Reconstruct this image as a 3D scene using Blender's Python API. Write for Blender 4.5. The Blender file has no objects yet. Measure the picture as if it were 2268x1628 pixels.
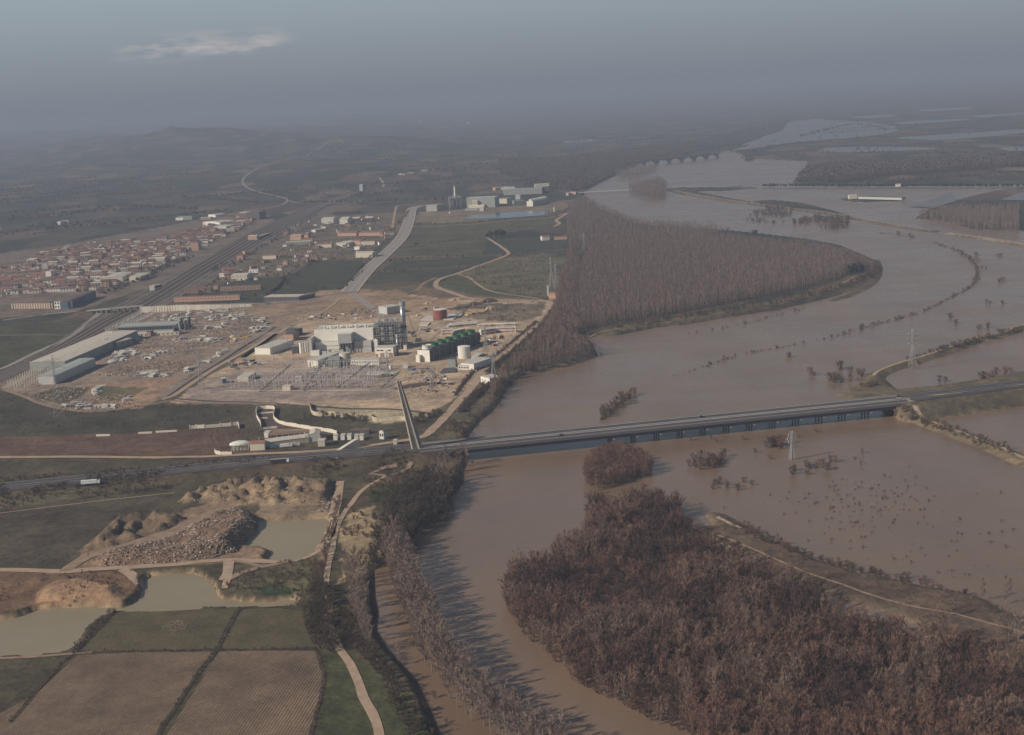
import bpy, math, random
import numpy as np
from mathutils import Vector, Matrix, noise
from mathutils.geometry import delaunay_2d_cdt

R = math.radians
rng = random.Random(7)
nrg = np.random.default_rng(7)
SC = bpy.context.scene
COL = SC.collection

# ------------------------------------------------------------------ camera
CAMH = 300.0
FPX = 3150.0          # focal length in units of the photograph measured 2268 wide
PITCH = math.atan(609.0 / FPX * 0.998)
ROLL = R(3.3)
cam_d = bpy.data.cameras.new('camera')
cam = bpy.data.objects.new('camera', cam_d)
COL.objects.link(cam)
SC.camera = cam
cam_d.sensor_width = 36.0
cam_d.lens = 36.0 * FPX / 2268.0
cam_d.clip_start = 1.0
cam_d.clip_end = 200000.0
_fw = Vector((0, math.cos(PITCH), -math.sin(PITCH)))
_r0 = Vector((1, 0, 0))
_u0 = Vector((0, math.sin(PITCH), math.cos(PITCH)))
_rt = _r0 * math.cos(ROLL) - _u0 * math.sin(ROLL)
_up = _u0 * math.cos(ROLL) + _r0 * math.sin(ROLL)
cam.matrix_world = Matrix(((_rt.x, _up.x, -_fw.x, 0), (_rt.y, _up.y, -_fw.y, 0), (_rt.z, _up.z, -_fw.z, CAMH), (0, 0, 0, 1)))

# ------------------------------------------------------------------ sky, sun, exposure
SUN_EL = R(31)
SHADOW_HEAD = R(24)   # shadows fall to +X turned this much towards +Y
sx, sy = math.cos(SHADOW_HEAD), math.sin(SHADOW_HEAD)
to_sun = Vector((-sx * math.cos(SUN_EL), -sy * math.cos(SUN_EL), math.sin(SUN_EL)))
world = bpy.data.worlds.new('World')
SC.world = world
world.use_nodes = True
nt = world.node_tree
nt.nodes.clear()
sky = nt.nodes.new('ShaderNodeTexSky')
sky.sky_type = 'NISHITA'
sky.sun_disc = False
sky.sun_elevation = SUN_EL
sky.sun_rotation = math.atan2(to_sun.x, to_sun.y)
sky.altitude = 300
sky.air_density = 1.0
sky.dust_density = 0.6
sky.ozone_density = 2.0
# the layer of haze that whitens every horizon, and a few low far clouds in it
def wn(t, **k):
    n = nt.nodes.new(t)
    for a_, v_ in k.items(): setattr(n, a_, v_)
    return n
tc = wn('ShaderNodeTexCoord'); sp = wn('ShaderNodeSeparateXYZ')
nt.links.new(tc.outputs['Generated'], sp.inputs[0])
bg = nt.nodes.new('ShaderNodeBackground'); bg.inputs['Strength'].default_value = 0.06
bg2 = nt.nodes.new('ShaderNodeBackground'); bg2.inputs['Strength'].default_value = 1.0
zr = wn('ShaderNodeValToRGB')
for k_ in range(3): zr.color_ramp.elements.new(.5)
for e_, (p_, c_) in zip(zr.color_ramp.elements, [(0, (.198, .221, .262)), (.016, (.216, .243, .284)), (.045, (.265, .305, .342)), (.075, (.312, .370, .405)), (.16, (.37, .43, .48))]):
    e_.position = p_; e_.color = (*c_, 1)
nt.links.new(sp.outputs['Z'], zr.inputs[0])
cm = wn('ShaderNodeMapping'); cm.inputs['Scale'].default_value = (14, 14, 75)
cn = wn('ShaderNodeTexNoise'); cn.inputs['Scale'].default_value = 1.4; cn.inputs['Detail'].default_value = 7; cn.inputs['Roughness'].default_value = .6
nt.links.new(tc.outputs['Generated'], cm.inputs[0]); nt.links.new(cm.outputs[0], cn.inputs['Vector'])
cr = wn('ShaderNodeValToRGB'); cr.color_ramp.elements[0].position = .46; cr.color_ramp.elements[1].position = .66
nt.links.new(cn.outputs['Fac'], cr.inputs[0])
band = wn('ShaderNodeValToRGB')
for k_ in range(2): band.color_ramp.elements.new(.5)
for e_, (p_, v_) in zip(band.color_ramp.elements, [(.0345, 0), (.0380, 1), (.046, .85), (.054, 0)]):
    e_.position = p_; e_.color = (v_, v_, v_, 1)
nt.links.new(sp.outputs['Z'], band.inputs[0])
az = wn('ShaderNodeMath', operation='ARCTAN2'); nt.links.new(sp.outputs['X'], az.inputs[0]); nt.links.new(sp.outputs['Y'], az.inputs[1])
aw = wn('ShaderNodeMapRange'); aw.inputs[1].default_value = .068; aw.inputs[2].default_value = .035; aw.interpolation_type = 'SMOOTHSTEP'
ad = wn('ShaderNodeMath', operation='ADD'); ad.inputs[1].default_value = .196; ab = wn('ShaderNodeMath', operation='ABSOLUTE')
nt.links.new(az.outputs[0], ad.inputs[0]); nt.links.new(ad.outputs[0], ab.inputs[0]); nt.links.new(ab.outputs[0], aw.inputs[0])
m1 = wn('ShaderNodeMath', operation='MULTIPLY'); m2 = wn('ShaderNodeMath', operation='MULTIPLY')
nt.links.new(cr.outputs[0], m1.inputs[0]); nt.links.new(band.outputs[0], m1.inputs[1]); nt.links.new(m1.outputs[0], m2.inputs[0]); nt.links.new(aw.outputs[0], m2.inputs[1])
cl = wn('ShaderNodeMixRGB'); cl.inputs[2].default_value = (.47, .445, .45, 1)
nt.links.new(m2.outputs[0], cl.inputs[0]); nt.links.new(zr.outputs[0], cl.inputs[1]); nt.links.new(cl.outputs[0], bg2.inputs['Color'])
hm_ = wn('ShaderNodeMapRange'); hm_.inputs[1].default_value = .10; hm_.inputs[2].default_value = .45
nt.links.new(sp.outputs['Z'], hm_.inputs[0])
wmix = wn('ShaderNodeMixShader'); wo = wn('ShaderNodeOutputWorld')
nt.links.new(sky.outputs[0], bg.inputs['Color']); nt.links.new(hm_.outputs[0], wmix.inputs[0])
nt.links.new(bg2.outputs[0], wmix.inputs[1]); nt.links.new(bg.outputs[0], wmix.inputs[2]); nt.links.new(wmix.outputs[0], wo.inputs['Surface'])
sun_d = bpy.data.lights.new('sun', 'SUN')
sun_d.energy = 5.0
sun_d.angle = R(0.6)
sun_d.color = (1.0, 0.90, 0.76)
sun = bpy.data.objects.new('sun', sun_d)
sun.rotation_euler = to_sun.to_track_quat('Z', 'Y').to_euler()
sun.location = (0, 0, 900)
COL.objects.link(sun)
SC.view_settings.view_transform = 'Standard'
SC.view_settings.look = 'None'
SC.view_settings.gamma = 1
SC.view_settings.use_curve_mapping = False
SC.view_settings.exposure = 0.0
SC.cycles.max_bounces = 5
SC.cycles.diffuse_bounces = 2
SC.cycles.glossy_bounces = 2
SC.cycles.transmission_bounces = 2
SC.cycles.volume_bounces = 0
SC.cycles.transparent_max_bounces = 6
SC.cycles.use_denoising = True

# ------------------------------------------------------------------ photograph point -> place
LAND = 4.0
def P(x, y, z=0.0):
    d = _fw * FPX + _rt * (x - 1134.0) + _up * (814.0 - y)
    t = (z - CAMH) / d.z
    return Vector((d.x * t, d.y * t, z))
def G(x, y): return P(x, y, LAND)
def W(x, y): return P(x, y, 0.0)
def ppm(p):           # size in photo units of one metre at a place
    d = Vector((p[0], p[1], p[2] - CAMH))
    return FPX / d.dot(_fw)
def px_of(p):
    d = Vector((p[0], p[1], p[2] - CAMH)); k = FPX / d.dot(_fw)
    return 1134 + d.dot(_rt) * k, 814 - d.dot(_up) * k
def GL(pts, z=LAND): return [P(a, b, z).xy.to_tuple() for a, b in pts]
# crops of the photograph that were measured -> common units
def cA(p): return [(x * .334, 203.8 + y * .334) for x, y in p]
def cB(p): return [(679.4 + x * .334, 339.7 + y * .334) for x, y in p]
def cC(p): return [(x * .2696, 645.5 + y * .2696) for x, y in p]
def cD(p): return [(475.6 + x * .2097, 611.5 + y * .2097) for x, y in p]
def cE(p): return [(815.3 + x * .2097, 611.5 + y * .2097) for x, y in p]
def cF(p): return [(x * .3948, 985.2 + y * .3948) for x, y in p]
def cG(p): return [(747.4 + x * .4158, 951.2 + y * .4158) for x, y in p]
def cH(p): return [(1494.8 + x * .4157, 951.2 + y * .4157) for x, y in p]
def cI(p): return [(1494.8 + x * .3409, 475.6 + y * .3409) for x, y in p]
def cJ(p): return [(1155 + x * .4907, 169.9 + y * .4907) for x, y in p]

# ------------------------------------------------------------------ tagging
def tag(o, label=None, cat=None, group=None, kind=None):
    if label: o['label'] = label
    if cat: o['category'] = cat
    if group: o['group'] = group
    if kind: o['kind'] = kind
    return o
def empty(name, loc, rz=0.0, label=None, cat=None, group=None):
    o = bpy.data.objects.new(name, None)
    COL.objects.link(o)
    o.location = loc
    o.rotation_euler = (0, 0, rz)
    return tag(o, label, cat, group)
def copy_tree(o, loc=None, rz=None, scale=None, label=None, group=None, mats=None):
    c = o.copy(); COL.objects.link(c)
    if loc is not None: c.location = loc
    if rz is not None: c.rotation_euler = (0, 0, rz)
    if scale is not None: c.scale = scale if hasattr(scale, '__len__') else (scale,) * 3
    if label: c['label'] = label
    if group: c['group'] = group
    for ch in KIDS.get(o.name, []):
        d = ch.copy(); COL.objects.link(d); d.parent = c
        KIDS.setdefault(c.name, []).append(d)
        for g in KIDS.get(ch.name, []):
            e = g.copy(); COL.objects.link(e); e.parent = d
            KIDS.setdefault(d.name, []).append(e)
    return c
KIDS = {}

# ------------------------------------------------------------------ materials
def N(nt, t, **kw):
    n = nt.nodes.new(t)
    for k, v in kw.items():
        if k.startswith('i_'):
            n.inputs[int(k[2:])].default_value = v
        else: setattr(n, k, v)
    return n
def ramp(nt, stops):
    r = nt.nodes.new('ShaderNodeValToRGB')
    e = r.color_ramp.elements
    while len(e) < len(stops): e.new(0.5)
    for k, (p, c) in enumerate(stops):
        e[k].position = p; e[k].color = (*c, 1)
    return r
MATS = {}
def mat(name, col, col2=None, scale=0.2, rough=0.85, bump=0.0, bscale=1.0, metal=0.0, detail=4, spec=0.3, stretch=None, lo=0.35, hi=0.65, objrand=0.0, emit=None):
    m = bpy.data.materials.new(name); m.use_nodes = True
    t = m.node_tree; b = t.nodes['Principled BSDF']
    b.inputs['Roughness'].default_value = rough
    b.inputs['Metallic'].default_value = metal
    b.inputs['Specular IOR Level'].default_value = spec
    b.inputs['Base Color'].default_value = (*col, 1)
    src = None
    geo = N(t, 'ShaderNodeNewGeometry')
    if col2 is not None:
        v = geo.outputs['Position']
        if stretch:
            mp = N(t, 'ShaderNodeMapping'); mp.inputs['Rotation'].default_value = (0, 0, stretch[0]); mp.inputs['Scale'].default_value = (stretch[1], stretch[2], 1)
            t.links.new(v, mp.inputs[0]); v = mp.outputs[0]
        nz = N(t, 'ShaderNodeTexNoise'); nz.inputs['Scale'].default_value = scale; nz.inputs['Detail'].default_value = detail; nz.inputs['Roughness'].default_value = 0.62
        t.links.new(v, nz.inputs['Vector'])
        rp = ramp(t, [(lo, col), (hi, col2)])
        t.links.new(nz.outputs['Fac'], rp.inputs[0]); src = rp.outputs[0]
        t.links.new(src, b.inputs['Base Color'])
    if objrand:
        oi = N(t, 'ShaderNodeObjectInfo'); hs = N(t, 'ShaderNodeHueSaturation')
        mr = N(t, 'ShaderNodeMapRange'); mr.inputs[3].default_value = 1 - objrand; mr.inputs[4].default_value = 1 + objrand
        t.links.new(oi.outputs['Random'], mr.inputs[0]); t.links.new(mr.outputs[0], hs.inputs['Value'])
        if src: t.links.new(src, hs.inputs['Color'])
        else: hs.inputs['Color'].default_value = (*col, 1)
        t.links.new(hs.outputs[0], b.inputs['Base Color'])
    if bump:
        n2 = N(t, 'ShaderNodeTexNoise'); n2.inputs['Scale'].default_value = bscale; n2.inputs['Detail'].default_value = 5
        t.links.new(geo.outputs['Position'], n2.inputs['Vector'])
        bp = N(t, 'ShaderNodeBump'); bp.inputs['Strength'].default_value = bump; bp.inputs['Distance'].default_value = 1.0
        t.links.new(n2.outputs['Fac'], bp.inputs['Height']); t.links.new(bp.outputs[0], b.inputs['Normal'])
    if emit:
        b.inputs['Emission Color'].default_value = (*emit, 1); b.inputs['Emission Strength'].default_value = 1
    MATS[name] = m
    return m

# ------------------------------------------------------------------ mesh builder
class MB:
    def __init__(s): s.v = []; s.f = []
    def add(s, vs, fs):
        n = len(s.v); s.v.extend([tuple(q) for q in vs]); s.f.extend([tuple(i + n for i in f) for f in fs])
        return s
    def box(s, c, size, rz=0.0):            # c = centre of the bottom face
        w, d, h = size[0] / 2, size[1] / 2, size[2]
        ca, sa = math.cos(rz), math.sin(rz)
        vs = []
        for z in (0, h):
            for x, y in ((-w, -d), (w, -d), (w, d), (-w, d)):
                vs.append((c[0] + x * ca - y * sa, c[1] + x * sa + y * ca, c[2] + z))
        return s.add(vs, [(0, 3, 2, 1), (4, 5, 6, 7), (0, 1, 5, 4), (1, 2, 6, 5), (2, 3, 7, 6), (3, 0, 4, 7)])
    def prism(s, poly, z0, z1):
        n = len(poly)
        a = sum(poly[i][0] * poly[(i + 1) % n][1] - poly[(i + 1) % n][0] * poly[i][1] for i in range(n))
        if a < 0: poly = poly[::-1]
        vs = [(x, y, z0) for x, y in poly] + [(x, y, z1) for x, y in poly]
        return s.add(vs, [tuple(range(n))[::-1], tuple(range(n, 2 * n))] + [(i, (i + 1) % n, n + (i + 1) % n, n + i) for i in range(n)])
    def gable(s, x0, x1, y0, y1, z, rise, over=0.5, th=0.3, axis='x'):   # ridge along x
        vs = []
        for zz in (z, z + th):
            if axis == 'x':
                ym = (y0 + y1) / 2
                vs += [(x0 - over, y0 - over, zz), (x1 + over, y0 - over, zz), (x1 + over, ym, zz + rise), (x0 - over, ym, zz + rise), (x1 + over, y1 + over, zz), (x0 - over, y1 + over, zz)]
            else:
                xm = (x0 + x1) / 2
                vs += [(x1 + over, y0 - over, zz), (x1 + over, y1 + over, zz), (xm, y1 + over, zz + rise), (xm, y0 - over, zz + rise), (x0 - over, y1 + over, zz), (x0 - over, y0 - over, zz)]
        return s.add(vs, [(6, 7, 8, 9), (9, 8, 10, 11), (3, 2, 1, 0), (5, 4, 2, 3), (0, 1, 7, 6), (4, 5, 11, 10), (1, 2, 8, 7), (2, 4, 10, 8), (5, 3, 9, 11), (3, 0, 6, 9)])
    def gable_body(s, x0, x1, y0, y1, z0, z1, rise, axis='x'):
        if axis == 'x':
            ym = (y0 + y1) / 2
            vs = [(x0, y0, z0), (x1, y0, z0), (x1, y1, z0), (x0, y1, z0), (x0, y0, z1), (x1, y0, z1), (x1, y1, z1), (x0, y1, z1), (x0, ym, z1 + rise), (x1, ym, z1 + rise)]
            fs = [(0, 1, 5, 4), (2, 3, 7, 6), (1, 2, 6, 9, 5), (3, 0, 4, 8, 7), (4, 5, 9, 8), (6, 7, 8, 9)]
        else:
            xm = (x0 + x1) / 2
            vs = [(x0, y0, z0), (x1, y0, z0), (x1, y1, z0), (x0, y1, z0), (x0, y0, z1), (x1, y0, z1), (x1, y1, z1), (x0, y1, z1), (xm, y0, z1 + rise), (xm, y1, z1 + rise)]
            fs = [(0, 1, 5, 8, 4), (2, 3, 7, 9, 6), (1, 2, 6, 5), (3, 0, 4, 7), (5, 6, 9, 8), (7, 4, 8, 9)]
        return s.add(vs, fs)
    def tube(s, p, q, r0, r1=None, n=6, caps=True):
        p = Vector(p); q = Vector(q); r1 = r0 if r1 is None else r1
        d = (q - p); L = d.length
        if L < 1e-6: return s
        d /= L
        a = d.orthogonal().normalized(); b = d.cross(a)
        vs = []
        for c, r in ((p, r0), (q, r1)):
            for k in range(n):
                t = 2 * math.pi * k / n
                vs.append(c + a * (r * math.cos(t)) + b * (r * math.sin(t)))
        fs = [(k, (k + 1) % n, n + (k + 1) % n, n + k) for k in range(n)]
        if caps: fs += [tuple(range(n))[::-1], tuple(range(n, 2 * n))]
        return s.add(vs, fs)
    def lathe(s, c, prof, n=24, cap=True):   # prof list of (r, z)
        vs = []
        for r, z in prof:
            for k in range(n):
                t = 2 * math.pi * k / n
                vs.append((c[0] + r * math.cos(t), c[1] + r * math.sin(t), c[2] + z))
        fs = []
        for j in range(len(prof) - 1):
            for k in range(n):
                fs.append((j * n + k, j * n + (k + 1) % n, (j + 1) * n + (k + 1) % n, (j + 1) * n + k))
        if cap: fs += [tuple(range(n))[::-1], tuple(range((len(prof) - 1) * n, len(prof) * n))]
        return s.add(vs, fs)
    def quad(s, a, b, c, d): return s.add([a, b, c, d], [(0, 1, 2, 3)])
    def mesh(s, name, m=None, smooth=False):
        me = bpy.data.meshes.new(name)
        me.from_pydata(s.v, [], s.f)
        if smooth: me.polygons.foreach_set('use_smooth', [True] * len(me.polygons))
        if m: me.materials.append(m)
        return me
    def build(s, name, m, parent=None, smooth=False, loc=None, rz=None):
        o = bpy.data.objects.new(name, s.mesh(name, m, smooth))
        COL.objects.link(o)
        if parent:
            o.parent = parent
            KIDS.setdefault(parent.name, []).append(o)
        if loc is not None: o.location = loc
        if rz is not None: o.rotation_euler = (0, 0, rz)
        return o
def link_mesh(name, me, parent=None, loc=None, rz=None, scale=None):
    o = bpy.data.objects.new(name, me); COL.objects.link(o)
    if parent:
        o.parent = parent; KIDS.setdefault(parent.name, []).append(o)
    if loc is not None: o.location = loc
    if rz is not None: o.rotation_euler = (0, 0, rz)
    if scale is not None: o.scale = scale if hasattr(scale, '__len__') else (scale,) * 3
    return o

# ------------------------------------------------------------------ plane geometry
def inside(poly, X, Y):
    res = np.zeros(X.shape, bool)
    xs = [p[0] for p in poly]; ys = [p[1] for p in poly]
    bb = (X >= min(xs)) & (X <= max(xs)) & (Y >= min(ys)) & (Y <= max(ys))
    x = X[bb]; y = Y[bb]; r = np.zeros(x.shape, bool)
    n = len(poly)
    for i in range(n):
        x0, y0 = poly[i]; x1, y1 = poly[(i + 1) % n]
        if y0 == y1: continue
        c = ((y0 > y) != (y1 > y)) & (x < (x1 - x0) * (y - y0) / (y1 - y0) + x0)
        r ^= c
    res[bb] = r
    return res
def edge_dist(pts, X, Y, closed=True, reach=60.0):
    res = np.full(X.shape, 1e9)
    n = len(pts)
    for i in range(n if closed else n - 1):
        x0, y0 = pts[i]; x1, y1 = pts[(i + 1) % n]
        bb = (X > min(x0, x1) - reach) & (X < max(x0, x1) + reach) & (Y > min(y0, y1) - reach) & (Y < max(y0, y1) + reach)
        x = X[bb]; y = Y[bb]
        dx, dy = x1 - x0, y1 - y0; L = dx * dx + dy * dy + 1e-9
        t = np.clip(((x - x0) * dx + (y - y0) * dy) / L, 0, 1)
        d = np.hypot(x - x0 - t * dx, y - y0 - t * dy)
        res[bb] = np.minimum(res[bb], d)
    return res
def smooth_line(pts, step=8.0, closed=False):
    """Catmull-Rom through world points, resampled."""
    pts = [Vector(p[:2]) for p in pts]; n = len(pts); out = []
    rngi = range(n if closed else n - 1)
    for i in rngi:
        if closed: a, b, c, d = pts[(i - 1) % n], pts[i], pts[(i + 1) % n], pts[(i + 2) % n]
        else: a, b, c, d = pts[max(i - 1, 0)], pts[i], pts[i + 1], pts[min(i + 2, n - 1)]
        L = (c - b).length; k = max(1, int(L / step))
        for j in range(k):
            t = j / k
            # centripetal-ish tangents limited to segment length
            m0 = (c - a) * 0.5; m1 = (d - b) * 0.5
            for m in (m0, m1):
                if m.length > L: m *= L / m.length
            t2, t3 = t * t, t * t * t
            out.append(b * (2 * t3 - 3 * t2 + 1) + m0 * (t3 - 2 * t2 + t) + c * (-2 * t3 + 3 * t2) + m1 * (t3 - t2))
    if not closed: out.append(pts[-1])
    return [p.to_tuple() for p in out]
def wobble(pts, amp=2.0, sc=0.05, seed=0):
    out = []
    for x, y in pts:
        v = noise.noise_vector(Vector((x * sc, y * sc, seed)))
        out.append((x + v.x * amp, y + v.y * amp))
    return out
# ================================================================== ground
LEFTBANK = W_ = [W(*p).xy.to_tuple() for p in
  [(-260, 1900), (1010, 1900), (950, 1628)] + cG([(440, 1500), (350, 1350), (322, 1290), (230, 1190), (160, 1080), (150, 900), (150, 760), (240, 690), (330, 610), (440, 540), (560, 425), (610, 345), (650, 230), (670, 150)]) +
  [(1022, 985)] + cE([(1060, 1600), (1230, 1450), (1330, 1340), (1400, 1230), (1480, 1120), (1600, 1040), (1800, 1000)]) +
  [(1247, 812), (1318, 789), (1300, 765), (1290, 745), (1364, 741), (1450, 724), (1520, 716), (1620, 700), (1720, 684), (1810, 664), (1880, 646), (1925, 624), (1944, 600), (1936, 580), (1908, 566),
   (1860, 546), (1790, 533), (1700, 522), (1600, 512), (1500, 505), (1420, 500), (1380, 488), (1330, 468), (1300, 450), (1290, 432), (1290, 424), (1330, 400), (1361, 386), (1400, 372), (1440, 352), (1500, 344), (1560, 340), (1610, 334), (1640, 326)] +
  [(1636, 305), (1680, 290), (1900, 240), (2300, 225), (2900, 190), (2900, 120), (1134, 214), (-500, 305), (-900, 420), (-700, 900), (-400, 1400)]]
FARRIGHT = [W(*p).xy.to_tuple() for p in
  [(1640, 326), (1655, 351), (1793, 356), (1790, 372), (1783, 386), (1763, 400), (1760, 410), (1880, 413), (2020, 412), (2400, 406), (2900, 380), (2900, 190), (2300, 225), (1900, 240)]]
FIELD_BROWN = [W(*p).xy.to_tuple() for p in cJ([(1850, 596), (1960, 560), (2110, 520), (2245, 500), (2500, 480), (2500, 760), (2245, 690), (2060, 690), (1900, 650), (1780, 640)])]
DIKE_LAND = [W(*p).xy.to_tuple() for p in cH([(205, 455), (235, 462), (345, 520), (395, 545), (480, 600), (620, 655), (700, 700), (830, 735), (950, 780), (1080, 800), (1300, 850), (1500, 880), (1620, 920), (1700, 975), (1850, 1020), (2100, 1080), (2300, 1200), (2300, 1500), (1700, 1180), (1400, 1060), (1150, 960), (900, 890), (700, 800), (520, 730), (420, 690), (310, 640), (220, 600), (190, 560), (150, 540), (170, 528), (330, 540), (240, 500)])]
POINT_LAND = [W(*p).xy.to_tuple() for p in cI([(1080, 1165), (1180, 1120), (1260, 1100), (1330, 1075), (1380, 1120), (1420, 1150), (1700, 1125), (2000, 1080), (2500, 990), (2500, 1190), (1900, 1215), (1660, 1240), (1520, 1250), (1400, 1262), (1350, 1255)])]
ISLES = [
  [W(*p).xy.to_tuple() for p in cJ([(650, 510), (720, 500), (1000, 495), (1090, 503), (900, 515), (780, 520), (1030, 565), (960, 572), (800, 545), (700, 525)])],
  [W(*p).xy.to_tuple() for p in cJ([(1040, 560), (1120, 556), (1260, 570), (1400, 605), (1460, 625), (1340, 615), (1200, 595), (1100, 575)])],
  [W(*p).xy.to_tuple() for p in cJ([(1440, 552), (1480, 545), (1720, 545), (1715, 556), (1560, 566), (1480, 562)])],
]
POND_A = [G(*p).xy.to_tuple() for p in cF([(-200, 980), (60, 950), (200, 905), (440, 886), (690, 885), (735, 862), (800, 800), (805, 740), (830, 712), (1070, 697), (1130, 722), (1200, 775), (1215, 830), (1330, 850), (1480, 858), (1640, 848), (1640, 890), (1400, 898), (1150, 905), (900, 925), (760, 930), (640, 925), (540, 965), (480, 1010), (440, 1070), (415, 1115), (350, 1152), (100, 1172), (-200, 1180)])]
POND_B = [G(*p).xy.to_tuple() for p in cF([(1440, 400), (1640, 405), (1838, 395), (1815, 470), (1790, 520), (1755, 578), (1700, 622), (1620, 640), (1560, 640), (1490, 625), (1520, 585), (1470, 562), (1360, 552), (1400, 500), (1450, 435)])]
_lb = []
for i_, (a_, b_) in enumerate(zip(LEFTBANK, LEFTBANK[1:] + LEFTBANK[:1])):
    n_ = max(1, int(math.dist(a_, b_) / 22)) if a_[1] < 1500 and b_[1] < 1500 and min(a_[0], b_[0]) > -100 else 1
    _lb += [(a_[0] + (b_[0] - a_[0]) * k / n_, a_[1] + (b_[1] - a_[1]) * k / n_) for k in range(n_)]
LEFTBANK = wobble(_lb, 4.0, .045)
POND_A = smooth_line(POND_A, 4, True); POND_B = smooth_line(POND_B, 4, True)
POND_A = wobble(POND_A, 2.5, 0.09); POND_B = wobble(POND_B, 2.0, 0.09)
RUBBLE = [G(*p).xy.to_tuple() for p in cF([(520, 650), (700, 600), (860, 565), (1000, 510), (1130, 440), (1250, 380), (1370, 365), (1440, 420), (1440, 450), (1390, 500), (1330, 560), (1330, 600), (1180, 640), (900, 665), (650, 680), (560, 680)])]
BLUFF = [G(*p).xy.to_tuple() for p in cF([(200, 830), (300, 770), (480, 750), (690, 800), (700, 880), (500, 885), (300, 885), (210, 880)])]
SPOIL = [G(*p).xy.to_tuple() for p in cF([(990, 325), (1060, 275), (1200, 225), (1420, 195), (1620, 183), (1880, 200), (1850, 300), (1845, 320), (1700, 335), (1400, 340), (1150, 330)])]
SPOIL2 = [G(*p).xy.to_tuple() for p in cF([(440, 600), (560, 500), (640, 420), (800, 400), (1000, 385), (1040, 420), (900, 490), (760, 540), (600, 590), (480, 630)])]

DECKZ = 12.0
HW_A = P(925, 993, DECKZ); HW_B = P(2006, 883, DECKZ)
HWDIR = (HW_B - HW_A).normalized()
HWL = [P(-420, 1118, 6.0), P(0, 1080, 6.5), P(395, 1041, 8.5), P(624, 1018, 10.5), P(800, 1003, 11.8), HW_A]
HWR = [HW_B, P(2120, 869, 11), P(2262, 851, 10), P(2600, 818, 8)]
def hw_pts(L): return [p.xy.to_tuple() for p in L]
OVER = [P(*p) for p in [(0, 712, 4), (108, 697, 5), (189, 690, 8), (243, 685, 11), (311, 679, 12.5), (420, 677, 11), (555, 674, 7), (620, 671, 4.5)]]
OVER = [p + Vector((1.5, 10, 0)) for p in OVER]

def ridge_h(X, Y, L, half, slope, base):
    """height of an embankment whose crest follows L (Vectors with z)"""
    h = np.full(X.shape, -1e3)
    for a, b in zip(L[:-1], L[1:]):
        dx, dy = b.x - a.x, b.y - a.y; q = dx * dx + dy * dy
        t = np.clip(((X - a.x) * dx + (Y - a.y) * dy) / q, 0, 1)
        d = np.hypot(X - a.x - t * dx, Y - a.y - t * dy)
        z = a.z + (b.z - a.z) * t
        h = np.maximum(h, z - np.maximum(d - half, 0) * slope)
    return h
def vnoise(X, Y, sc, seed=0, octv=4):
    """cheap value noise on arrays, 0..1"""
    out = np.zeros(X.shape); amp = 1; tot = 0
    for o in range(octv):
        x = X / sc + seed * 17.3 + o * 31.7; y = Y / sc + seed * 7.1 + o * 11.9
        xi = np.floor(x).astype(np.int64); yi = np.floor(y).astype(np.int64)
        fx = x - xi; fy = y - yi; fx = fx * fx * (3 - 2 * fx); fy = fy * fy * (3 - 2 * fy)
        def hsh(a, b):
            n = (a * 374761393 + b * 668265263 + seed * 1442695) & 0xffffffff
            n = ((n ^ (n >> 13)) * 1274126177) & 0xffffffff
            return ((n ^ (n >> 16)) & 0xffff) / 65535.0
        v = (hsh(xi, yi) * (1 - fx) + hsh(xi + 1, yi) * fx) * (1 - fy) + (hsh(xi, yi + 1) * (1 - fx) + hsh(xi + 1, yi + 1) * fx) * fy
        out += v * amp; tot += amp; amp *= 0.5; sc *= 0.5
    return out / tot
HILL_C = P(150, 335, 4.0)
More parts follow.
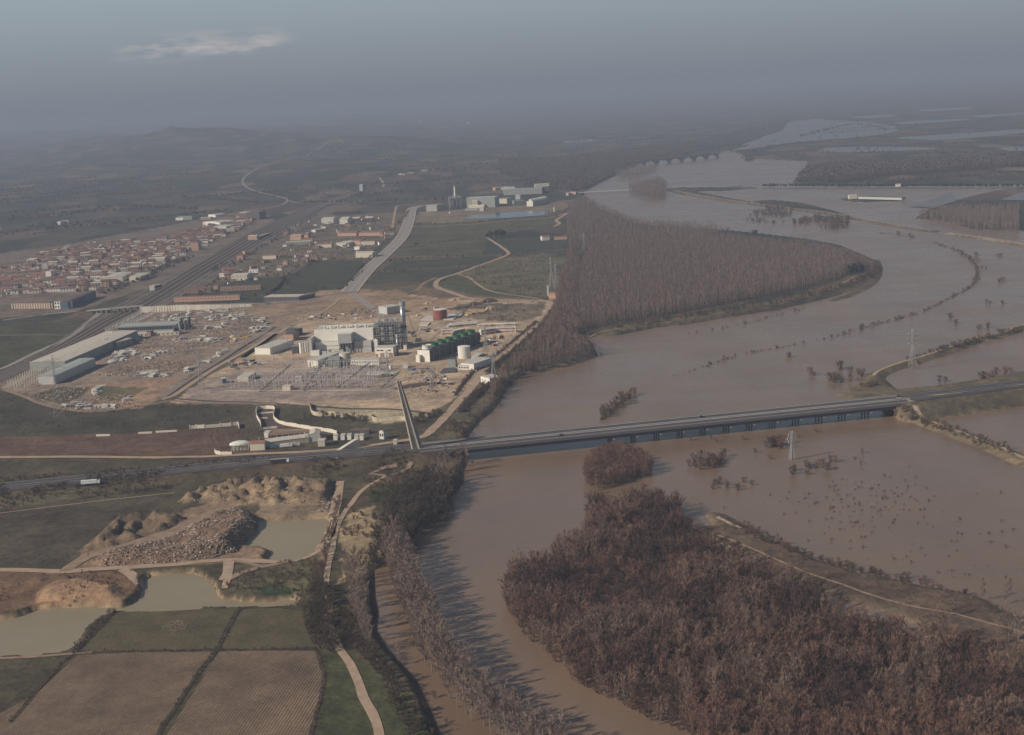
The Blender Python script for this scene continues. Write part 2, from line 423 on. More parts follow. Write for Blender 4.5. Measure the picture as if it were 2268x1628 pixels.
def height(X, Y):
    X = np.asarray(X, float); Y = np.asarray(Y, float)
    h = np.full(X.shape, -1.6)
    for poly, top, sl in [(LEFTBANK, LAND, 0.7), (FARRIGHT, LAND, 0.7), (FIELD_BROWN, 1.2, 0.4), (DIKE_LAND, 1.8, 0.3), (POINT_LAND, 2.5, 0.4)] + [(p, 1.4, 0.3) for p in ISLES]:
        ins = inside(poly, X, Y)
        d = edge_dist(poly, X, Y, reach=10.0)
        h = np.maximum(h, np.where(ins, top, np.maximum(top - np.minimum(d, 50) * sl, -1.6)))
    m = (X < 250) & (Y < 1250)
    if m.any():
        x = X[m]; y = Y[m]; hh = h[m]
        # heaped ground
        for poly, top, w in ((RUBBLE, 7.0, 9.0), (BLUFF, 4.0, 8.0)):
            ins = inside(poly, x, y); d = edge_dist(poly, x, y, reach=30)
            n = vnoise(x, y, 14, 3, 4)
            hh = np.where(ins, hh + np.clip(d / w, 0, 1) * top * (0.45 + 0.9 * n), hh)
        for poly, seed in ((SPOIL, 5), (SPOIL2, 6)):
            ins = inside(poly, x, y); d = edge_dist(poly, x, y, reach=30)
            wx = x + 16 * (vnoise(x, y, 34, seed, 2) - .5); wy = y + 20 * (vnoise(x, y, 30, seed + 3, 2) - .5)
            q = 1 - np.abs(2 * vnoise(wx * 1.9 + wy * .35, wy, 17, seed + 5, 2) - 1) * 1.9
            n = vnoise(x, y, 5, seed + 9, 2)
            hh = np.where(ins, hh + np.clip(d / 5, 0, 1) * (5.2 * np.clip(q, 0, 1) ** 1.3 + 1.3 * n), hh)
        for poly in (POND_A, POND_B):
            ins = inside(poly, x, y); d = edge_dist(poly, x, y, reach=12)
            sd = np.where(ins, -np.minimum(d, 10), np.minimum(d, 10))
            hh = np.where(sd < 1.5, np.minimum(hh, np.clip(LAND - 0.6 + (sd - 1.5) * 2.2, -1.2, 60)), hh)
        h[m] = hh
    m = (Y < 2200)
    if m.any():
        x = X[m]; y = Y[m]
        hh = np.maximum(h[m], ridge_h(x, y, HWL, 17, 0.5, 0))
        hh = np.maximum(hh, np.where(x > HW_B.x - 14, ridge_h(x, y, HWR, 17, 0.5, 0), -5))
        hh = np.maximum(hh, ridge_h(x, y, OVER[:3], 6, 0.6, 0)); hh = np.maximum(hh, ridge_h(x, y, OVER[4:], 6, 3.0, 0))
        h[m] = hh
    # flood banks
    m = (X > 100) & (Y < 5000)
    if m.any():
        x = X[m]; y = Y[m]; hh = h[m]
        for L in DIKES: hh = np.maximum(hh, ridge_h(x, y, L, 3.0, 0.45, 0))
        h[m] = hh
    # hills far behind the village, low relief of the plain
    m = Y > 5200
    if m.any():
        x = X[m]; y = Y[m]
        k = np.clip((y - 5200) / 3500, 0, 1) * np.clip((-x + 300 - (y - 8000) * .08) / 1500, 0, 1)
        n = vnoise(x, y, 1500, 11, 5); rg = 1 - np.abs(vnoise(x, y, 900, 12, 5) * 2 - 1)
        h[m] += k * (np.clip(n - .35, 0, 1) * 230 + rg * 26)
        h[m] += 105 * np.exp(-(((x + 2900) / 1300) ** 2 + ((y - 11000) / 700) ** 2) ** 1.2) * (.35 + 1.0 * rg * n * 1.6)
    return h
def L3(pts, z): return [P(a, b, z) for a, b in pts]
DIKE_POND = L3(cI([(2400, 680), (2235, 720), (2120, 765), (1950, 800), (1780, 862), (1600, 920), (1480, 955), (1390, 985), (1320, 1015), (1290, 1045)]), 3.6)
DIKE_NEAR = L3(cI([(2500, 1120), (2240, 1152), (2060, 1180), (1900, 1203), (1780, 1218), (1650, 1230), (1530, 1236), (1440, 1250)]), 3.6)
DIKE_LOW = L3(cI([(1500, 1245), (1560, 1290), (1640, 1330), (1700, 1352), (1790, 1385)]) + cH([(1560, 25), (1640, 55), (1740, 95), (1835, 140), (2000, 205)]), 3.4)
DIKE_FAR = L3(cJ([(690, 512), (830, 540), (1020, 566), (1200, 590), (1330, 604), (1450, 622), (1560, 645), (1650, 660), (1770, 680), (1870, 692)]), 3.4)
DIKE_FAR2 = L3(cJ([(1925, 702), (2050, 718), (2150, 733), (2245, 748), (2450, 780)]), 3.6)
DIKE_SPIT = L3([(1300, 742), (1364, 731), (1450, 714), (1520, 706), (1620, 690), (1720, 671), (1800, 652), (1860, 632), (1895, 612)], 3.0)
DIKE_TIP = L3(cI([(1030, 545), (1120, 520), (1210, 480), (1280, 435), (1310, 390), (1318, 340), (1300, 290)]), 2.2)
DIKES = [DIKE_POND, DIKE_NEAR, DIKE_LOW, DIKE_FAR, DIKE_FAR2, DIKE_SPIT, DIKE_TIP]

# --- colours of the soil and grass, by place
C_SCRUB = (.115, .095, .062); C_GREEN = (.064, .058, .041); C_DKGREEN = (.062, .054, .040); C_BROWN = (.140, .090, .062)
C_DIRT = (.41, .305, .215); C_GRAVEL = (.30, .235, .20); C_YARD = (.25, .19, .15); C_TOWN = (.17, .13, .105); C_RUST = (.17, .095, .06)
C_OLIVE = (.078, .066, .042); C_DARK = (.055, .043, .034); C_FOREST = (.060, .042, .032); C_PALE = (.27, .215, .155); C_RAIL = (.15, .122, .105)
def ZG(pts): return [G(*p).xy.to_tuple() for p in pts]
ZONES = [
 # foreground south of the motorway
 (ZG([(-400, 1640), (-100, 1180), (0, 1130), (160, 1105), (390, 1070), (520, 1050), (700, 1040), (960, 1015), (1010, 1100), (960, 1160), (860, 1230), (860, 1640), (960, 1900), (-300, 1900)]), C_OLIVE, 0),
 (ZG(cF([(-200, 420), (450, 330), (980, 270), (990, 320), (650, 410), (440, 600), (350, 690), (-200, 690)])), (.074, .060, .044), 3),
 (ZG(cF([(-100, 700), (360, 720), (700, 700), (800, 790), (690, 880), (200, 900), (-100, 960)])), (.17, .105, .065), 4),
 (ZG(cF([(700, 580), (1130, 440), (1320, 350), (1400, 340), (1180, 330), (1020, 370), (1000, 480), (420, 650), (420, 700), (1000, 680), (1850, 640), (1850, 540), (1480, 560)])), (.25, .17, .115), 4),
 (SPOIL, (.215, .155, .10), 2), (SPOIL2, (.16, .115, .078), 3), (RUBBLE, (.20, .13, .09), 2), (BLUFF, (.25, .16, .10), 2),
 (ZG(cF([(1460, 330), (1860, 320), (1850, 400), (1440, 402)])), (.24, .18, .12), 2),
 (ZG(cF([(1250, 690), (1500, 650), (1800, 610), (1740, 800), (1740, 880), (1640, 850), (1260, 800)])), (.11, .095, .055), 3),
 (ZG(cF([(1400, 800), (1560, 785), (1640, 800), (1640, 840), (1480, 845)])), (.042, .058, .03), 2),
 (ZG([(786, 1080), (960, 1020), (1010, 1100), (955, 1165), (870, 1215), (850, 1260), (800, 1270), (750, 1180)]), (.10, .075, .045), 2),
 (ZG([(760, 1150), (830, 1120), (860, 1200), (850, 1260), (760, 1290)]), (.30, .225, .14), 6),
 (ZG(cG([(150, 330), (330, 290), (380, 380), (180, 390)])), (.050, .060, .03), 2),
 (ZG([(715, 1450), (770, 1440), (960, 1600), (960, 1900), (690, 1900)]), (.062, .064, .034), 2),
 # between motorway and the sites
 (ZG([(-400, 960), (0, 860), (140, 905), (380, 895), (620, 900), (960, 915), (1000, 930), (960, 985), (640, 1010), (0, 1070), (-400, 1110)]), (.078, .066, .043), 0),
 (ZG(cC([(-400, 880), (150, 860), (260, 900), (500, 980), (800, 1010), (1300, 940), (1900, 950), (2000, 1080), (1100, 1160), (0, 1200), (-400, 1220)])), C_GREEN, 3),
 (ZG(cC([(-400, 1210), (1000, 1165), (1960, 1120), (2000, 1240), (2268, 1300), (1800, 1350), (-400, 1350)])), (.115, .072, .052), 3),
 (ZG(cD([(1010, 1390), (1400, 1380), (1900, 1420), (2268, 1440), (2268, 1500), (1800, 1560), (1650, 1540), (1400, 1480), (1200, 1470), (1060, 1460)])), (.36, .30, .20), 4),
 (ZG(cD([(440, 1400), (640, 1390), (640, 1500), (900, 1600), (480, 1600)])), C_BROWN, 0),
 # precast yard, power station site
 (ZG(cC([(0, 800), (330, 590), (800, 330), (1150, 160), (2268, 80), (2268, 330), (1900, 400), (1340, 880), (1050, 960), (700, 1000), (480, 960), (200, 840)])), C_YARD, 4),
 (ZG(cC([(700, 760), (1500, 700), (1200, 960), (800, 960)])), (.30, .20, .14), 8),
 (ZG(cC([(240, 850), (460, 790), (760, 780), (700, 850), (500, 930)])), (.10, .085, .05), 5),
 (ZG(cC([(760, 800), (900, 780), (1230, 790), (1000, 900), (820, 880)])), (.12, .10, .06), 4),
 (ZG(cC([(1250, 560), (1900, 440), (1950, 330), (2260, 330), (1500, 700), (900, 640)])), (.25, .185, .14), 6),
 (ZG([(376, 893), (470, 830), (520, 800), (650, 715), (760, 665), (830, 655), (960, 650), (1090, 663), (1215, 668), (1230, 685), (1130, 775), (1045, 855), (960, 915), (850, 908), (640, 897), (480, 892)]), C_DIRT, 4),
 (ZG(cD([(-300, 1200), (200, 1010), (800, 990), (1700, 960), (1960, 1010), (1900, 1180), (1850, 1290), (900, 1330), (-300, 1320)])), C_GRAVEL, 3),
 (ZG(cE([(900, 300), (1850, 290), (1850, 420), (1600, 480), (1250, 470), (1000, 430)])), (.17, .135, .095), 4),
 (ZG(cE([(500, 100), (1850, 250), (1200, 260), (700, 230), (480, 200)])), (.17, .12, .08), 3),
 (ZG(cB([(320, 920), (600, 640), (850, 690), (1200, 700), (900, 830), (740, 900), (450, 950)])), (.115, .090, .058), 0),
 (ZG(cE([(-600, 120), (300, 150), (600, 240), (1000, 230), (900, 320), (200, 440), (-500, 420)])), (.30, .205, .13), 6),
 (ZG([(536, 690), (560, 677), (680, 660), (775, 648), (765, 662), (660, 715), (600, 765), (560, 740), (548, 700)]), (.27, .195, .14), 3),
 # green fields
 (ZG([(690, 578), (800, 574), (812, 590), (760, 640), (590, 655), (625, 622)]), C_GREEN, 0),
 (ZG([(500, 622), (640, 612), (625, 640), (590, 655), (505, 655)]), (.058, .080, .042), 0),
 (ZG([(880, 545), (918, 500), (1075, 497), (1078, 530), (1070, 566), (878, 572)]), (.082, .078, .048), 0),
 (ZG([(1100, 530), (1300, 522), (1312, 545), (1270, 560), (1130, 566)]), C_GREEN, 0),
 (ZG([(872, 578), (1068, 570), (1108, 562), (1075, 585), (960, 592), (845, 600)]), (.062, .060, .042), 0),
 (ZG([(842, 604), (1070, 590), (1010, 610), (960, 622), (800, 630)]), (.060, .058, .042), 0),
 (ZG([(1010, 606), (1080, 580), (1200, 560), (1290, 580), (1240, 660), (1180, 655), (1060, 635)]), (.120, .105, .065), 3),
 (ZG([(986, 622), (1020, 612), (1050, 632), (1140, 652), (1210, 660), (1090, 658), (1010, 645), (975, 634)]), (.075, .080, .045), 0),
 (ZG([(925, 470), (1255, 445), (1262, 460), (1200, 478), (1010, 492), (920, 495)]), (.20, .15, .10), 3),
 (ZG([(915, 497), (1240, 478), (1240, 500), (1080, 520), (915, 520)]), (.090, .082, .05), 2),
 (ZG(cD([(0, 900), (-200, 700), (500, 560), (780, 500), (780, 560), (-300, 1060), (-500, 1060)])), C_YARD, 0),
 # village and railway lands
 (ZG([(-300, 740), (-300, 560), (0, 560), (120, 545), (250, 522), (420, 490), (560, 462), (640, 500), (560, 560), (420, 610), (260, 660), (170, 690), (0, 705)]), C_TOWN, 4),
 (ZG([(400, 650), (470, 600), (600, 520), (700, 478), (900, 470), (900, 500), (820, 560), (780, 575), (690, 578), (640, 612), (500, 622), (470, 650)]), (.15, .118, .085), 4),
 (ZG([(-300, 960), (-50, 850), (60, 770), (200, 700), (310, 655), (480, 575), (620, 490), (700, 455), (770, 455), (640, 520), (480, 610), (340, 690), (220, 745), (90, 800), (0, 860)]), C_RAIL, 3),
 (ZG([(-300, 800), (0, 720), (200, 705), (190, 730), (0, 830), (-300, 920)]), (.070, .068, .040), 0),
]
NY, NX = 620, 460
vv = np.linspace(0, 1, NY)
yd0, yd1 = 235.0 / 1, 1.0     # depression measure 1/Y from near to far
inv0, inv1 = 1 / 470.0, 1 / 60000.0
inv = inv0 + (inv1 - inv0) * (1 - (1 - vv) ** 1.35)
Yg = 1 / inv
ug = np.linspace(-0.47, 0.47, NX)
YY, UU = np.meshgrid(Yg, ug, indexing='ij')
XX = UU * (YY + 120)
HH = height(XX, YY)
CC = np.zeros(XX.shape + (4,)); CC[..., :3] = C_SCRUB; CC[..., 3] = 0.0
PAINTED = np.zeros(XX.shape, bool)
for poly, col, wob in ZONES:
    if wob:
        wx = (vnoise(XX, YY, 22, 2, 2) - .5) * 2 * wob; wy = (vnoise(XX, YY, 22, 8, 2) - .5) * 2 * wob
        m = inside(poly, XX + wx, YY + wy)
    else:
        wx = (vnoise(XX, YY, 30, 2, 2) - .5) * 2.5; m = inside(poly, XX + wx, YY + wx)
    CC[m, :3] = col; PAINTED |= m
far = np.where(PAINTED | (YY < 1700), 0.0, 1.0)
CC[..., 3] = far
PENIN = [W(*p).xy.to_tuple() for p in [(1290, 740), (1250, 690), (1262, 600), (1290, 560), (1330, 520), (1440, 510), (1600, 520), (1760, 540), (1880, 562), (1915, 590), (1860, 622), (1700, 665), (1500, 702), (1364, 728)]]
CC[inside(PENIN, XX, YY), :3] = (.062, .045, .034); CC[inside(PENIN, XX, YY), 3] = 0
m = inside(FIELD_BROWN, XX, YY); CC[m, :3] = (.13, .085, .065)
m = inside(DIKE_LAND, XX, YY); CC[m, :3] = (.115, .082, .060)
m = inside(POINT_LAND, XX, YY); CC[m, :3] = (.13, .105, .07)
for L, c in ((DIKE_POND, (.14, .115, .07)), (DIKE_NEAR, (.16, .125, .08)), (DIKE_LOW, (.15, .12, .075)), (DIKE_FAR, (.15, .125, .08)), (DIKE_FAR2, (.30, .25, .18)), (DIKE_SPIT, (.12, .10, .06)), (DIKE_TIP, (.11, .085, .055))):
    d = edge_dist([(p.x, p.y) for p in L], XX, YY, closed=False, reach=40); CC[d < 13, :3] = c; CC[d < 13, 3] = 0
m = (HH > 5.2) & (YY < 1700); t_ = inside([p.xy.to_tuple() for p in (HWL[0] + Vector((-50, -90, 0)), HWL[2] + Vector((0, -45, 0)), HW_A + Vector((30, -40, 0)), HW_A + Vector((30, 45, 0)), HWL[2] + Vector((0, 40, 0)), HWL[0] + Vector((-50, 90, 0)))], XX, YY)
CC[m & t_, :3] = (.078, .060, .040)
m = edge_dist([(p.x, p.y) for p in HWR], XX, YY, closed=False, reach=60) < 38; CC[m & (HH > 1), :3] = (.105, .085, .058)
m = (HH < 3.4) & inside(LEFTBANK, XX, YY) & (YY < 1300); CC[m, :3] = (.27, .19, .12)      # bare quarry faces
m = (HH < 1.0) & ~inside(LEFTBANK, XX, YY); CC[m, :3] = (.16, .115, .08)
me = bpy.data.meshes.new('ground')
nv = NY * NX
me.vertices.add(nv)
co = np.stack([XX, YY, HH], -1).reshape(-1).astype(np.float32)
me.vertices.foreach_set('co', co)
ii = np.arange(NY - 1)[:, None] * NX + np.arange(NX - 1)[None, :]
quads = np.stack([ii, ii + 1, ii + NX + 1, ii + NX], -1).reshape(-1, 4)
nf = len(quads)
me.loops.add(nf * 4); me.loops.foreach_set('vertex_index', quads.reshape(-1).astype(np.int32))
me.polygons.add(nf); me.polygons.foreach_set('loop_start', (np.arange(nf) * 4).astype(np.int32)); me.polygons.foreach_set('loop_total', np.full(nf, 4, np.int32))
me.update(calc_edges=True)
me.polygons.foreach_set('use_smooth', [True] * nf)
at = me.color_attributes.new('soil', 'FLOAT_COLOR', 'POINT')
at.data.foreach_set('color', CC.reshape(-1).astype(np.float32))
gm = bpy.data.materials.new('soil and grass'); gm.use_nodes = True
t = gm.node_tree; b = t.nodes['Principled BSDF']; b.inputs['Roughness'].default_value = .95; b.inputs['Specular IOR Level'].default_value = .1
ga = N(t, 'ShaderNodeVertexColor'); ga.layer_name = 'soil'
geo = N(t, 'ShaderNodeNewGeometry')
mp = N(t, 'ShaderNodeMapping'); mp.inputs['Rotation'].default_value = (0, 0, R(24)); mp.inputs['Scale'].default_value = (1 / 95., 1 / 170., 1)
t.links.new(geo.outputs['Position'], mp.inputs[0])
wn = N(t, 'ShaderNodeTexNoise'); wn.inputs['Scale'].default_value = .0012; wn.inputs['Detail'].default_value = 3
t.links.new(geo.outputs['Position'], wn.inputs['Vector'])
va = N(t, 'ShaderNodeVectorMath', operation='MULTIPLY_ADD'); va.inputs[1].default_value = (3.2, 3.2, 0)
t.links.new(wn.outputs['Color'], va.inputs[0]); t.links.new(mp.outputs[0], va.inputs[2])
vo = N(t, 'ShaderNodeTexVoronoi', voronoi_dimensions='2D', distance='CHEBYCHEV', feature='F1'); vo.inputs['Scale'].default_value = 1.0; vo.inputs['Randomness'].default_value = .8
t.links.new(va.outputs[0], vo.inputs['Vector'])
sep = N(t, 'ShaderNodeSeparateColor'); t.links.new(vo.outputs['Color'], sep.inputs[0])
fr = ramp(t, [(0, (.042, .046, .034)), (.25, (.080, .070, .052)), (.42, (.048, .048, .038)), (.58, (.125, .084, .066)), (.72, (.085, .066, .052)), (.86, (.165, .118, .088)), (.92, (.052, .054, .040))])
fr.color_ramp.interpolation = 'CONSTANT'
t.links.new(sep.outputs[0], fr.inputs[0])
ve = N(t, 'ShaderNodeTexVoronoi', voronoi_dimensions='2D', distance='CHEBYCHEV', feature='DISTANCE_TO_EDGE'); ve.inputs['Randomness'].default_value = .8
t.links.new(va.outputs[0], ve.inputs['Vector'])
er = ramp(t, [(0.02, (1, 1, 1)), (.05, (0, 0, 0))]); t.links.new(ve.outputs['Distance'], er.inputs[0])
hedge = N(t, 'ShaderNodeMixRGB'); hedge.inputs[2].default_value = (.035, .035, .024, 1)
n3 = N(t, 'ShaderNodeTexNoise'); n3.inputs['Scale'].default_value = .006; n3.inputs['Detail'].default_value = 2; t.links.new(geo.outputs['Position'], n3.inputs['Vector'])
r3 = ramp(t, [(.45, (0, 0, 0)), (.55, (.9, .9, .9))]); t.links.new(n3.outputs['Fac'], r3.inputs[0])
mm = N(t, 'ShaderNodeMath', operation='MULTIPLY'); t.links.new(er.outputs[0], mm.inputs[0]); t.links.new(r3.outputs[0], mm.inputs[1])
t.links.new(mm.outputs[0], hedge.inputs[0]); t.links.new(fr.outputs[0], hedge.inputs[1])
mx = N(t, 'ShaderNodeMixRGB'); t.links.new(ga.outputs['Alpha'], mx.inputs[0]); t.links.new(ga.outputs['Color'], mx.inputs[1]); t.links.new(hedge.outputs[0], mx.inputs[2])
# blotches of scrub and bare soil at several sizes
def blot(scale, lo, hi, amt, src):
    n = N(t, 'ShaderNodeTexNoise'); n.inputs['Scale'].default_value = scale; n.inputs['Detail'].default_value = 6; n.inputs['Roughness'].default_value = .7
    t.links.new(geo.outputs['Position'], n.inputs['Vector'])
    r = ramp(t, [(.30, (lo,) * 3), (.5, (1, 1, 1)), (.70, (hi, hi * .97, hi * .90))]); t.links.new(n.outputs['Fac'], r.inputs[0])
    x = N(t, 'ShaderNodeMixRGB', blend_type='MULTIPLY'); x.inputs[0].default_value = amt
    t.links.new(src, x.inputs[1]); t.links.new(r.outputs[0], x.inputs[2]); return x.outputs[0]
c = blot(.018, .55, 1.5, .9, mx.outputs[0]); c = blot(.13, .55, 1.5, .9, c)
t.links.new(c, b.inputs['Base Color'])
nb = N(t, 'ShaderNodeTexNoise'); nb.inputs['Scale'].default_value = .25; nb.inputs['Detail'].default_value = 5; t.links.new(geo.outputs['Position'], nb.inputs['Vector'])
bp = N(t, 'ShaderNodeBump'); bp.inputs['Strength'].default_value = .7; bp.inputs['Distance'].default_value = 1.2
t.links.new(nb.outputs['Fac'], bp.inputs['Height']); t.links.new(bp.outputs[0], b.inputs['Normal'])
me.materials.append(gm)
ground = bpy.data.objects.new('ground', me); COL.objects.link(ground); ground['kind'] = 'structure'

# from here on heights are read off the finished ground
height_exact = height
_ar = np.arange(NY)
def height(X, Y):
    X = np.asarray(X, float); Y = np.asarray(Y, float)
    i = np.interp(Y, Yg, _ar); j = np.clip((X / (Y + 120) + .47) / .94 * (NX - 1), 0, NX - 1.001)
    i0 = np.clip(i.astype(int), 0, NY - 2); j0 = j.astype(int); a = i - i0; b = j - j0
    return (HH[i0, j0] * (1 - a) + HH[i0 + 1, j0] * a) * (1 - b) + (HH[i0, j0 + 1] * (1 - a) + HH[i0 + 1, j0 + 1] * a) * b

# ------------------------------------------------------------------ sheets, ribbons
def sheet(name, poly, z, m, kind='structure', label=None):
    a = sum(poly[i][0] * poly[(i + 1) % len(poly)][1] - poly[(i + 1) % len(poly)][0] * poly[i][1] for i in range(len(poly)))
    if a < 0: poly = poly[::-1]
    vs = [Vector(p) for p in poly]
    r = delaunay_2d_cdt(vs, [], [list(range(len(vs)))], 1, 1e-4)
    b = MB().add([(v.x, v.y, z) for v in r[0]], [tuple(f) for f in r[2]])
    o = b.build(name, m); o['kind'] = kind
    if label: o['label'] = label
    return o
def hz(x, y): return float(height(np.array([x]), np.array([y]))[0])
def ribbon(name, pts, width, m, off=.25, step=7.0, kind='structure', label=None, raw=False, zs=None, jit=0.0, cross=2):
    L = pts if raw else smooth_line(pts, step)
    n = len(L); A = np.array(L)
    T = np.gradient(A, axis=0); T /= np.linalg.norm(T, axis=1)[:, None] + 1e-9
    Nn = np.stack([-T[:, 1], T[:, 0]], 1)
    w = np.full(n, width / 2.) if not hasattr(width, '__len__') else np.interp(np.linspace(0, 1, n), np.linspace(0, 1, len(width)), width) / 2
    rows = []
    for k in range(cross + 1):
        s = k / cross * 2 - 1
        j = np.array([noise.noise(Vector((x * .06, y * .06, k * 5.))) for x, y in L]) * jit if jit else 0
        Q = A + Nn * ((w + j) * s)[:, None]
        z = (height(Q[:, 0], Q[:, 1]) if zs is None else zs(Q[:, 0], Q[:, 1])) + off
        rows.append(np.column_stack([Q, z]))
    V = np.concatenate(rows); b = MB()
    F = []
    for k in range(cross):
        for i in range(n - 1):
            F.append((k * n + i, k * n + i + 1, (k + 1) * n + i + 1, (k + 1) * n + i))
    b.add(V.tolist(), [f[::-1] for f in F])
    o = b.build(name, m); o['kind'] = kind
    if label: o['label'] = label
    return o

# water
def water_mat(name, col, col2, scale, rough, bumpd, streak):
    m = mat(name, col, col2, scale=scale, rough=rough, spec=.5, lo=.3, hi=.7, detail=3, stretch=streak)
    t = m.node_tree; b = t.nodes['Principled BSDF']
    geo = N(t, 'ShaderNodeNewGeometry')
    n = N(t, 'ShaderNodeTexNoise'); n.inputs['Scale'].default_value = .35; n.inputs['Detail'].default_value = 4
    t.links.new(geo.outputs['Position'], n.inputs['Vector'])
    bp = N(t, 'ShaderNodeBump'); bp.inputs['Strength'].default_value = .25; bp.inputs['Distance'].default_value = bumpd
    t.links.new(n.outputs['Fac'], bp.inputs['Height']); t.links.new(bp.outputs[0], b.inputs['Normal'])
    b.inputs['IOR'].default_value = 1.33
    mp2 = N(t, 'ShaderNodeMapping'); mp2.inputs['Rotation'].default_value = (0, 0, -streak[0]); mp2.inputs['Scale'].default_value = (.004, .013, 1)
    n4 = N(t, 'ShaderNodeTexNoise'); n4.inputs['Scale'].default_value = 1; n4.inputs['Detail'].default_value = 6; n4.inputs['Distortion'].default_value = 1.5
    t.links.new(geo.outputs['Position'], mp2.inputs[0]); t.links.new(mp2.outputs[0], n4.inputs['Vector'])
    mr = N(t, 'ShaderNodeMapRange'); mr.inputs[1].default_value = .35; mr.inputs[2].default_value = .65; mr.inputs[3].default_value = rough * .85; mr.inputs[4].default_value = rough * 1.2
    t.links.new(n4.outputs['Fac'], mr.inputs[0]); t.links.new(mr.outputs[0], b.inputs['Roughness'])
    sc_ = [l.from_socket for l in t.links if l.to_socket == b.inputs['Base Color']][0]
    rr_ = ramp(t, [(.3, (.92, .93, .94)), (.7, (1.05, 1.04, 1.03))]); t.links.new(n4.outputs['Fac'], rr_.inputs[0])
    mu = N(t, 'ShaderNodeMixRGB', blend_type='MULTIPLY'); mu.inputs[0].default_value = 1; t.links.new(sc_, mu.inputs[1]); t.links.new(rr_.outputs[0], mu.inputs[2]); t.links.new(mu.outputs[0], b.inputs['Base Color'])
    return m
river_m = water_mat('muddy flood water', (.158, .102, .064), (.200, .134, .088), .012, .28, .25, (R(60), 1, .35))
pond_m = water_mat('greenish pond water', (.245, .200, .125), (.27, .225, .145), .02, .35, .1, (0, 1, 1))
sheet('river_water', [(-700, 430), (700, 430), (1500, 2000), (3600, 6000), (5200, 10000), (-400, 10000), (-300, 3000), (-500, 900)], 0.0, river_m)
sheet('pond_water', [(x, y) for x, y in POND_A], 0.9, pond_m)
sheet('pond_water', [(x, y) for x, y in POND_B], 0.9, pond_m)
# ------------------------------------------------------------------ roads, tracks, fields
dirt_m = mat('pale dirt track', (.33, .235, .165), (.42, .31, .225), scale=.15, rough=.95, spec=.1)
dirt2_m = mat('brown dirt track', (.23, .16, .115), (.31, .225, .16), scale=.15, rough=.95, spec=.1)
asph_m = mat('asphalt', (.060, .052, .056), (.082, .072, .074), scale=.08, rough=.8, stretch=(0, 1, 1))
conc_m = mat('concrete', (.42, .375, .325), (.50, .45, .395), scale=.2, rough=.85)
newroad_m = mat('pale new road surface', (.25, .215, .19), (.31, .27, .235), scale=.1, rough=.9)
white_m = mat('white road paint', (.75, .72, .66), rough=.7)
ditch_m = mat('dark wet ditch earth', (.055, .042, .034), (.09, .068, .05), scale=.3, rough=.95, spec=.1)
rail_m = mat('railway ballast', (.20, .165, .145), (.26, .22, .19), scale=.3, rough=.95, spec=.1)
steel_m = mat('rail steel', (.10, .085, .08), rough=.5, metal=.6)
def plough(name, c1, c2, ang, period, blotch, amt=.55, bmp=.5):
    m = mat(name, c1, c2, scale=blotch, rough=.97, spec=.08, detail=5)
    t = m.node_tree; b = t.nodes['Principled BSDF']
    geo = N(t, 'ShaderNodeNewGeometry'); mp = N(t, 'ShaderNodeMapping'); mp.inputs['Rotation'].default_value = (0, 0, ang)
    t.links.new(geo.outputs['Position'], mp.inputs[0])
    wv = N(t, 'ShaderNodeTexWave', wave_type='BANDS', bands_direction='X'); wv.inputs['Scale'].default_value = .314 * 2 / period; wv.inputs['Distortion'].default_value = 1.2; wv.inputs['Detail'].default_value = 2; wv.inputs['Detail Scale'].default_value = .3
    t.links.new(mp.outputs[0], wv.inputs[0])
    src = [l.from_socket for l in t.links if l.to_socket == b.inputs['Base Color']][0]
    mx = N(t, 'ShaderNodeMixRGB', blend_type='MULTIPLY'); mx.inputs[0].default_value = amt
    r = ramp(t, [(.2, (.55, .55, .56)), (.8, (1.12, 1.1, 1.05))]); t.links.new(wv.outputs['Fac'], r.inputs[0])
    n2 = N(t, 'ShaderNodeTexNoise'); n2.inputs['Scale'].default_value = .6; n2.inputs['Detail'].default_value = 5; t.links.new(geo.outputs['Position'], n2.inputs['Vector'])
    r2 = ramp(t, [(.3, (.7, .7, .7)), (.7, (1.25, 1.25, 1.25))]); t.links.new(n2.outputs['Fac'], r2.inputs[0])
    m3 = N(t, 'ShaderNodeMixRGB', blend_type='MULTIPLY'); m3.inputs[0].default_value = .8
    t.links.new(src, mx.inputs[1]); t.links.new(r.outputs[0], mx.inputs[2]); t.links.new(mx.outputs[0], m3.inputs[1]); t.links.new(r2.outputs[0], m3.inputs[2]); t.links.new(m3.outputs[0], b.inputs['Base Color'])
    bp = N(t, 'ShaderNodeBump'); bp.inputs['Strength'].default_value = bmp; bp.inputs['Distance'].default_value = .3
    t.links.new(wv.outputs['Fac'], bp.inputs['Height']); t.links.new(bp.outputs[0], b.inputs['Normal'])
    return m
pl1 = plough('furrowed brown soil', (.122, .090, .066), (.215, .150, .102), R(8), 3.3, .03, .42)
gr1 = plough('thin green crop', (.082, .070, .042), (.118, .095, .058), R(-24), 6.0, .06, .06, .0)
gr2 = plough('young green wheat', (.050, .052, .036), (.072, .070, .048), R(30), 9.0, .02, .1, .0)
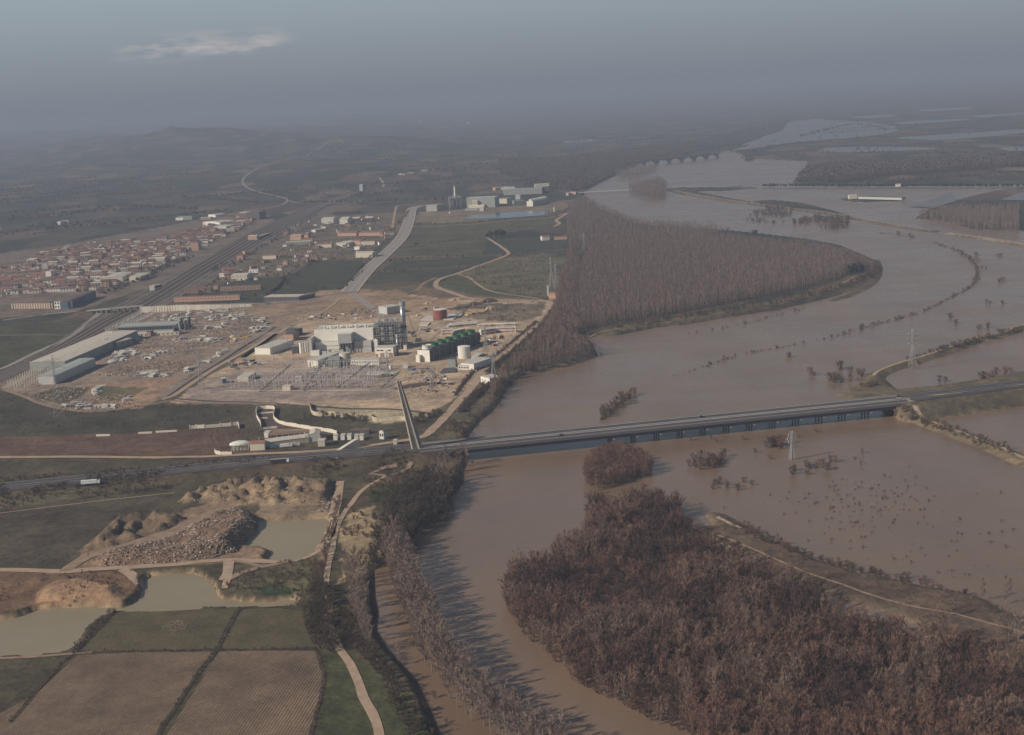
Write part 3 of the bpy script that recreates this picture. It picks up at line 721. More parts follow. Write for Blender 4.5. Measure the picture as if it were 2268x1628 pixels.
FLD = [
 ('ploughed_field', cF([(430, 1183), (700, 1168), (1190, 1163), (1080, 1310), (880, 1620), (860, 1700), (-300, 1900), (-100, 1560), (200, 1400)]), pl1, 'furrowed brown field left of the slanting ditch'),
 ('ploughed_field', cF([(1230, 1162), (1500, 1156), (1775, 1158), (1800, 1250), (1812, 1310), (1790, 1420), (1740, 1620), (1720, 1760), (860, 1760), (960, 1590), (1110, 1350)]), pl1, 'furrowed brown field right of the slanting ditch'),
 ('grass_field', cF([(655, 938), (900, 935), (1150, 925), (1320, 925), (1215, 1135), (1190, 1150), (700, 1155), (450, 1168), (500, 1100), (590, 1010)]), gr1, 'rough grass field with a patch of pale stones below the pond'),
 ('grass_field', cF([(1360, 925), (1560, 915), (1700, 935), (1715, 1000), (1740, 1080), (1765, 1140), (1500, 1145), (1240, 1150), (1290, 1050)]), gr1, 'rough grass field right of the field track below the pond'),
 ('green_field', [(692, 580), (798, 576), (806, 590), (757, 638), (694, 645), (592, 653), (626, 622)], gr2, 'green field left of the new road junction'),
 ('green_field', [(500, 624), (636, 614), (622, 640), (588, 654), (506, 656)], gr2, 'green field below the farm sheds'),
 ('green_field', [(1108, 534), (1200, 528), (1296, 524), (1308, 544), (1270, 558), (1132, 562), (1105, 546)], gr2, 'green field right of the dark grove'),
 ('green_field', [(874, 580), (1066, 571), (1106, 564), (1075, 583), (960, 590), (847, 598)], gr2, 'green strip field below the dark grove'),
]
for nm, pts, m, lb in FLD: sheet(nm, ZG(pts), LAND + .14, m, 'structure', lb)

def RD(name, pts, w, m, off=.3, z=LAND, **k): return ribbon(name, [P(a, b, z).xy.to_tuple() for a, b in pts], w, m, off, **k)
RD('dirt_track', cF([(-300, 690), (0, 703), (200, 706), (360, 712), (520, 700), (700, 690), (1000, 672), (1150, 655), (1300, 648), (1500, 655), (1650, 648), (1770, 600), (1840, 510), (1870, 400), (1893, 290), (1912, 205)]), [6, 7, 8, 7, 6, 7, 9, 8, 8, 7, 7], dirt_m, label='pale dirt track around the two ponds', jit=1.2)
RD('dirt_track', cF([(360, 712), (430, 660), (520, 620), (700, 575), (900, 515), (1080, 440), (1200, 380), (1300, 350)]), [7, 11, 14, 16, 14, 14, 10], dirt2_m, .35, label='wide dirt track running up behind the rubble heap', jit=2)
RD('dirt_track', cF([(690, 700), (740, 730), (800, 785)]), [7, 9], dirt_m, .4, label='dirt spur down to the middle pond', jit=1)
RD('dirt_track', cF([(1285, 655), (1280, 700), (1265, 750), (1240, 810)]), [8, 7, 9], dirt_m, .4, label='short dirt spur ending at the long pond', jit=1)
RD('dirt_track', cF([(1262, 765), (1340, 725), (1450, 690), (1560, 668), (1640, 650)]), 6, dirt2_m, .34, label='dirt track forking above the long pond', jit=.8)
RD('dirt_track', cF([(1300, 650), (1400, 668), (1480, 690)]), 3.5, dirt2_m, .36, label='faint wheel track in the middle of the fork')
RD('riverside_path', [(862, 1050), (830, 1068), (800, 1088)] + cF([(1980, 320), (1920, 400), (1880, 500), (1862, 600), (1838, 700), (1830, 800), (1850, 900), (1838, 960), (1850, 1020), (1885, 1100), (1905, 1150), (1960, 1222), (2010, 1330), (2040, 1420), (2085, 1500), (2110, 1560), (2140, 1680)]), [3, 4, 4, 4, 3.6, 4, 4.4, 5, 5], dirt_m, label='pale dirt path along the left river bank', jit=.5)
RD('ditch', cF([(1340, 925), (1300, 990), (1225, 1135), (1180, 1200), (1080, 1330), (980, 1480), (890, 1620), (840, 1720)]), [1.6, 1.8, 2.2, 2.4, 2.8], ditch_m, .22, label='dark slanting ditch between the two brown fields', jit=.5)
RD('ditch', cF([(645, 932), (560, 1030), (450, 1130), (330, 1240), (200, 1390), (60, 1560)]), [2, 2.4, 2.4, 2.4], ditch_m, .22, label='dark ditch left of the brown field', jit=.6)
RD('ditch', cF([(1770, 1140), (1800, 1230), (1818, 1310), (1795, 1430), (1750, 1600), (1730, 1720)]), 2.0, ditch_m, .22, label='dark ditch right of the brown field', jit=.5)
RD('ditch', cF([(430, 1168), (700, 1158), (900, 1157), (1200, 1148), (1500, 1150), (1770, 1146)]), 1.4, ditch_m, .2, label='dark field edge below the grass fields', jit=.6)
RD('dirt_track', cF([(-200, 1215), (0, 1200), (200, 1190), (420, 1172), (520, 1165)]), 3, dirt2_m, .3, label='dirt track ending at the bank below the lower pond')
RD('dirt_track', cF([(980, 270), (700, 300), (400, 335), (0, 385), (-300, 420)]), 2.4, dirt2_m, .25, label='thin field edge path below the motorway')
RD('dirt_track', [(912, 1032), (890, 1046), (850, 1053), (820, 1050), (850, 1040), (880, 1036)], 4, dirt2_m, .3, label='dirt loop below the bridge approach')
# service road and riverside haul road
RD('dirt_road', [(-200, 1012), (0, 1013), (200, 1012), (330, 1014), (470, 1011), (560, 1006), (700, 1000), (800, 990), (880, 978), (935, 968), (962, 947), (989, 920), (1017, 888), (1046, 857), (1067, 829), (1094, 801), (1130, 771), (1172, 737), (1203, 706), (1222, 686), (1226, 675), (1214, 668), (1180, 666), (1151, 665), (1088, 664), (1036, 660), (994, 646), (969, 637), (965, 629), (975, 618), (1013, 606), (1074, 584), (1105, 573), (1126, 562), (1110, 547), (1087, 532), (1080, 527)],
   [7, 7, 7, 8, 9, 9, 10, 11, 12, 12, 11, 9, 8, 8, 7, 7, 7, 6], dirt_m, .35, label='broad pale dirt road along the motorway and up the river bank', jit=1.2)
RD('dirt_track', [(1226, 672), (1180, 660), (1110, 650), (1074, 640), (1052, 625), (1040, 616), (1013, 606)], 4, dirt_m, .3, label='narrow dirt track across the field above the dirt road')
RD('dirt_track', cB([(690, 490), (900, 480), (1100, 470), (1300, 450), (1600, 425), (1700, 405), (1760, 385)]), 7, dirt_m, .3, label='pale track below the blue reservoir')
RD('dirt_track', cB([(1760, 385), (1690, 420), (1655, 445), (1675, 465), (1640, 485)]), 8, dirt_m, .32, label='winding pale track right of the reservoir')
RD('dirt_track', cB([(600, 612), (850, 600), (1170, 575)]), 3.5, dirt_m, .3, label='thin track from the new road to the dark grove')
RD('dirt_track', cB([(560, 685), (900, 685), (1200, 680), (1310, 672)]), 5, dirt2_m, .3, label='field track below the green strip field')
RD('dirt_track', cB([(1330, 665), (1500, 655), (1700, 640), (1880, 620)]), 3, dirt2_m, .3, label='thin track toward the pylon by the river wood')
RD('dirt_track', cB([(860, 825), (780, 860), (740, 900), (690, 920), (500, 945), (400, 950)]), 6, dirt2_m, .3, label='dirt track curving toward the new road junction')
# site roads
RD('site_road', cB([(300, 925), (360, 970), (430, 1020), (530, 1085)]), 13, newroad_m, .4, label='pale road from the junction to the power station')
RD('site_track', cC([(1330, 890), (1420, 860), (1750, 640), (2000, 500), (2268, 350)]) + cD([(300, 860), (500, 720), (700, 590), (790, 530), (900, 490), (1100, 400), (1230, 320), (1320, 240)]), [6, 7, 7, 7, 6, 4], dirt_m, .35, label='pale dirt track between the concrete yard and the power station')
RD('site_track', cD([(790, 530), (740, 480), (600, 450), (480, 440)]), 8, dirt2_m, .4, label='dirt spur into the concrete yard')
RD('site_track', cC([(1370, 880), (1600, 720), (1900, 520), (2268, 290)]), 3.2, ditch_m, .28, label='dark drain beside the site track')
RD('site_rail', cC([(1330, 880), (1560, 720), (1800, 570), (2000, 440), (2200, 330)]), 5, rail_m, .3, label='crane track along the concrete yard')
RD('site_road', cD([(-500, 1290), (0, 1325), (500, 1340), (900, 1370), (1400, 1400), (1900, 1410), (2268, 1450)]), 5, asph_m, .3, label='narrow road below the substation')
RD('site_fence_track', cC([(20, 810), (160, 850), (330, 920), (500, 965), (760, 990), (1000, 965), (1200, 935), (1420, 900), (1600, 915), (2268, 925)]), [5, 6, 6, 6, 7, 6], dirt2_m, .32, label='dirt track around the lower edge of the concrete yard')
RD('site_track', cE([(-100, 860), (100, 900), (350, 870), (500, 930), (700, 950), (1000, 1010), (1150, 1000)]), 11, dirt_m, .3, label='broad dirt track before the cooling tower', jit=3)
RD('site_track', cE([(400, 550), (760, 560), (900, 520)]), 6, dirt_m, .3, label='dirt track behind the crane', jit=1)
RD('site_track', cE([(620, 700), (760, 580), (800, 560)]), 5, dirt_m, .34, label='dirt track between tower and cabins', jit=1)
RD('ditch', cE([(920, 1265), (990, 1160), (1120, 1010), (1190, 985), (1320, 870), (1480, 740), (1620, 620), (1780, 490)]), [3, 4, 4, 3, 4, 5, 5, 4], ditch_m, .28, label='dark ditch along the left edge of the dirt river road', jit=1)
RD('dirt_track', cE([(1740, 600), (1780, 650), (1815, 690)]), 5, dirt_m, .3, label='short dirt spur down toward the river wood', jit=.5)
# new wide road with pavements
NR = cB([(283, 920), (400, 780), (520, 668), (615, 575), (655, 510), (680, 440), (700, 368), (760, 348), (900, 335)])
RD('new_road', NR, 22, newroad_m, .45, label='wide pale new road running up to the far power station')
NRW = [G(*p).xy.to_tuple() for p in NR]
def offset_line(L, d):
    A = np.array(smooth_line(L, 12)); T = np.gradient(A, axis=0); T /= np.linalg.norm(T, axis=1)[:, None]
    return [tuple(p) for p in A + np.stack([-T[:, 1], T[:, 0]], 1) * d]
for d, lb in ((-12.5, 'right pavement of the wide new road'), (12.5, 'left pavement of the wide new road'), (0, 'pale median strip of the wide new road')):
    ribbon('pavement', offset_line(NRW, d), 2.4 if d else 1.0, conc_m, .62, label=lb)
RD('road', cB([(255, 915), (100, 945), (0, 975)]) + [(640, 668), (600, 672), (555, 676)], 9, newroad_m, .42, label='grey road from the junction toward the rail overpass')
RD('road', cB([(560, 530), (575, 450), (590, 370), (620, 345), (800, 335)]), 6, dirt_m, .35, label='dirt road parallel to the wide new road')
# country roads
RD('country_road', cC([(-300, 700), (0, 640), (300, 500), (560, 385), (640, 330), (700, 270), (770, 220), (830, 165)]), 8, newroad_m, .35, label='pale country road left of the railway')
RD('country_road', cC([(-200, 362), (0, 362), (300, 358), (560, 360)]), 3, newroad_m, .33, label='thin white farm track meeting the country road')
RD('country_road', cA([(2300, 380), (2090, 430), (1900, 500), (1700, 560), (1620, 600), (1620, 630), (1700, 660), (1830, 690), (1905, 715), (1860, 750), (1700, 780), (1400, 805), (1000, 840), (600, 880), (100, 950)]), 8, newroad_m, .5, label='winding pale road across the plain')
RD('country_road', cA([(1905, 715), (2000, 740), (2238, 735)]) + cB([(0, 330), (500, 322), (900, 312)]), 6, newroad_m, .5, label='thin far road toward the second power station')
RD('country_road', cA([(900, 740), (1100, 705), (1400, 690), (1700, 675)]), 5, newroad_m, .5, label='thin far road crossing above the village')
RD('country_road', cB([(480, 170), (510, 200), (505, 225)]), 8, dirt_m, .5, label='short pale far track')
# railway
for k in range(7):
    o_ = (k - 3) * 9.0
    L = [G(*p) for p in cC([(-400, 870), (0, 700), (330, 560), (640, 400), (900, 250), (1100, 150)]) + [(360, 650), (440, 600), (560, 530), (640, 488), (712, 455), (790, 425)]]
    L2 = offset_line([p.xy.to_tuple() for p in L], o_ * 0.5)
    A = np.array(L2); kf = np.clip((A[:, 1] - 1700) / 500, 0, 1) * np.clip((4300 - A[:, 1]) / 900, .15, 1)
    T = np.gradient(A, axis=0); T /= np.linalg.norm(T, axis=1)[:, None]
    A = A + np.stack([-T[:, 1], T[:, 0]], 1) * (o_ * kf)[:, None]
    tr = ribbon('railway_bed', [tuple(p) for p in A], 3.4, rail_m, .45, raw=True, label='railway track bed running past the village')
    for s in (-.75, .75):
        r_ = ribbon('rail', offset_line([tuple(p) for p in A], s), .22, steel_m, .62); del r_['kind']; r_.parent = tr
RD('ballast_strip', cC([(-400, 870), (0, 700), (330, 560), (640, 400), (900, 250), (1100, 150)]) + [(360, 650), (440, 600), (560, 530), (640, 488), (712, 455), (790, 425)], [30, 34, 40, 60, 75, 80, 60, 20], ditch_m, .2, label='dark ballast ground under the railway tracks', cross=4)
# tracks on the banks
def dike_track(L, w, lb, m=dirt_m): ribbon('bank_track', [p.xy.to_tuple() for p in L], w, m, .18, label=lb, jit=.4)
dike_track(DIKE_POND, 3.6, 'pale track on the upper right flood bank'); dike_track(DIKE_NEAR, 4, 'pale track below the motorway on the right')
dike_track(DIKE_LOW, 4.4, 'pale track on the low bank right of the bridge end'); dike_track(DIKE_FAR, 4, 'pale track on the far flood bank'); dike_track(DIKE_FAR2, 7, 'pale bank at the far right')
dike_track(DIKE_SPIT, 3, 'pale track along the poplar spit', dirt2_m)
ribbon('bank_track', [P(a, b, 1.8).xy.to_tuple() for a, b in cH([(180, 545), (300, 590), (420, 640), (600, 720), (700, 762), (900, 830), (1100, 900), (1300, 950), (1500, 985), (1700, 1040), (1850, 1080), (2100, 1170)])], 2.0, dirt2_m, .2, label='wheel track along the long earth spit', jit=.5)
ribbon('bank_track', [P(a, b, 1.8).xy.to_tuple() for a, b in cH([(225, 465), (300, 505), (350, 527)])], 3, dirt_m, .25, label='pale upper edge of the earth spit')
ribbon('sand_patch', [P(a, b, 1.8).xy.to_tuple() for a, b in cH([(205, 570), (230, 605), (270, 620), (325, 636)])], [2, 5, 5, 6], mat('yellow sand', (.40, .29, .17), rough=.95), .3, label='yellow sand patch at the tip of the earth spit', jit=.8)
ribbon('far_road', [P(a, b, 2.0).xy.to_tuple() for a, b in cJ([(650, 497), (900, 499), (1100, 500), (1500, 499), (2300, 492)])], 9, conc_m, .5, zs=lambda x, y: np.full(len(x), 2.2), label='straight pale far road above the flooded fields')
# flooded fields beyond
flood_m = water_mat('flood water on far fields', (.10, .08, .066), (.12, .096, .08), .01, .3, .2, (0, 1, 1))
for pts in (cJ([(980, 330), (1040, 300), (1080, 270), (1150, 215), (1250, 200), (1330, 195), (1480, 200), (1640, 215), (1700, 240), (1640, 258), (1500, 275), (1250, 295), (1100, 318)]),
            cJ([(1500, 180), (1650, 172), (1700, 178), (1540, 188)]), cJ([(1800, 150), (2000, 138), (2020, 144), (1850, 156)]), cJ([(2050, 175), (2300, 160), (2300, 168), (2090, 184)]), cJ([(1700, 205), (2000, 190), (2010, 196), (1760, 214)]),
            cJ([(2140, 322), (2300, 315), (2300, 335), (2200, 335)]), cJ([(1340, 335), (1420, 318), (1800, 318), (1840, 328), (1500, 342)]), cJ([(1700, 275), (2000, 255), (2300, 235), (2300, 250), (1900, 285)]),
            cJ([(200, 292), (320, 280), (340, 290), (220, 300)]), cB([(1230, 90), (1400, 75), (1480, 85), (1350, 105), (1240, 105)])):
    sheet('field_flood_water', wobble(smooth_line(ZG(pts), 60, True), 28, .006), LAND + .5, flood_m, 'structure', 'shallow flood water lying on the far fields')
sheet('field_flood_water', [P(a, b, 1.5).xy.to_tuple() for a, b in cJ([(1750, 585), (1830, 560), (1940, 520), (1960, 560), (1860, 592)])], 1.55, flood_m, 'structure', 'grey flood water on the far right field')
sheet('field_flood_water', [P(a, b, 1.5).xy.to_tuple() for a, b in cJ([(2165, 555), (2245, 525), (2400, 530), (2400, 560)])], 1.55, flood_m, 'structure', 'grey flood water at the far right edge')
res_m = water_mat('blue reservoir water', (.030, .055, .085), (.035, .06, .09), .02, .1, .05, (0, 1, 1))
liner_m = mat('grey reservoir liner', (.16, .17, .18), rough=.7)
sheet('reservoir_water', ZG(cB([(1050, 438), (1085, 412), (1300, 395), (1585, 380), (1580, 412), (1300, 432)])), LAND + .9, res_m, 'structure', 'dark blue reservoir before the far power station')
ribbon('reservoir_edge', ZG(cB([(1035, 447), (1085, 410), (1300, 393), (1600, 376), (1590, 416), (1300, 436), (1035, 447)])), 5, liner_m, 1.1, raw=True, label='pale rim of the blue reservoir')
def gn_scatter(name, pts, protos, label=None):
    """one object; instances placed by geometry nodes. pts rows: x y z rot scale"""
    pts = np.asarray(pts, np.float32)
    me = bpy.data.meshes.new(name); me.vertices.add(len(pts)); me.vertices.foreach_set('co', pts[:, :3].reshape(-1))
    for k, nm in ((3, 'turn'), (4, 'size')):
        a = me.attributes.new(nm, 'FLOAT', 'POINT'); a.data.foreach_set('value', pts[:, k].copy())
    o = bpy.data.objects.new(name, me); COL.objects.link(o); o['kind'] = 'stuff'
    if label: o['label'] = label
    col = bpy.data.collections.new(name + ' kinds')
    for p in protos: col.objects.link(bpy.data.objects.new(p.J.name, p.J))
    ng = bpy.data.node_groups.new(name, 'GeometryNodeTree')
    ng.interface.new_socket('Geometry', in_out='INPUT', socket_type='NodeSocketGeometry')
    ng.interface.new_socket('Geometry', in_out='OUTPUT', socket_type='NodeSocketGeometry')
    gi = ng.nodes.new('NodeGroupInput'); go = ng.nodes.new('NodeGroupOutput')
    iop = ng.nodes.new('GeometryNodeInstanceOnPoints')
    ci = ng.nodes.new('GeometryNodeCollectionInfo'); ci.inputs['Collection'].default_value = col
    ci.inputs['Separate Children'].default_value = True; ci.inputs['Reset Children'].default_value = True
    iop.inputs['Pick Instance'].default_value = True
    def attr(nm):
        n = ng.nodes.new('GeometryNodeInputNamedAttribute'); n.data_type = 'FLOAT'; n.inputs[0].default_value = nm; return n.outputs[0]
    cx = ng.nodes.new('ShaderNodeCombineXYZ'); ng.links.new(attr('turn'), cx.inputs['Z'])
    rv = ng.nodes.new('FunctionNodeRandomValue'); rv.data_type = 'INT'
    rv.inputs[4].default_value = 0; rv.inputs[5].default_value = len(protos) - 1
    ng.links.new(rv.outputs[2], iop.inputs['Instance Index'])
    m2p = ng.nodes.new('GeometryNodeMeshToPoints')
    ng.links.new(gi.outputs[0], m2p.inputs[0])
    ng.links.new(m2p.outputs[0], iop.inputs['Points']); ng.links.new(ci.outputs[0], iop.inputs['Instance'])
    ng.links.new(cx.outputs[0], iop.inputs['Rotation']); ng.links.new(attr('size'), iop.inputs['Scale'])
    ng.links.new(iop.outputs[0], go.inputs[0])
    md = o.modifiers.new('scatter', 'NODES'); md.node_group = ng
    return o
def fill(poly, spacing, jitter=.45, rot=0.0, spacing2=None):
    xs = [p[0] for p in poly]; ys = [p[1] for p in poly]
    cx, cy = (min(xs) + max(xs)) / 2, (min(ys) + max(ys)) / 2
    ext = max(max(xs) - min(xs), max(ys) - min(ys)) * .75
    s2 = spacing2 or spacing
    a, b = np.meshgrid(np.arange(-ext, ext, spacing), np.arange(-ext, ext, s2))
    a = a + nrg.uniform(-jitter, jitter, a.shape) * spacing; b = b + nrg.uniform(-jitter, jitter, b.shape) * s2
    X = cx + a * math.cos(rot) - b * math.sin(rot); Y = cy + a * math.sin(rot) + b * math.cos(rot)
    X = X.ravel(); Y = Y.ravel(); m = inside(poly, X, Y)
    return X[m], Y[m]
# ================================================================== motorway and bridge
web_m = mat('pylon concrete darkened as shaded', (.30, .27, .23), (.36, .32, .27), scale=.2, rough=.9)  # darker copy of the pylon concrete, shade of the web put into colour
pyl_m = mat('pylon concrete lightened as sunlit', (.66, .58, .46), (.72, .63, .51), scale=.2, rough=.85)  # lighter copy for the sunlit ribs
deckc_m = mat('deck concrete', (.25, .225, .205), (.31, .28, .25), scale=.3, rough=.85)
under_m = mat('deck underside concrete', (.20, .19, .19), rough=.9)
cable_m = mat('stay cable sheath', (.22, .21, .20), rough=.5)
rail_s = mat('galvanised rail', (.17, .165, .16), rough=.5, metal=.4)
def hw_ribbons(L, side):
    base = [p.xy.to_tuple() for p in L]
    for d, lb in ((-8.2, 'near carriageway'), (8.2, 'far carriageway')):
        ribbon('motorway', offset_line(base, d), 11.5, asph_m, .30, raw=True, label=f'dark asphalt {lb} of the motorway, {side}')
    for d in (-13.4, -2.9, 2.9, 13.4):
        ribbon('road_line', offset_line(base, d), .28, white_m, .38, raw=True, label=f'white edge line of the motorway, {side}')
    gr = empty('guard_rail', L[0], 0, f'grey steel guard rails beside the motorway, {side}', 'guard rail'); gr.location = (0, 0, 0)
    for d in (-14.6, -.6, .6, 14.6):
        b = MB()
        A = offset_line(base, d)
        for (x0, y0), (x1, y1) in zip(A[:-1], A[1:]):
            z0, z1 = hz(x0, y0) + .9, hz(x1, y1) + .9
            b.add([(x0, y0, z0 - .35), (x1, y1, z1 - .35), (x1, y1, z1), (x0, y0, z0)], [(0, 1, 2, 3)])
            b.box((x0, y0, z0 - .9), (.2, .2, .7))
        b.build('rail', rail_s, gr)
hw_ribbons(HWL, 'left of the bridge'); hw_ribbons(HWR, 'right of the bridge')
BL = (HW_B - HW_A).length; BRZ = math.atan2(HWDIR.y, HWDIR.x)
br = empty('motorway_bridge', HW_A, BRZ, 'long grey motorway bridge with one leaning cable pylon over the brown flood', 'bridge')
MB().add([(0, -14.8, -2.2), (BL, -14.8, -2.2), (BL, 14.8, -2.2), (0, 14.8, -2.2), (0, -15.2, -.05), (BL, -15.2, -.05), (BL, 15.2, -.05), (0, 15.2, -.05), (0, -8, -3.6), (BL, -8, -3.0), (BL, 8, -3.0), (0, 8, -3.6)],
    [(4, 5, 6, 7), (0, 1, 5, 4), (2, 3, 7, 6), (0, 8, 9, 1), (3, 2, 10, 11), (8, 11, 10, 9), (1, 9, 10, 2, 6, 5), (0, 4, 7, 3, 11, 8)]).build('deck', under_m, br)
for s in (-1, 1):
    MB().box((BL / 2, s * 8.2, -.04), (BL, 11.4, .1)).build('carriageway', asph_m, br)
    MB().box((BL / 2, s * 15.0, -.03), (BL, .55, 1.0)).build('parapet', deckc_m, br)
    for d in (2.9, 13.4): MB().box((BL / 2, s * d, .065), (BL, .45, .03)).build('road_line', white_m, br)
MB().box((BL / 2, 0, -.04), (BL, 2.6, .75)).build('median', deckc_m, br)
deck_shade_m = mat('dark under-deck shade', (.075, .075, .085), (.10, .10, .11), scale=.2, rough=.9)  # dark colour stands in for shade and reflection under the deck
for s in (-1, 1): MB().box((BL / 2, s * 12.6, -5.2), (BL, .9, 3.0)).build('shade_band', deck_shade_m, br)  # deep band added to widen the dark strip below the deck
def along_bridge(px):
    lo, hi = -50.0, BL + 50
    for _ in range(40):
        m = (lo + hi) / 2
        if px_of(HW_A + HWDIR * m)[0] < px: lo = m
        else: hi = m
    return lo
piers = [1030] + [1350 + 51.4 * k for k in range(13)]
for px in piers:
    s = along_bridge(px)
    if s > BL - 4: continue
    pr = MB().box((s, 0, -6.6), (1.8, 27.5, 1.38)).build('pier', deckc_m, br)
    for yy in (-6.5, 0, 6.5): MB().tube((s, yy, -13.5), (s, yy, -6.6), .6, .6, 8).build('column', deck_shade_m, pr)  # columns take the same painted shade
# pylon, leaning back towards the land
best = None
for i in range(-60, 10):
    for j in range(80, 150):
        q = HW_A + HWDIR * (i * .5) + Vector((0, 0, j * .5)); a, b_ = px_of(q)
        e = (a - 880) ** 2 + (b_ - 842) ** 2
        if best is None or e < best[0]: best = (e, i * .5, j * .5)
TX, TZ = best[1], best[2]
print('pylon top', best)
def pyl_pts(f, w0, w1, y):
    cx = -1 + (TX + 1) * f + 1.0
    w = 9.6 + (3.6 - 9.6) * f
    return (cx - w / 2 + w * w0, y, -1 + (TZ + 1) * f), (cx - w / 2 + w * w1, y, -1 + (TZ + 1) * f)
def pyl_piece(w0, w1, y0, y1, nm):
    b = MB(); vs = []
    for f, t in ((0, 1.0), (1, .62)):
        a, c = pyl_pts(f, w0, w1, 0)
        vs += [(a[0], y0 * t, a[2]), (c[0], y0 * t, c[2]), (c[0], y1 * t, c[2]), (a[0], y1 * t, a[2])]
    b.add(vs, [(0, 3, 2, 1), (4, 5, 6, 7), (0, 1, 5, 4), (1, 2, 6, 5), (2, 3, 7, 6), (3, 0, 4, 7)])
    return b.build(nm, web_m if nm == 'pylon_web' else pyl_m, br)
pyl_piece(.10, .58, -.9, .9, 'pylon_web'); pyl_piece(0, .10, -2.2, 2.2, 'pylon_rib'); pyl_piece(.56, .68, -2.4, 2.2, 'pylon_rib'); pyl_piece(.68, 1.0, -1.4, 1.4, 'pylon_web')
# stays
for k in range(14):
    f = .42 + .55 * k / 13
    a = pyl_pts(f, .5, .5, 0)[0]; s = 22 + 122 * k / 13
    MB().tube(a, (s, 0, .7), .04, .04, 4).build('stay_cable', cable_m, br)
anch_m = mat('white anchor concrete', (.60, .55, .46), rough=.8)
for pts, lb in ((((761, 1045), (806, 1024)), 'white slanting concrete anchor block on the near side of the motorway'), (((746, 1000), (790, 990)), 'white slanting concrete anchor block between the dirt road and the motorway')):
    a, c = G(*pts[0]), G(*pts[1]); d = (c - a); L = d.length; d.normalize(); nrm = Vector((-d.y, d.x, 0)) * 2.1
    b = MB(); h = 7.5
    b.add([tuple(a - nrm), tuple(c - nrm), tuple(c + nrm), tuple(a + nrm), tuple(c - nrm + Vector((0, 0, h))), tuple(c + nrm + Vector((0, 0, h))), tuple(a - nrm + Vector((0, 0, .6))), tuple(a + nrm + Vector((0, 0, .6))), tuple(c + d * 4 - nrm), tuple(c + d * 4 + nrm)],
          [(6, 4, 5, 7), (0, 8, 4, 6), (9, 3, 7, 5), (8, 9, 5, 4), (0, 6, 7, 3), (0, 3, 9, 8)])
    o = b.build('cable_anchor', anch_m); tag(o, lb, 'anchor block')
    inv = Matrix.Rotation(-BRZ, 4, 'Z') @ Matrix.Translation(-HW_A)
    for k in range(9):
        f = .45 + .5 * k / 8; p0 = pyl_pts(f, .3, .3, 0)[0]
        q = a.lerp(c, .35 + .6 * k / 8) + Vector((0, 0, .6 + (h - .6) * (.35 + .6 * k / 8)))
        MB().tube(p0, inv @ q, .04, .04, 4).build('stay_cable', cable_m, br)
# vehicles
cab_w = mat('white truck paint', (.75, .74, .72), rough=.4); tarp_w = mat('white trailer tarpaulin', (.70, .72, .70), (.62, .66, .66), scale=.8, rough=.6); tarp_b = mat('black trailer tarpaulin', (.03, .028, .03), rough=.6)
tyre_m = mat('black rubber', (.02, .02, .02), rough=.8); glass_m = mat('dark glass', (.03, .035, .04), rough=.15); roofw_m = mat('trailer roof', (.42, .36, .26), rough=.6)
def truck(px, py, z, ang, tm, rm, label):
    p = P(px, py, z); t = empty('truck', p, ang, label, 'truck')
    MB().box((-2.2, 0, 1.15), (12.6, 2.5, 2.7)).build('trailer', tm, t)
    MB().box((-2.2, 0, 3.86), (12.7, 2.56, .08)).build('trailer_roof', rm, t)
    MB().box((-2.2, 0, .95), (12.4, 1.2, .2)).box((4.0, 0, .8), (4.5, 1.2, .25)).build('chassis', tyre_m, t)
    cb = MB().prism([(4.5, -1.2), (6.4, -1.2), (6.4, 1.2), (4.5, 1.2)], .9, 3.3).build('cab', cab_w, t)
    MB().add([(6.42, -1.1, 1.9), (6.42, 1.1, 1.9), (6.42, 1.1, 2.9), (6.42, -1.1, 2.9)], [(0, 1, 2, 3)]).build('windscreen', glass_m, cb)
    for x in (-7.2, -5.9, -4.6, 3.2, 5.6):
        for y in (-1.05, 1.05): MB().tube((x, y - .18, .5), (x, y + .18, .5), .5, .5, 10).build('wheel', tyre_m, t)
    return t
hwang = lambda a, b: math.atan2((b - a).y, (b - a).x)
truck(204, 1073, hz(*P(204, 1073, 7).xy) + .35, hwang(HWL[1], HWL[2]), tarp_w, cab_w, 'white articulated truck on the motorway at the left')
truck(623, 1026, hz(*P(623, 1026, 10).xy) + .35, hwang(HWL[2], HWL[3]), tarp_b, roofw_m, 'black articulated truck with a tan roof on the motorway before the bridge')
def car(p, ang, m, label, group=None, nm='car'):
    t = empty(nm, p, ang, label, 'car', group)
    MB().box((0, 0, .3), (4.2, 1.7, .6)).build('body', m, t)
    MB().add([(-1.9, -.8, .9), (1.0, -.8, .9), (1.0, .8, .9), (-1.9, .8, .9), (-1.4, -.65, 1.45), (.4, -.65, 1.45), (.4, .65, 1.45), (-1.4, .65, 1.45)], [(4, 5, 6, 7), (0, 1, 5, 4), (1, 2, 6, 5), (2, 3, 7, 6), (3, 0, 4, 7)]).build('cabin', glass_m, t)
    for x in (-1.3, 1.3):
        for y in (-.8, .8): MB().tube((x, y - .1, .32), (x, y + .1, .32), .32, .32, 8).build('wheel', tyre_m, t)
    return t
car_d = mat('dark car paint', (.03, .03, .05), rough=.3); car_w = mat('white car paint', (.7, .7, .7), rough=.3); car_r = mat('red car paint', (.45, .04, .03), rough=.3)
for s, y, m, lb in ((along_bridge(1561), 8, car_d, 'dark car on the far carriageway in the middle of the bridge'), (along_bridge(1240), -7, car_d, 'dark car on the near carriageway of the main bridge span'), (along_bridge(2000), 8, car_d, 'dark car at the far right end of the bridge')):
    q = HW_A + HWDIR * s + Vector((-math.sin(BRZ), math.cos(BRZ), 0)) * y; car(q + Vector((0, 0, .1)), BRZ, m, lb)
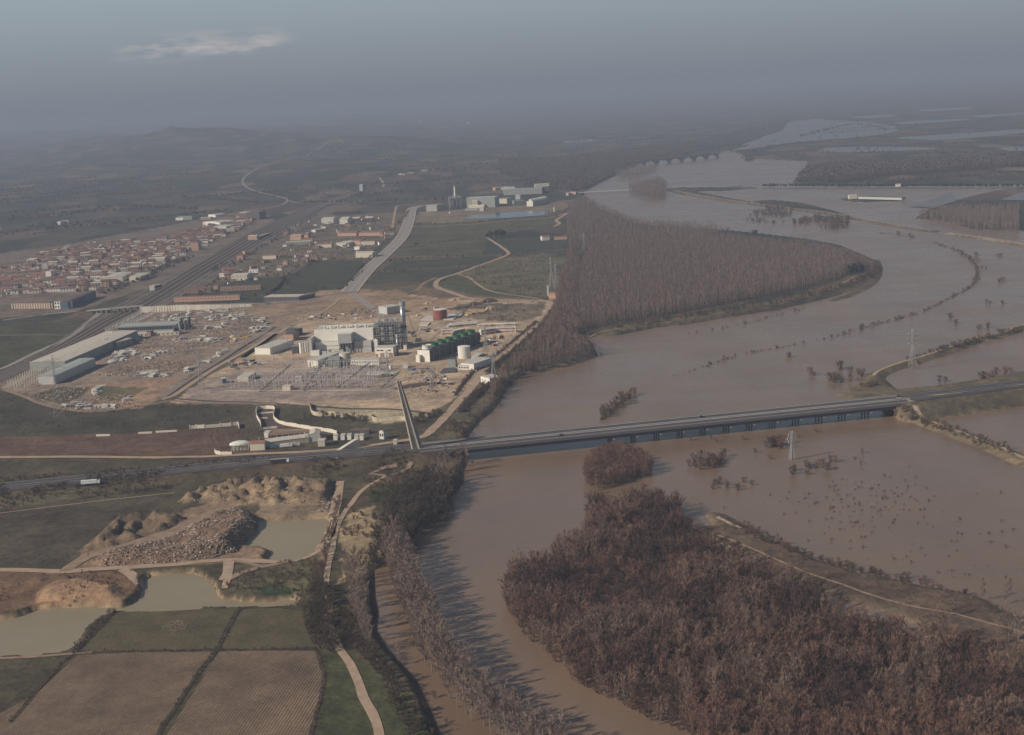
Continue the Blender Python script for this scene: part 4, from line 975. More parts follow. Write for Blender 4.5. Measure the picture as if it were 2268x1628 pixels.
# ================================================================== buildings: materials and helpers
wp = mat('white wall panel', (.68, .655, .58), (.74, .71, .63), scale=.15, rough=.6)
wp2 = mat('light grey panel', (.42, .41, .385), (.48, .47, .44), scale=.2, rough=.6)
gp = mat('grey green sheet', (.24, .26, .24), (.30, .31, .29), scale=.1, rough=.6)
dkp = mat('dark grey wall', (.09, .085, .09), rough=.8)
brick_m = mat('orange brick', (.40, .25, .18), (.46, .29, .21), scale=.3, rough=.9)
brown_m = mat('brown brick', (.26, .17, .13), (.31, .20, .15), scale=.3, rough=.9)
cream_m = mat('cream render', (.55, .49, .39), (.60, .54, .43), scale=.2, rough=.85)
whw_m = mat('white render', (.66, .63, .57), rough=.85, objrand=.12)
tile_m = mat('red brown roof tiles', (.20, .098, .070), (.26, .13, .09), scale=.4, rough=.9, objrand=.2)
tile2_m = mat('dull brown roof tiles', (.14, .088, .070), (.19, .125, .10), scale=.4, rough=.9, objrand=.2)
roofg_m = mat('pale sheet roof', (.46, .43, .37), (.53, .50, .43), scale=.12, rough=.6, stretch=(0, 1, 1))
rooft_m = mat('tan asbestos roof', (.46, .41, .34), (.54, .48, .40), scale=.15, rough=.85)
roofgr_m = mat('grey green roof', (.30, .33, .30), (.36, .38, .34), scale=.15, rough=.7)
win_m = mat('window glass', (.035, .04, .05), rough=.25)
winb_m = mat('brown door', (.30, .18, .10), rough=.8)
slab_m = mat('pale concrete slab', (.46, .43, .38), (.54, .50, .45), scale=.2, rough=.9)
col_m = mat('concrete post', (.50, .46, .40), rough=.85)
steel2 = mat('galvanised steel', (.40, .39, .375), rough=.5, metal=.3)
steeld = mat('dark steel frame', (.13, .125, .13), rough=.6, metal=.3)
silver = mat('silver stack sheet', (.48, .50, .50), (.34, .37, .38), scale=.25, rough=.35, metal=.5, detail=2)
red_m = mat('red oxide paint', (.20, .055, .04), (.25, .075, .055), scale=.3, rough=.7)
green_m = mat('green fan cowl', (.035, .12, .05), rough=.5)
yel_m = mat('yellow crane paint', (.55, .33, .06), rough=.5)
orange_m = mat('orange red sheet', (.42, .11, .06), rough=.7)
blue_m = mat('dull blue sheet', (.09, .13, .18), rough=.6)
wline_m = mat('whitewashed wall', (.68, .61, .50), (.56, .50, .41), scale=.5, rough=.9)

def lab(o, label, cat, group=None): return tag(o, label, cat, group)
def q2(px, z=LAND): return P(px[0], px[1], z)
def roofbld(name, label, cat, quad, h, wm, rm, rise=0.0, ridge='long', windows=None, base=LAND, group=None, doors=None, over=.3):
    """quad: roof corners in photo units, order front-left, front-right, back-right, back-left, seen at eaves height"""
    pts = [P(a, b, base + h) for a, b in quad]
    # square the plan: keep front edge and average depth direction
    fl, fr, brr, bl = [p.xy for p in pts]
    c = (fl + fr + brr + bl) / 4
    ux = ((fr - fl) + (brr - bl)) / 2; uy = ((bl - fl) + (brr - fr)) / 2
    w, d = ux.length, uy.length
    a = ux.normalized()
    # orthogonalise a little towards a rectangle
    n = Vector((-a.y, a.x)); k = uy.dot(n); s = uy.dot(a)
    shear = s * .0
    ang = math.atan2(a.y, a.x)
    if abs(s) > abs(k) * .15:      # slanted plan: turn to split the error
        t = math.atan2(s, k) * .5; ang -= t
        w = w * 1.0; d = math.hypot(k, s)
    else: d = abs(k)
    return boxbld(name, label, cat, (c.x, c.y, base), ang, w, d, h, wm, rm, rise, ridge, windows, group, doors, over)
def boxbld(name, label, cat, c, ang, w, d, h, wm, rm, rise=0.0, ridge='long', windows=None, group=None, doors=None, over=.3):
    e = empty(name, (c[0], c[1], c[2]), ang, label, cat, group)
    ax = 'x' if (w >= d) == (ridge == 'long') else 'y'
    if rise > 0:
        MB().gable_body(-w / 2, w / 2, -d / 2, d / 2, -.5, h, rise, ax).build('wall', wm, e)
        MB().gable(-w / 2, w / 2, -d / 2, d / 2, h + .02, rise, over, .3, ax).build('roof', rm, e)
    else:
        MB().box((0, 0, -.5), (w, d, h + .5)).build('wall', wm, e)
        MB().box((0, 0, h + .003), (w + 2 * over, d + 2 * over, .35)).build('roof', rm, e)
    if windows:
        rows, cols, ww, wh = windows
        me = None
        for r in range(rows):
            for k in range(cols):
                x = -w / 2 + w * (k + .5) / cols; z = h * (r + .55) / rows - wh * .5
                if me is None: me = MB().box((0, 0, 0), (ww, .3, wh)).mesh('window', win_m)
                link_mesh('window', me, e, (x, -d / 2 - .02, z))
    if doors:
        for x, dw, dh in doors: MB().box((x * w, -d / 2 - .03, 0), (dw, .3, dh)).build('door', winb_m, e)
    return e
def AB(name, label, cat, A, B, depth, h, wm, rm, rise=0.0, ridge='long', windows=None, group=None, doors=None, over=.2, turn=None, base=LAND):
    """front base corners A, B in photo units, building runs away from the camera"""
    a, b = P(*A, base), P(*B, base); w = (b - a).length; ang = math.atan2((b - a).y, (b - a).x)
    m = (a + b) / 2 + Vector((-math.sin(ang), math.cos(ang), 0)) * depth / 2
    return boxbld(name, label, cat, (m.x, m.y, base), ang, w, depth, h, wm, rm, rise, ridge, windows, group, doors, over)
def cK(p): return [(665.9 + x * .12583, 679.5 + y * .12583) for x, y in p]
def cL(p): return [(434.8 + x * .17975, 883.3 + y * .17975) for x, y in p]
def cM(p): return [(828.9 + x * .13354, 828.9 + y * .13354) for x, y in p]
def cN(p): return [(937.6 + x * .15578, 400.9 + y * .15578) for x, y in p]
def cO(p): return [(x * .16777, 516.4 + y * .16777) for x, y in p]
def cQ(p): return [(1358.9 + x * .17975, 312.5 + y * .17975) for x, y in p]
def one(f, x, y): return f([(x, y)])[0]
def tank(name, label, p, r, h, m, roofm, rings=True, cone_=.8, cat='tank', group=None):
    e = empty(name, p, 0, label, cat, group)
    MB().lathe((0, 0, -.3), [(r, 0), (r, h + .3)], 32).build('shell', m, e, smooth=False)
    MB().lathe((0, 0, h), [(r + .12, 0), (r + .12, .25), (.4, cone_), (.01, cone_)], 32).build('roof', roofm, e)
    if rings:
        for k in range(1, 4): MB().lathe((0, 0, h * k / 4), [(r + .02, 0), (r + .16, .05), (r + .16, .25), (r + .02, .3)], 32, False).build('ring', m, e)
        b = MB()
        for k in range(14): b.tube((r * math.cos(-1.2 + k * .11), r * math.sin(-1.2 + k * .11), h * k / 14), (r * math.cos(-1.09 + k * .11), r * math.sin(-1.09 + k * .11), h * (k + 1) / 14), .16, .16, 3)
        b.build('stair', steel2, e)
    return e

# ================================================================== power station
def hall_frame(A, B):
    a, b = G(*A), G(*B); return a, math.atan2((b - a).y, (b - a).x), (b - a).length
a, ang, w = hall_frame(one(cK, 268, 815), one(cK, 1297, 772))
hh = 27.5
hall = empty('turbine_hall', a, ang, 'big white panelled power station hall with vents along its roof', 'building')
MB().box((w / 2, 15, -.5), (w, 30, hh + .5)).build('wall', wp, hall)
MB().box((w / 2, 15, hh + .01), (w - 1, 29, .25)).build('roof', wp2, hall)
for y in (.35, 29.6): MB().box((w / 2, y, hh + .02), (w + .2, .6, 1.0)).build('roof_parapet', wp, hall)
for x, s in ((.16, 1), (.265, 1), (.39, 1), (.545, 1.1), (.70, 1.2), (.86, 1.2)):
    v = MB().lathe((x * w, 9, hh + .2), [(1.1 * s, 0), (1.1 * s, 2.6), (1.5 * s, 2.7), (1.5 * s, 3.3), (.2, 3.9)], 12).build('roof_vent', whw_m, hall)
    MB().box((x * w + 3.2, 14, hh + .26), (4.5, 3.2, 2.4)).build('duct', whw_m, v)
an = MB().box((w * .02 + w * .22, -4.5, -.5), (w * .42, 9, 15.0)).build('annex', wp, hall)
MB().box((w * .24, -4.5, 14.52), (w * .42 + .4, 9.2, .3)).build('roof', roofg_m, an)
for z in (4.5, 9.5): MB().box((w * .24, -9.06, z), (w * .42, .2, .35)).build('joint', dkp, an)
an2 = MB().box((w * .83, -4, -.5), (w * .29, 8, 14.0)).build('annex', wp2, hall); MB().box((w * .83, -4, 13.52), (w * .29 + .3, 8.2, .3)).build('roof', roofg_m, an2)
MB().box((w * .83, -8.06, 7), (w * .29, .2, .35)).build('joint', dkp, an2)
MB().box((-1.8, -6, -.5), (3.4, 24, 21.5)).build('stair_tower', wp2, hall)
MB().box((-4.0, -5, -.5), (1.2, 10, 13)).build('pipe_rack', dkp, hall)
MB().box((3.5, -14.5, -.5), (10, 10, 7)).build('low_block', wp, hall)
fb = MB().box((w * .555, -8, 13), (w * .225, 14, 11.5)).build('air_intake', wp2, hall)
for k in range(9): MB().box((w * (.452 + .0257 * k), -15.06, 13.2), (.35, .2, 11)).build('louvre', gp, fb)
MB().box((w * .555, -8, 24.51), (w * .235, 14.4, .4)).build('roof', whw_m, fb)
for k in range(5):
    for y in (-14, -2): MB().box((w * (.455 + .05 * k), y, -.2), (.7, .7, 13.2)).build('leg', steeld, fb)
MB().box((w * .60, -4, -.2), (w * .12, 6, 11)).build('duct', gp, hall)
for k in range(6): MB().box((w * (.10 + .1 * k), -15 - (k % 3) * 1.5, -.2), (3 + k % 2 * 2, 3, 3 + (k * 7 % 5))).build('plant_block', (gp, wp2, brown_m)[k % 3], hall)

def frame_block(name, label, origin, ang, nx, ny, nz, dx, dy, dz, core=True, fat=.45, cm=steel2, taper=1.0):
    e = empty(name, origin, ang, label, 'steel structure')
    W_, D_, H_ = (nx - 1) * dx, (ny - 1) * dy, nz * dz
    if core: MB().box((W_ * .5, D_ * .5, 1), (W_ * .70, D_ * .6, H_ * .84)).build('boiler_casing', dkp, e)
    if core:
        for k in range(2): MB().box((W_ * (.3 + .35 * k), D_ * .25, H_ * .3), (W_ * .12, D_ * .2, H_ * .55)).build('duct', wp2, e)
    cmesh = MB().box((0, 0, -.5), (fat, fat, H_ + 1.5)).mesh('column', cm)
    for i in range(nx):
        for j in range(ny): link_mesh('column', cmesh, e, (i * dx, j * dy, 0), 0, (1, 1, .86 + .14 * ((i * 3 + j) % 4) / 3 + .08))
    bx = MB().box((W_ / 2, 0, -.2), (W_, fat * .7, fat * .8)).mesh('beam', cm); by = MB().box((0, D_ / 2, -.2), (fat * .7, D_, fat * .8)).mesh('beam', cm)
    for k in range(1, nz + 1):
        for j in range(ny): link_mesh('beam', bx, e, (0, j * dy, k * dz))
        for i in range(nx): link_mesh('beam', by, e, (i * dx, 0, k * dz))
    for k in range(nz):
        i = (k * 2) % (nx - 1); MB().tube((i * dx, -.1, k * dz), ((i + 1) * dx, -.1, (k + 1) * dz), .15, .15, 4).build('brace', cm, e)
        MB().box((W_ * .5, D_ * .5, (k + .95) * dz), (W_, D_, .12)).build('floor_grating', steeld, e) if k % 2 else None
    return e
o_ = Vector(a) + Vector((math.cos(ang), math.sin(ang), 0)) * (w + 1.0)
bf = frame_block('boiler_frame', 'tall open steel frame of a boiler house beside the white hall', o_, ang, 11, 4, 11, 3.15, 6.5, 3.1, fat=.36)
for k in range(7): MB().tube((3 + k * 4, 8 + (k % 3) * 4, 30), (3 + k * 4, 8 + (k % 3) * 4, 38 + (k * 5 % 4)), .5, .5, 8).build('pipe', silver, bf)
for k in range(4): MB().box((4 + k * 7, 5 + k * 3, 34), (4, 4, 3)).build('roof_box', wp2, bf)
MB().add([(1, -1, 0), (5, -3, 0), (5, -3, 13), (1, -1, 15)], [(0, 1, 2, 3)]).box((2.2, -3.5, 0), (5, 5, 14)).build('duct_hood', wp, bf)
sp_ = G(897.5, 771)
st = empty('exhaust_stack', sp_, 0, 'tall silver exhaust stack with a wide rim beside the steel frame', 'chimney')
MB().lathe((0, 0, -.3), [(3.3, 0), (3.3, 26)], 24).build('lower_shell', silver, st, smooth=True)
MB().lathe((0, 0, 25.7), [(3.1, 0), (3.1, 26)], 24).build('upper_shell', silver, st, smooth=True)
MB().lathe((0, 0, 51.7), [(3.1, 0), (3.9, 1.2), (3.9, 5.6), (3.3, 5.9), (3.3, 4.5), (.1, 4.4)], 24).build('rim', silver, st)
for z in (13, 26, 39): MB().lathe((0, 0, z), [(3.3, 0), (4.3, .02), (4.3, .3), (3.3, .32)], 20, False).build('gallery', steeld, st)
MB().box((0, -3.6, 0), (.8, .5, 50)).build('ladder', steeld, st)
st2 = empty('thin_stack', G(*one(cK, 1715, 838)), 0, 'thin white stack in front of the steel frame', 'chimney')
MB().lathe((0, 0, -.3), [(1.05, 0), (1.0, 22)], 14).build('shell', silver, st2, smooth=True); MB().lathe((0, 0, 21.6), [(1.2, 0), (1.2, 2.4)], 14).build('cap', whw_m, st2)
for k in range(3): MB().tube((0, 0, 14), (4 * math.cos(k * 2.1), 4 * math.sin(k * 2.1), 0), .08, .08, 3).build('guy', steeld, st2)
AB('service_building', 'white building with three dark windows and brown doors below the boiler frame', 'building', one(cK, 1318, 882), one(cK, 1636, 878), 15, 11, wp, roofg_m, windows=None, doors=((-.12, 5, 4.5), (.35, 5, 4.5), (-.42, 3, 3.6)))
sb = KIDS[[o for o in bpy.data.objects if o.name == 'service_building'][0].name]
for x in (-.36, -.14, .32): MB().box((x * 20.5, -7.55, 7.0), (3.6, .3, 1.3)).build('window', win_m, bpy.data.objects['service_building'])
AB('office_block', 'long low white block with a row of small windows in front of the power station', 'building', one(cK, 888, 1032), one(cK, 1385, 1018), 11, 6.5, wp, roofg_m, windows=(1, 11, 1.2, 1.3))
roofbld('pump_hall', 'white roofed narrow shed at the lower left of the power station', 'shed', cK([(255, 925), (400, 960), (552, 802), (430, 800)]), 8, wp, roofg_m)
roofbld('switch_building', 'dark grey green block right of the white roofed narrow shed', 'building', cK([(430, 955), (680, 930), (690, 862), (540, 870)]), 8, gp, gp)
MB_ = lab(MB().add([(0, 0, 0), (5, 0, 0), (0, 0, 5), (0, .4, 5), (0, .4, 0), (5, .4, 0)], [(0, 1, 2), (4, 3, 5), (0, 2, 3, 4), (1, 5, 3, 2)]).build('white_sheet', whw_m, None, loc=G(*one(cK, 500, 1030))), 'white triangular sheet leaning by the dark block', 'panel')
tank('water_tank', 'beige cylindrical tank between the grey block and the long white block', G(*one(cK, 785, 975)), 6.2, 11, cream_m, rooft_m)
AB('cabin', 'small white cube cabin right of the substation cabins', 'cabin', one(cK, 1800, 1084), one(cK, 1888, 1078), 6, 5, whw_m, roofg_m)
AB('small_shelter', 'tiny white shelter between pylon and cube cabin', 'cabin', one(cK, 1580, 1105), one(cK, 1612, 1100), 3, 4, whw_m, roofg_m)
AB('guard_box', 'small white box at the foot of the silver stack', 'cabin', one(cK, 1812, 758), one(cK, 1868, 756), 4, 5, whw_m, roofg_m)
roofbld('store_shed', 'white store shed with a pale roof left of the power station', 'shed', cD([(500, 748), (635, 772), (750, 672), (630, 673)]), 8, wp, roofg_m)
o = MB().box((0, 0, 0), (22, 9, .3)).build('concrete_apron', slab_m, None, loc=G(*one(cD, 510, 825)), rz=ang); lab(o, 'pale concrete slab in front of the store shed', 'slab')
AB('brick_house', 'pinkish brick house above the white store shed', 'house', one(cD, 735, 690), one(cD, 833, 688), 22, 9, brick_m, dkp)
AB('shadow_block', 'dark flat block for the shadow beside the pinkish brick house', 'shed', one(cD, 845, 640), one(cD, 930, 612), 14, 8, dkp, dkp)  # dark block put where the brick house casts its shadow
AB('dark_transformer', 'dark grey transformer block left of the white silos', 'transformer', one(cD, 818, 822), one(cD, 885, 818), 8, 9, dkp, gp)
for k in range(5):
    tank('silo', f'{["first","second","third","fourth","fifth"][k]} white silo from the left beside the big hall', G(*one(cD, 915 + 24 * k, 815 - k * 2)), 2.1, 13, [whw_m, wp2][k % 2], roofg_m, rings=False, cat='silo', group='white silos left of the big hall')
AB('grey_hall', 'grey shed with a pale roof behind the silver stack', 'shed', one(cE, 203, 408), one(cE, 345, 385), 22, 10, wp2, roofg_m)
tank('fuel_tank', 'red oxide tank with a white roof behind the cooling tower', G(*one(cE, 765, 455)), 9.0, 13.5, red_m, whw_m)
for pts, lb in (([(560, 470), (690, 470), (690, 425), (620, 425)], 'pale slab left of the red tank'), ([(845, 440), (960, 440), (1005, 400), (845, 405)], 'pale slab right of the red tank'), ([(795, 465), (900, 465), (940, 440), (810, 445)], 'pale slab just below the red tank'), ([(545, 525), (630, 525), (660, 495), (560, 492)], 'loose pale slab below left of the red tank'), ([(-20, 1045), (250, 1045), (330, 1010), (0, 1005)], 'thin pale slab beside the pylon by the substation')):
    o = MB().prism(ZG(cE(pts)), LAND - .2, LAND + 1.2 if 'thin' not in lb else LAND + .4).build('concrete_slab', slab_m); lab(o, lb, 'slab')
# crawler crane
c0 = G(*one(cE, 525, 690)); cr = empty('crawler_crane', c0, 0, 'dark crawler crane with a long lattice boom right of the silver stack', 'crane')
for y in (-2.2, 2.2): MB().box((0, y, 0), (7.5, 1.1, 1.2)).build('track', tyre_m, cr)
MB().box((1, 0, 1.3), (7, 3.4, 2.6)).build('cab', dkp, cr)
tipw = None
for q in range(400):
    z = 20 + q * .05; p = P(one(cE, 420, 405)[0], one(cE, 420, 405)[1], LAND + z)
    if tipw is None or abs((p - c0).y - (p - c0).x * -.3) < tipw[0]: tipw = (abs((p - c0).y - (p - c0).x * -.3), p, z)
tp = tipw[1] - c0
for dx, dz in ((-.6, 0), (.6, 0), (0, 1.1)): MB().tube((dx - 1, 0, 2.5 + dz), (tp.x + dx * .3, tp.y, tp.z + dz * .3), .16, .12, 4).build('boom_chord', steeld, cr)
b = MB()
for k in range(24):
    f0, f1 = k / 24, (k + 1) / 24; s = .6 if k % 2 else -.6
    b.tube((-1 + (tp.x + 1) * f0 + s * (1 - .7 * f0), tp.y * f0, 2.5 + (tp.z - 2.5) * f0), (-1 + (tp.x + 1) * f1 - s * (1 - .7 * f1), tp.y * f1, 3.0 + (tp.z - 2.5) * f1), .1, .1, 3)
b.build('boom_lacing', steeld, cr)
# cooling tower
A_, B_, C_ = G(*one(cE, 515, 893)), G(*one(cE, 655, 905)), G(*one(cE, 1192, 712))
dv = (C_ - B_); L = dv.length; an_ = math.atan2(dv.y, dv.x); wd = 16; h = 13.2
ct = empty('cooling_tower', B_, an_, 'long cooling tower with green fan cowls and a side coloured dark for shade', 'cooling tower')
MB().box((L / 2, wd / 2, 4.2), (L, wd, h - 4.2)).build('casing', mat('tower side darkened for shade', (.10, .105, .12), rough=.8), ct)  # shade of the long side painted into the casing colour
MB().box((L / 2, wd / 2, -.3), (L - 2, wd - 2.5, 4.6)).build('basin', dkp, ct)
MB().box((-.12, wd / 2, -.3), (.4, wd + .3, h + .3)).build('end_wall', wp, ct)
MB().box((L / 2, wd / 2, h + .01), (L + .6, wd + .6, .4)).build('roof', steeld, ct)
for k in range(int(L / 3.6)): MB().box((2 + k * 3.6, -.15, -.2), (.45, .35, h)).build('column', dkp, ct)  # columns coloured dark as well for the shaded side
for z in (4.4, 7.8): MB().box((L / 2, -.12, z), (L, .3, .5)).build('beam', steeld, ct)
for k in range(int(L / 14)): MB().tube((6 + k * 14, -.6, 0), (8 + k * 14, -.6, h - 1), .25, .25, 5).build('pipe', steel2, ct)
for k in range(7):
    x = 7.2 + k * (L - 16) / 6.0
    f = MB().lathe((x, wd / 2, h + .4), [(5.6, 0), (5.0, 2.0), (5.3, 4.6), (5.0, 4.6), (4.7, 2.0), (4.6, 2.6), (.1, 2.6)], 26, False).build('fan_cowl', whw_m if k == 0 else green_m, ct)
    if k == 0: f['label'] = 'white fan cowl at the near end'
    MB().box((x, wd / 2, h + 3.6), (9, .5, .2)).box((x, wd / 2, h + 3.85), (.5, 9, .2)).build('fan_blade', dkp, f)
MB().box((-3, wd - 3, 0), (5, 5, 8)).build('stair', wp, ct)
tank('white_tank', 'white cylindrical tank right of the cooling tower', G(*one(cE, 1018, 862)), 7.2, 13.2, whw_m, whw_m, cone_=1.2)
roofbld('workshop', 'white workshop with a pale roof right of the white tank', 'building', cE([(1080, 905), (1160, 945), (1205, 862), (1120, 858)]), 7, whw_m, roofg_m)
roofbld('workshop', 'small pale workshop just right of the white tank', 'building', cE([(1110, 845), (1175, 850), (1192, 812), (1130, 812)]), 6, wp2, roofg_m)
AB('workshop', 'low white hut with a door left of the white workshop', 'building', one(cE, 952, 990), one(cE, 1062, 992), 14, 5, whw_m, rooft_m, windows=(1, 4, 1.5, 1.5))
AB('filter_block', 'dark green grey filter block left of the low white hut', 'plant block', one(cE, 842, 962), one(cE, 925, 960), 9, 9, gp, dkp)
o = MB().prism(ZG(cE([(760, 1030), (930, 1020), (920, 975), (800, 985)])), LAND - .2, LAND + 1.4).build('open_pit', dkp); lab(o, 'dark rectangular basin before the low white hut', 'basin')
AB('pump_house', 'white pump house beside the river road', 'building', one(cE, 1192, 1128), one(cE, 1288, 1152), 14, 7, whw_m, slab_m, windows=(1, 3, 1.8, 1.2))
AB('river_house', 'pinkish house standing at the bend of the dirt road by the river wood', 'house', one(cE, 1908, 250), one(cE, 1990, 252), 12, 9, brick_m, tile_m, 1.6, windows=(2, 4, 1.2, 1.4), doors=((-.3, 1.6, 2.6),))
o = MB().box((0, 0, 0), (2.2, 2.2, 14)).box((0, 0, 14), (3, 3, .8)).build('brick_pillar', whw_m, None, loc=G(*one(cE, 1901, 206))); lab(o, 'white pillar behind the pinkish river house', 'chimney')
# site cabins, each one a thing
redstripe = mat('red cabin trim', (.40, .07, .05), rough=.6)
def cabin_proto(wl):
    e = empty('site_cabin', (0, 0, 0), 0, '', 'cabin')
    MB().box((0, 1.1, 0), (wl, 5.2, 3.3)).build('body', whw_m, e)
    MB().box((0, 1.1, 3.31), (wl + .1, 5.5, .2)).build('roof', wp, e)
    for s in (-.46, .46): MB().box((s * wl, -1.53, .1), (.14, .12, 3.1)).build('corner_post', redstripe, e)
    for x in (-.25, .22): MB().box((x * wl, -1.52, 1.3), (1.1, .1, 1.1)).build('window', win_m, e)
    MB().box((0, -1.52, .1), (.9, .1, 2.1)).build('door', winb_m, e)
    return e
cp = cabin_proto(4.4); usedc = False
rows = [((850, 545), (1150, 520), 13, 'upper left cabin row', 1), ((870, 530), (1150, 505), 12, 'second line of the upper left cabin row', 1), ((1165, 535), (1420, 528), 12, 'upper middle cabin row', 1), ((1435, 527), (1545, 522), 5, 'upper right cabin row', 1),
        ((778, 622), (890, 617), 5, 'cabin row behind the fan cowls', 2), ((900, 605), (1015, 580), 5, 'cabin row just left of the cooling tower end', 1), ((1195, 625), (1335, 607), 6, 'cabin row right of the cooling tower end', 2), ((1355, 598), (1560, 592), 9, 'lower right cabin row', 2)]
for A, B, n, nm, storeys in rows:
    a_, b_ = G(*one(cE, *A)), G(*one(cE, *B)); an_ = math.atan2((b_ - a_).y, (b_ - a_).x)
    for k in range(n):
        for s in range(storeys):
            p = a_.lerp(b_, (k + .5) / n); lb = f'white site cabin in the {nm}'
            if not usedc: cp.location = p; cp.rotation_euler.z = an_; cp['label'] = lb; cp['group'] = nm; usedc = True; continue
            copy_tree(cp, (p.x, p.y, LAND + s * 3.53), an_, None, lb, nm)
# pylons
def pylon(foot, top, label, arms=3, white=False, base=LAND, spread=.16):
    f = P(*foot, base); best = None
    hgt = 10.0
    while hgt < 90:
        y = px_of((f.x, f.y, base + hgt))[1]
        if y <= top: break
        hgt += .5
    e = empty('pylon', f, .35, label, 'pylon')
    s = hgt * spread / 2; m = steel2
    waist = .58
    def corner(i, z):
        k = s * (1 - z / (hgt * waist)) + .8 * (z / (hgt * waist)) if z < hgt * waist else .8
        return ((-k if i in (0, 3) else k), (-k if i in (0, 1) else k), z)
    for i in range(4):
        b = MB(); b.tube(corner(i, -.3), corner(i, hgt * waist), .26, .20, 4); b.tube(corner(i, hgt * waist), corner(i, hgt), .20, .15, 4); b.build('leg', m, e)
    zs = [0, .10, .20, .29, .37, .44, .51, .58, .66, .74, .82, .91, 1.0]
    for k in range(len(zs) - 1):
        b = MB()
        for i in range(4):
            j = (i + 1) % 4; z0, z1 = zs[k] * hgt, zs[k + 1] * hgt
            b.tube(corner(i, z0), corner(j, z1), .12, .12, 3, False); b.tube(corner(j, z0), corner(i, z1), .08, .08, 3, False); b.tube(corner(i, z1), corner(j, z1), .08, .08, 3, False)
        b.build('bracing', m, e)
    for k in range(arms):
        z = hgt * (.66 + .13 * k); L_ = hgt * (.13 if k != 1 else .17)
        for sd in (-1, 1):
            b = MB()
            for yy in (-.8, .8): b.tube((sd * .8, yy, z), (sd * L_, 0, z + .3), .10, .08, 3, False)
            b.tube((sd * .8, 0, z + 1.8), (sd * L_, 0, z + .3), .08, .08, 3, False)
            ar = b.build('arm', m, e)
            MB().tube((sd * L_, 0, z + .2), (sd * L_, 0, z - 2.2), .16, .16, 4).build('insulator', whw_m, ar)
    return e
for ft, tp_, lb in (((131, 922), 788, 'tall lattice pylon in front of the green roofed shed at the left'), ((447, 862), 772, 'lattice pylon beside the concrete yard crane track'), ((862, 856), 777, 'lattice pylon at the right end of the substation'),
                    ((1077, 792), 718, 'lattice pylon right of the cooling tower'), ((1094, 838), 777, 'lattice pylon behind the pump house'), ((958, 868), 815, 'lattice pylon above the bridge pylon'), ((1294, 553), 518, 'far lattice pylon at the edge of the river wood'),
                    ((1222, 640), 570, 'lattice pylon standing behind the river house'), ((1232, 640), 585, 'second lattice pylon close behind the river house')):
    pylon(ft, tp_, lb)
pylon((2022, 812), 729, 'lattice pylon on the upper right flood bank', base=3.4)
pylon((1755, 1018), 955, 'pale lattice pylon standing in the flood right below the bridge', white=True, base=0)
for (x0, y0), ty, lb in (((632, 945), 700, 'tall thin mast left of the power station'), ((780, 800), 600, 'tall thin mast before the pinkish brick house'), ((837, 895), 755, 'thin mast above the substation'), ((970, 700), 600, 'thin mast left of the big hall')):
    f = G(*one(cD, x0, y0)); hg = (y0 - ty) * .2097 / ppm(f) * 1.02
    o = MB().tube((0, 0, -.3), (0, 0, hg), .3, .12, 6).build('mast', steeld, None, loc=f); lab(o, lb, 'mast')
# substation
SUB = cD([(130, 1200), (900, 1195), (1640, 1190), (1700, 990), (1000, 985), (560, 1010), (250, 1060)])
post_m = mat('grey porcelain post', (.46, .42, .40), rough=.4)
pp = MB().tube((0, 0, -.2), (0, 0, 2.4), .26, .26, 4).tube((0, 0, 2.4), (0, 0, 6.4), .36, .28, 6).box((0, 0, 6.4), (1.7, .3, .3))
pm = pp.mesh('insulator_post', post_m)
s0, s1 = G(*one(cD, 130, 1200)), G(*one(cD, 1650, 1192)); sd_ = (s1 - s0).normalized(); sn = Vector((-sd_.y, sd_.x, 0)); SA = math.atan2(sd_.y, sd_.x)
SL = (s1 - s0).length; cnt = 0; fr_ = 0
for j in range(7):
    for i in range(46):
        x = 3 + i * (SL - 6) / 46 + (j % 2) * 1.2; y = 5 + j * 19 + (i % 3) * 1.5
        if nrg.random() < .14 or cnt >= 285: continue
        if j > 4 and i < 6: continue
        p = s0 + sd_ * x + sn * y
        o = link_mesh('insulator_post', pm, None, (p.x, p.y, LAND), SA, (1, 1, nrg.uniform(.8, 1.35))); cnt += 1
        tag(o, 'thin grey insulator post among the rows of the substation', 'insulator post', 'insulator posts of the substation')
for j in range(5):
    for i in range(6):
        wj = (SL - 10) / 6; p = s0 + sd_ * (4 + i * wj) + sn * (2 + j * 27)
        e = empty('gantry', p, SA, f'steel portal gantry of the substation, {["front", "second", "third", "fourth", "rear"][j]} line', 'gantry', f'substation gantries, {["front", "second", "third", "fourth", "rear"][j]} line')
        hg = 13 if j % 2 else 10
        for x in (0, wj * .92): MB().tube((x, 0, -.3), (x, 0, hg + 2.5), .28, .14, 4).build('post', steel2, e)
        MB().box((wj * .46, 0, hg), (wj * .92, .45, .45)).build('beam', steel2, e)
        for k in range(3): MB().tube((wj * (.2 + .26 * k), 0, hg), (wj * (.2 + .26 * k), 0, hg - 2), .14, .14, 4).build('insulator', post_m, e)
for k, yy in enumerate((8, 33, 60)):
    o = MB().tube((0, 0, 7.5), (SL - 12, 0, 7.5), .10, .10, 4).build('busbar', steel2, None, loc=s0 + sd_ * 5 + sn * yy, rz=SA); lab(o, ['grey busbar over the front of the substation', 'grey busbar over the middle of the substation', 'grey busbar over the rear of the substation'][k], 'busbar')


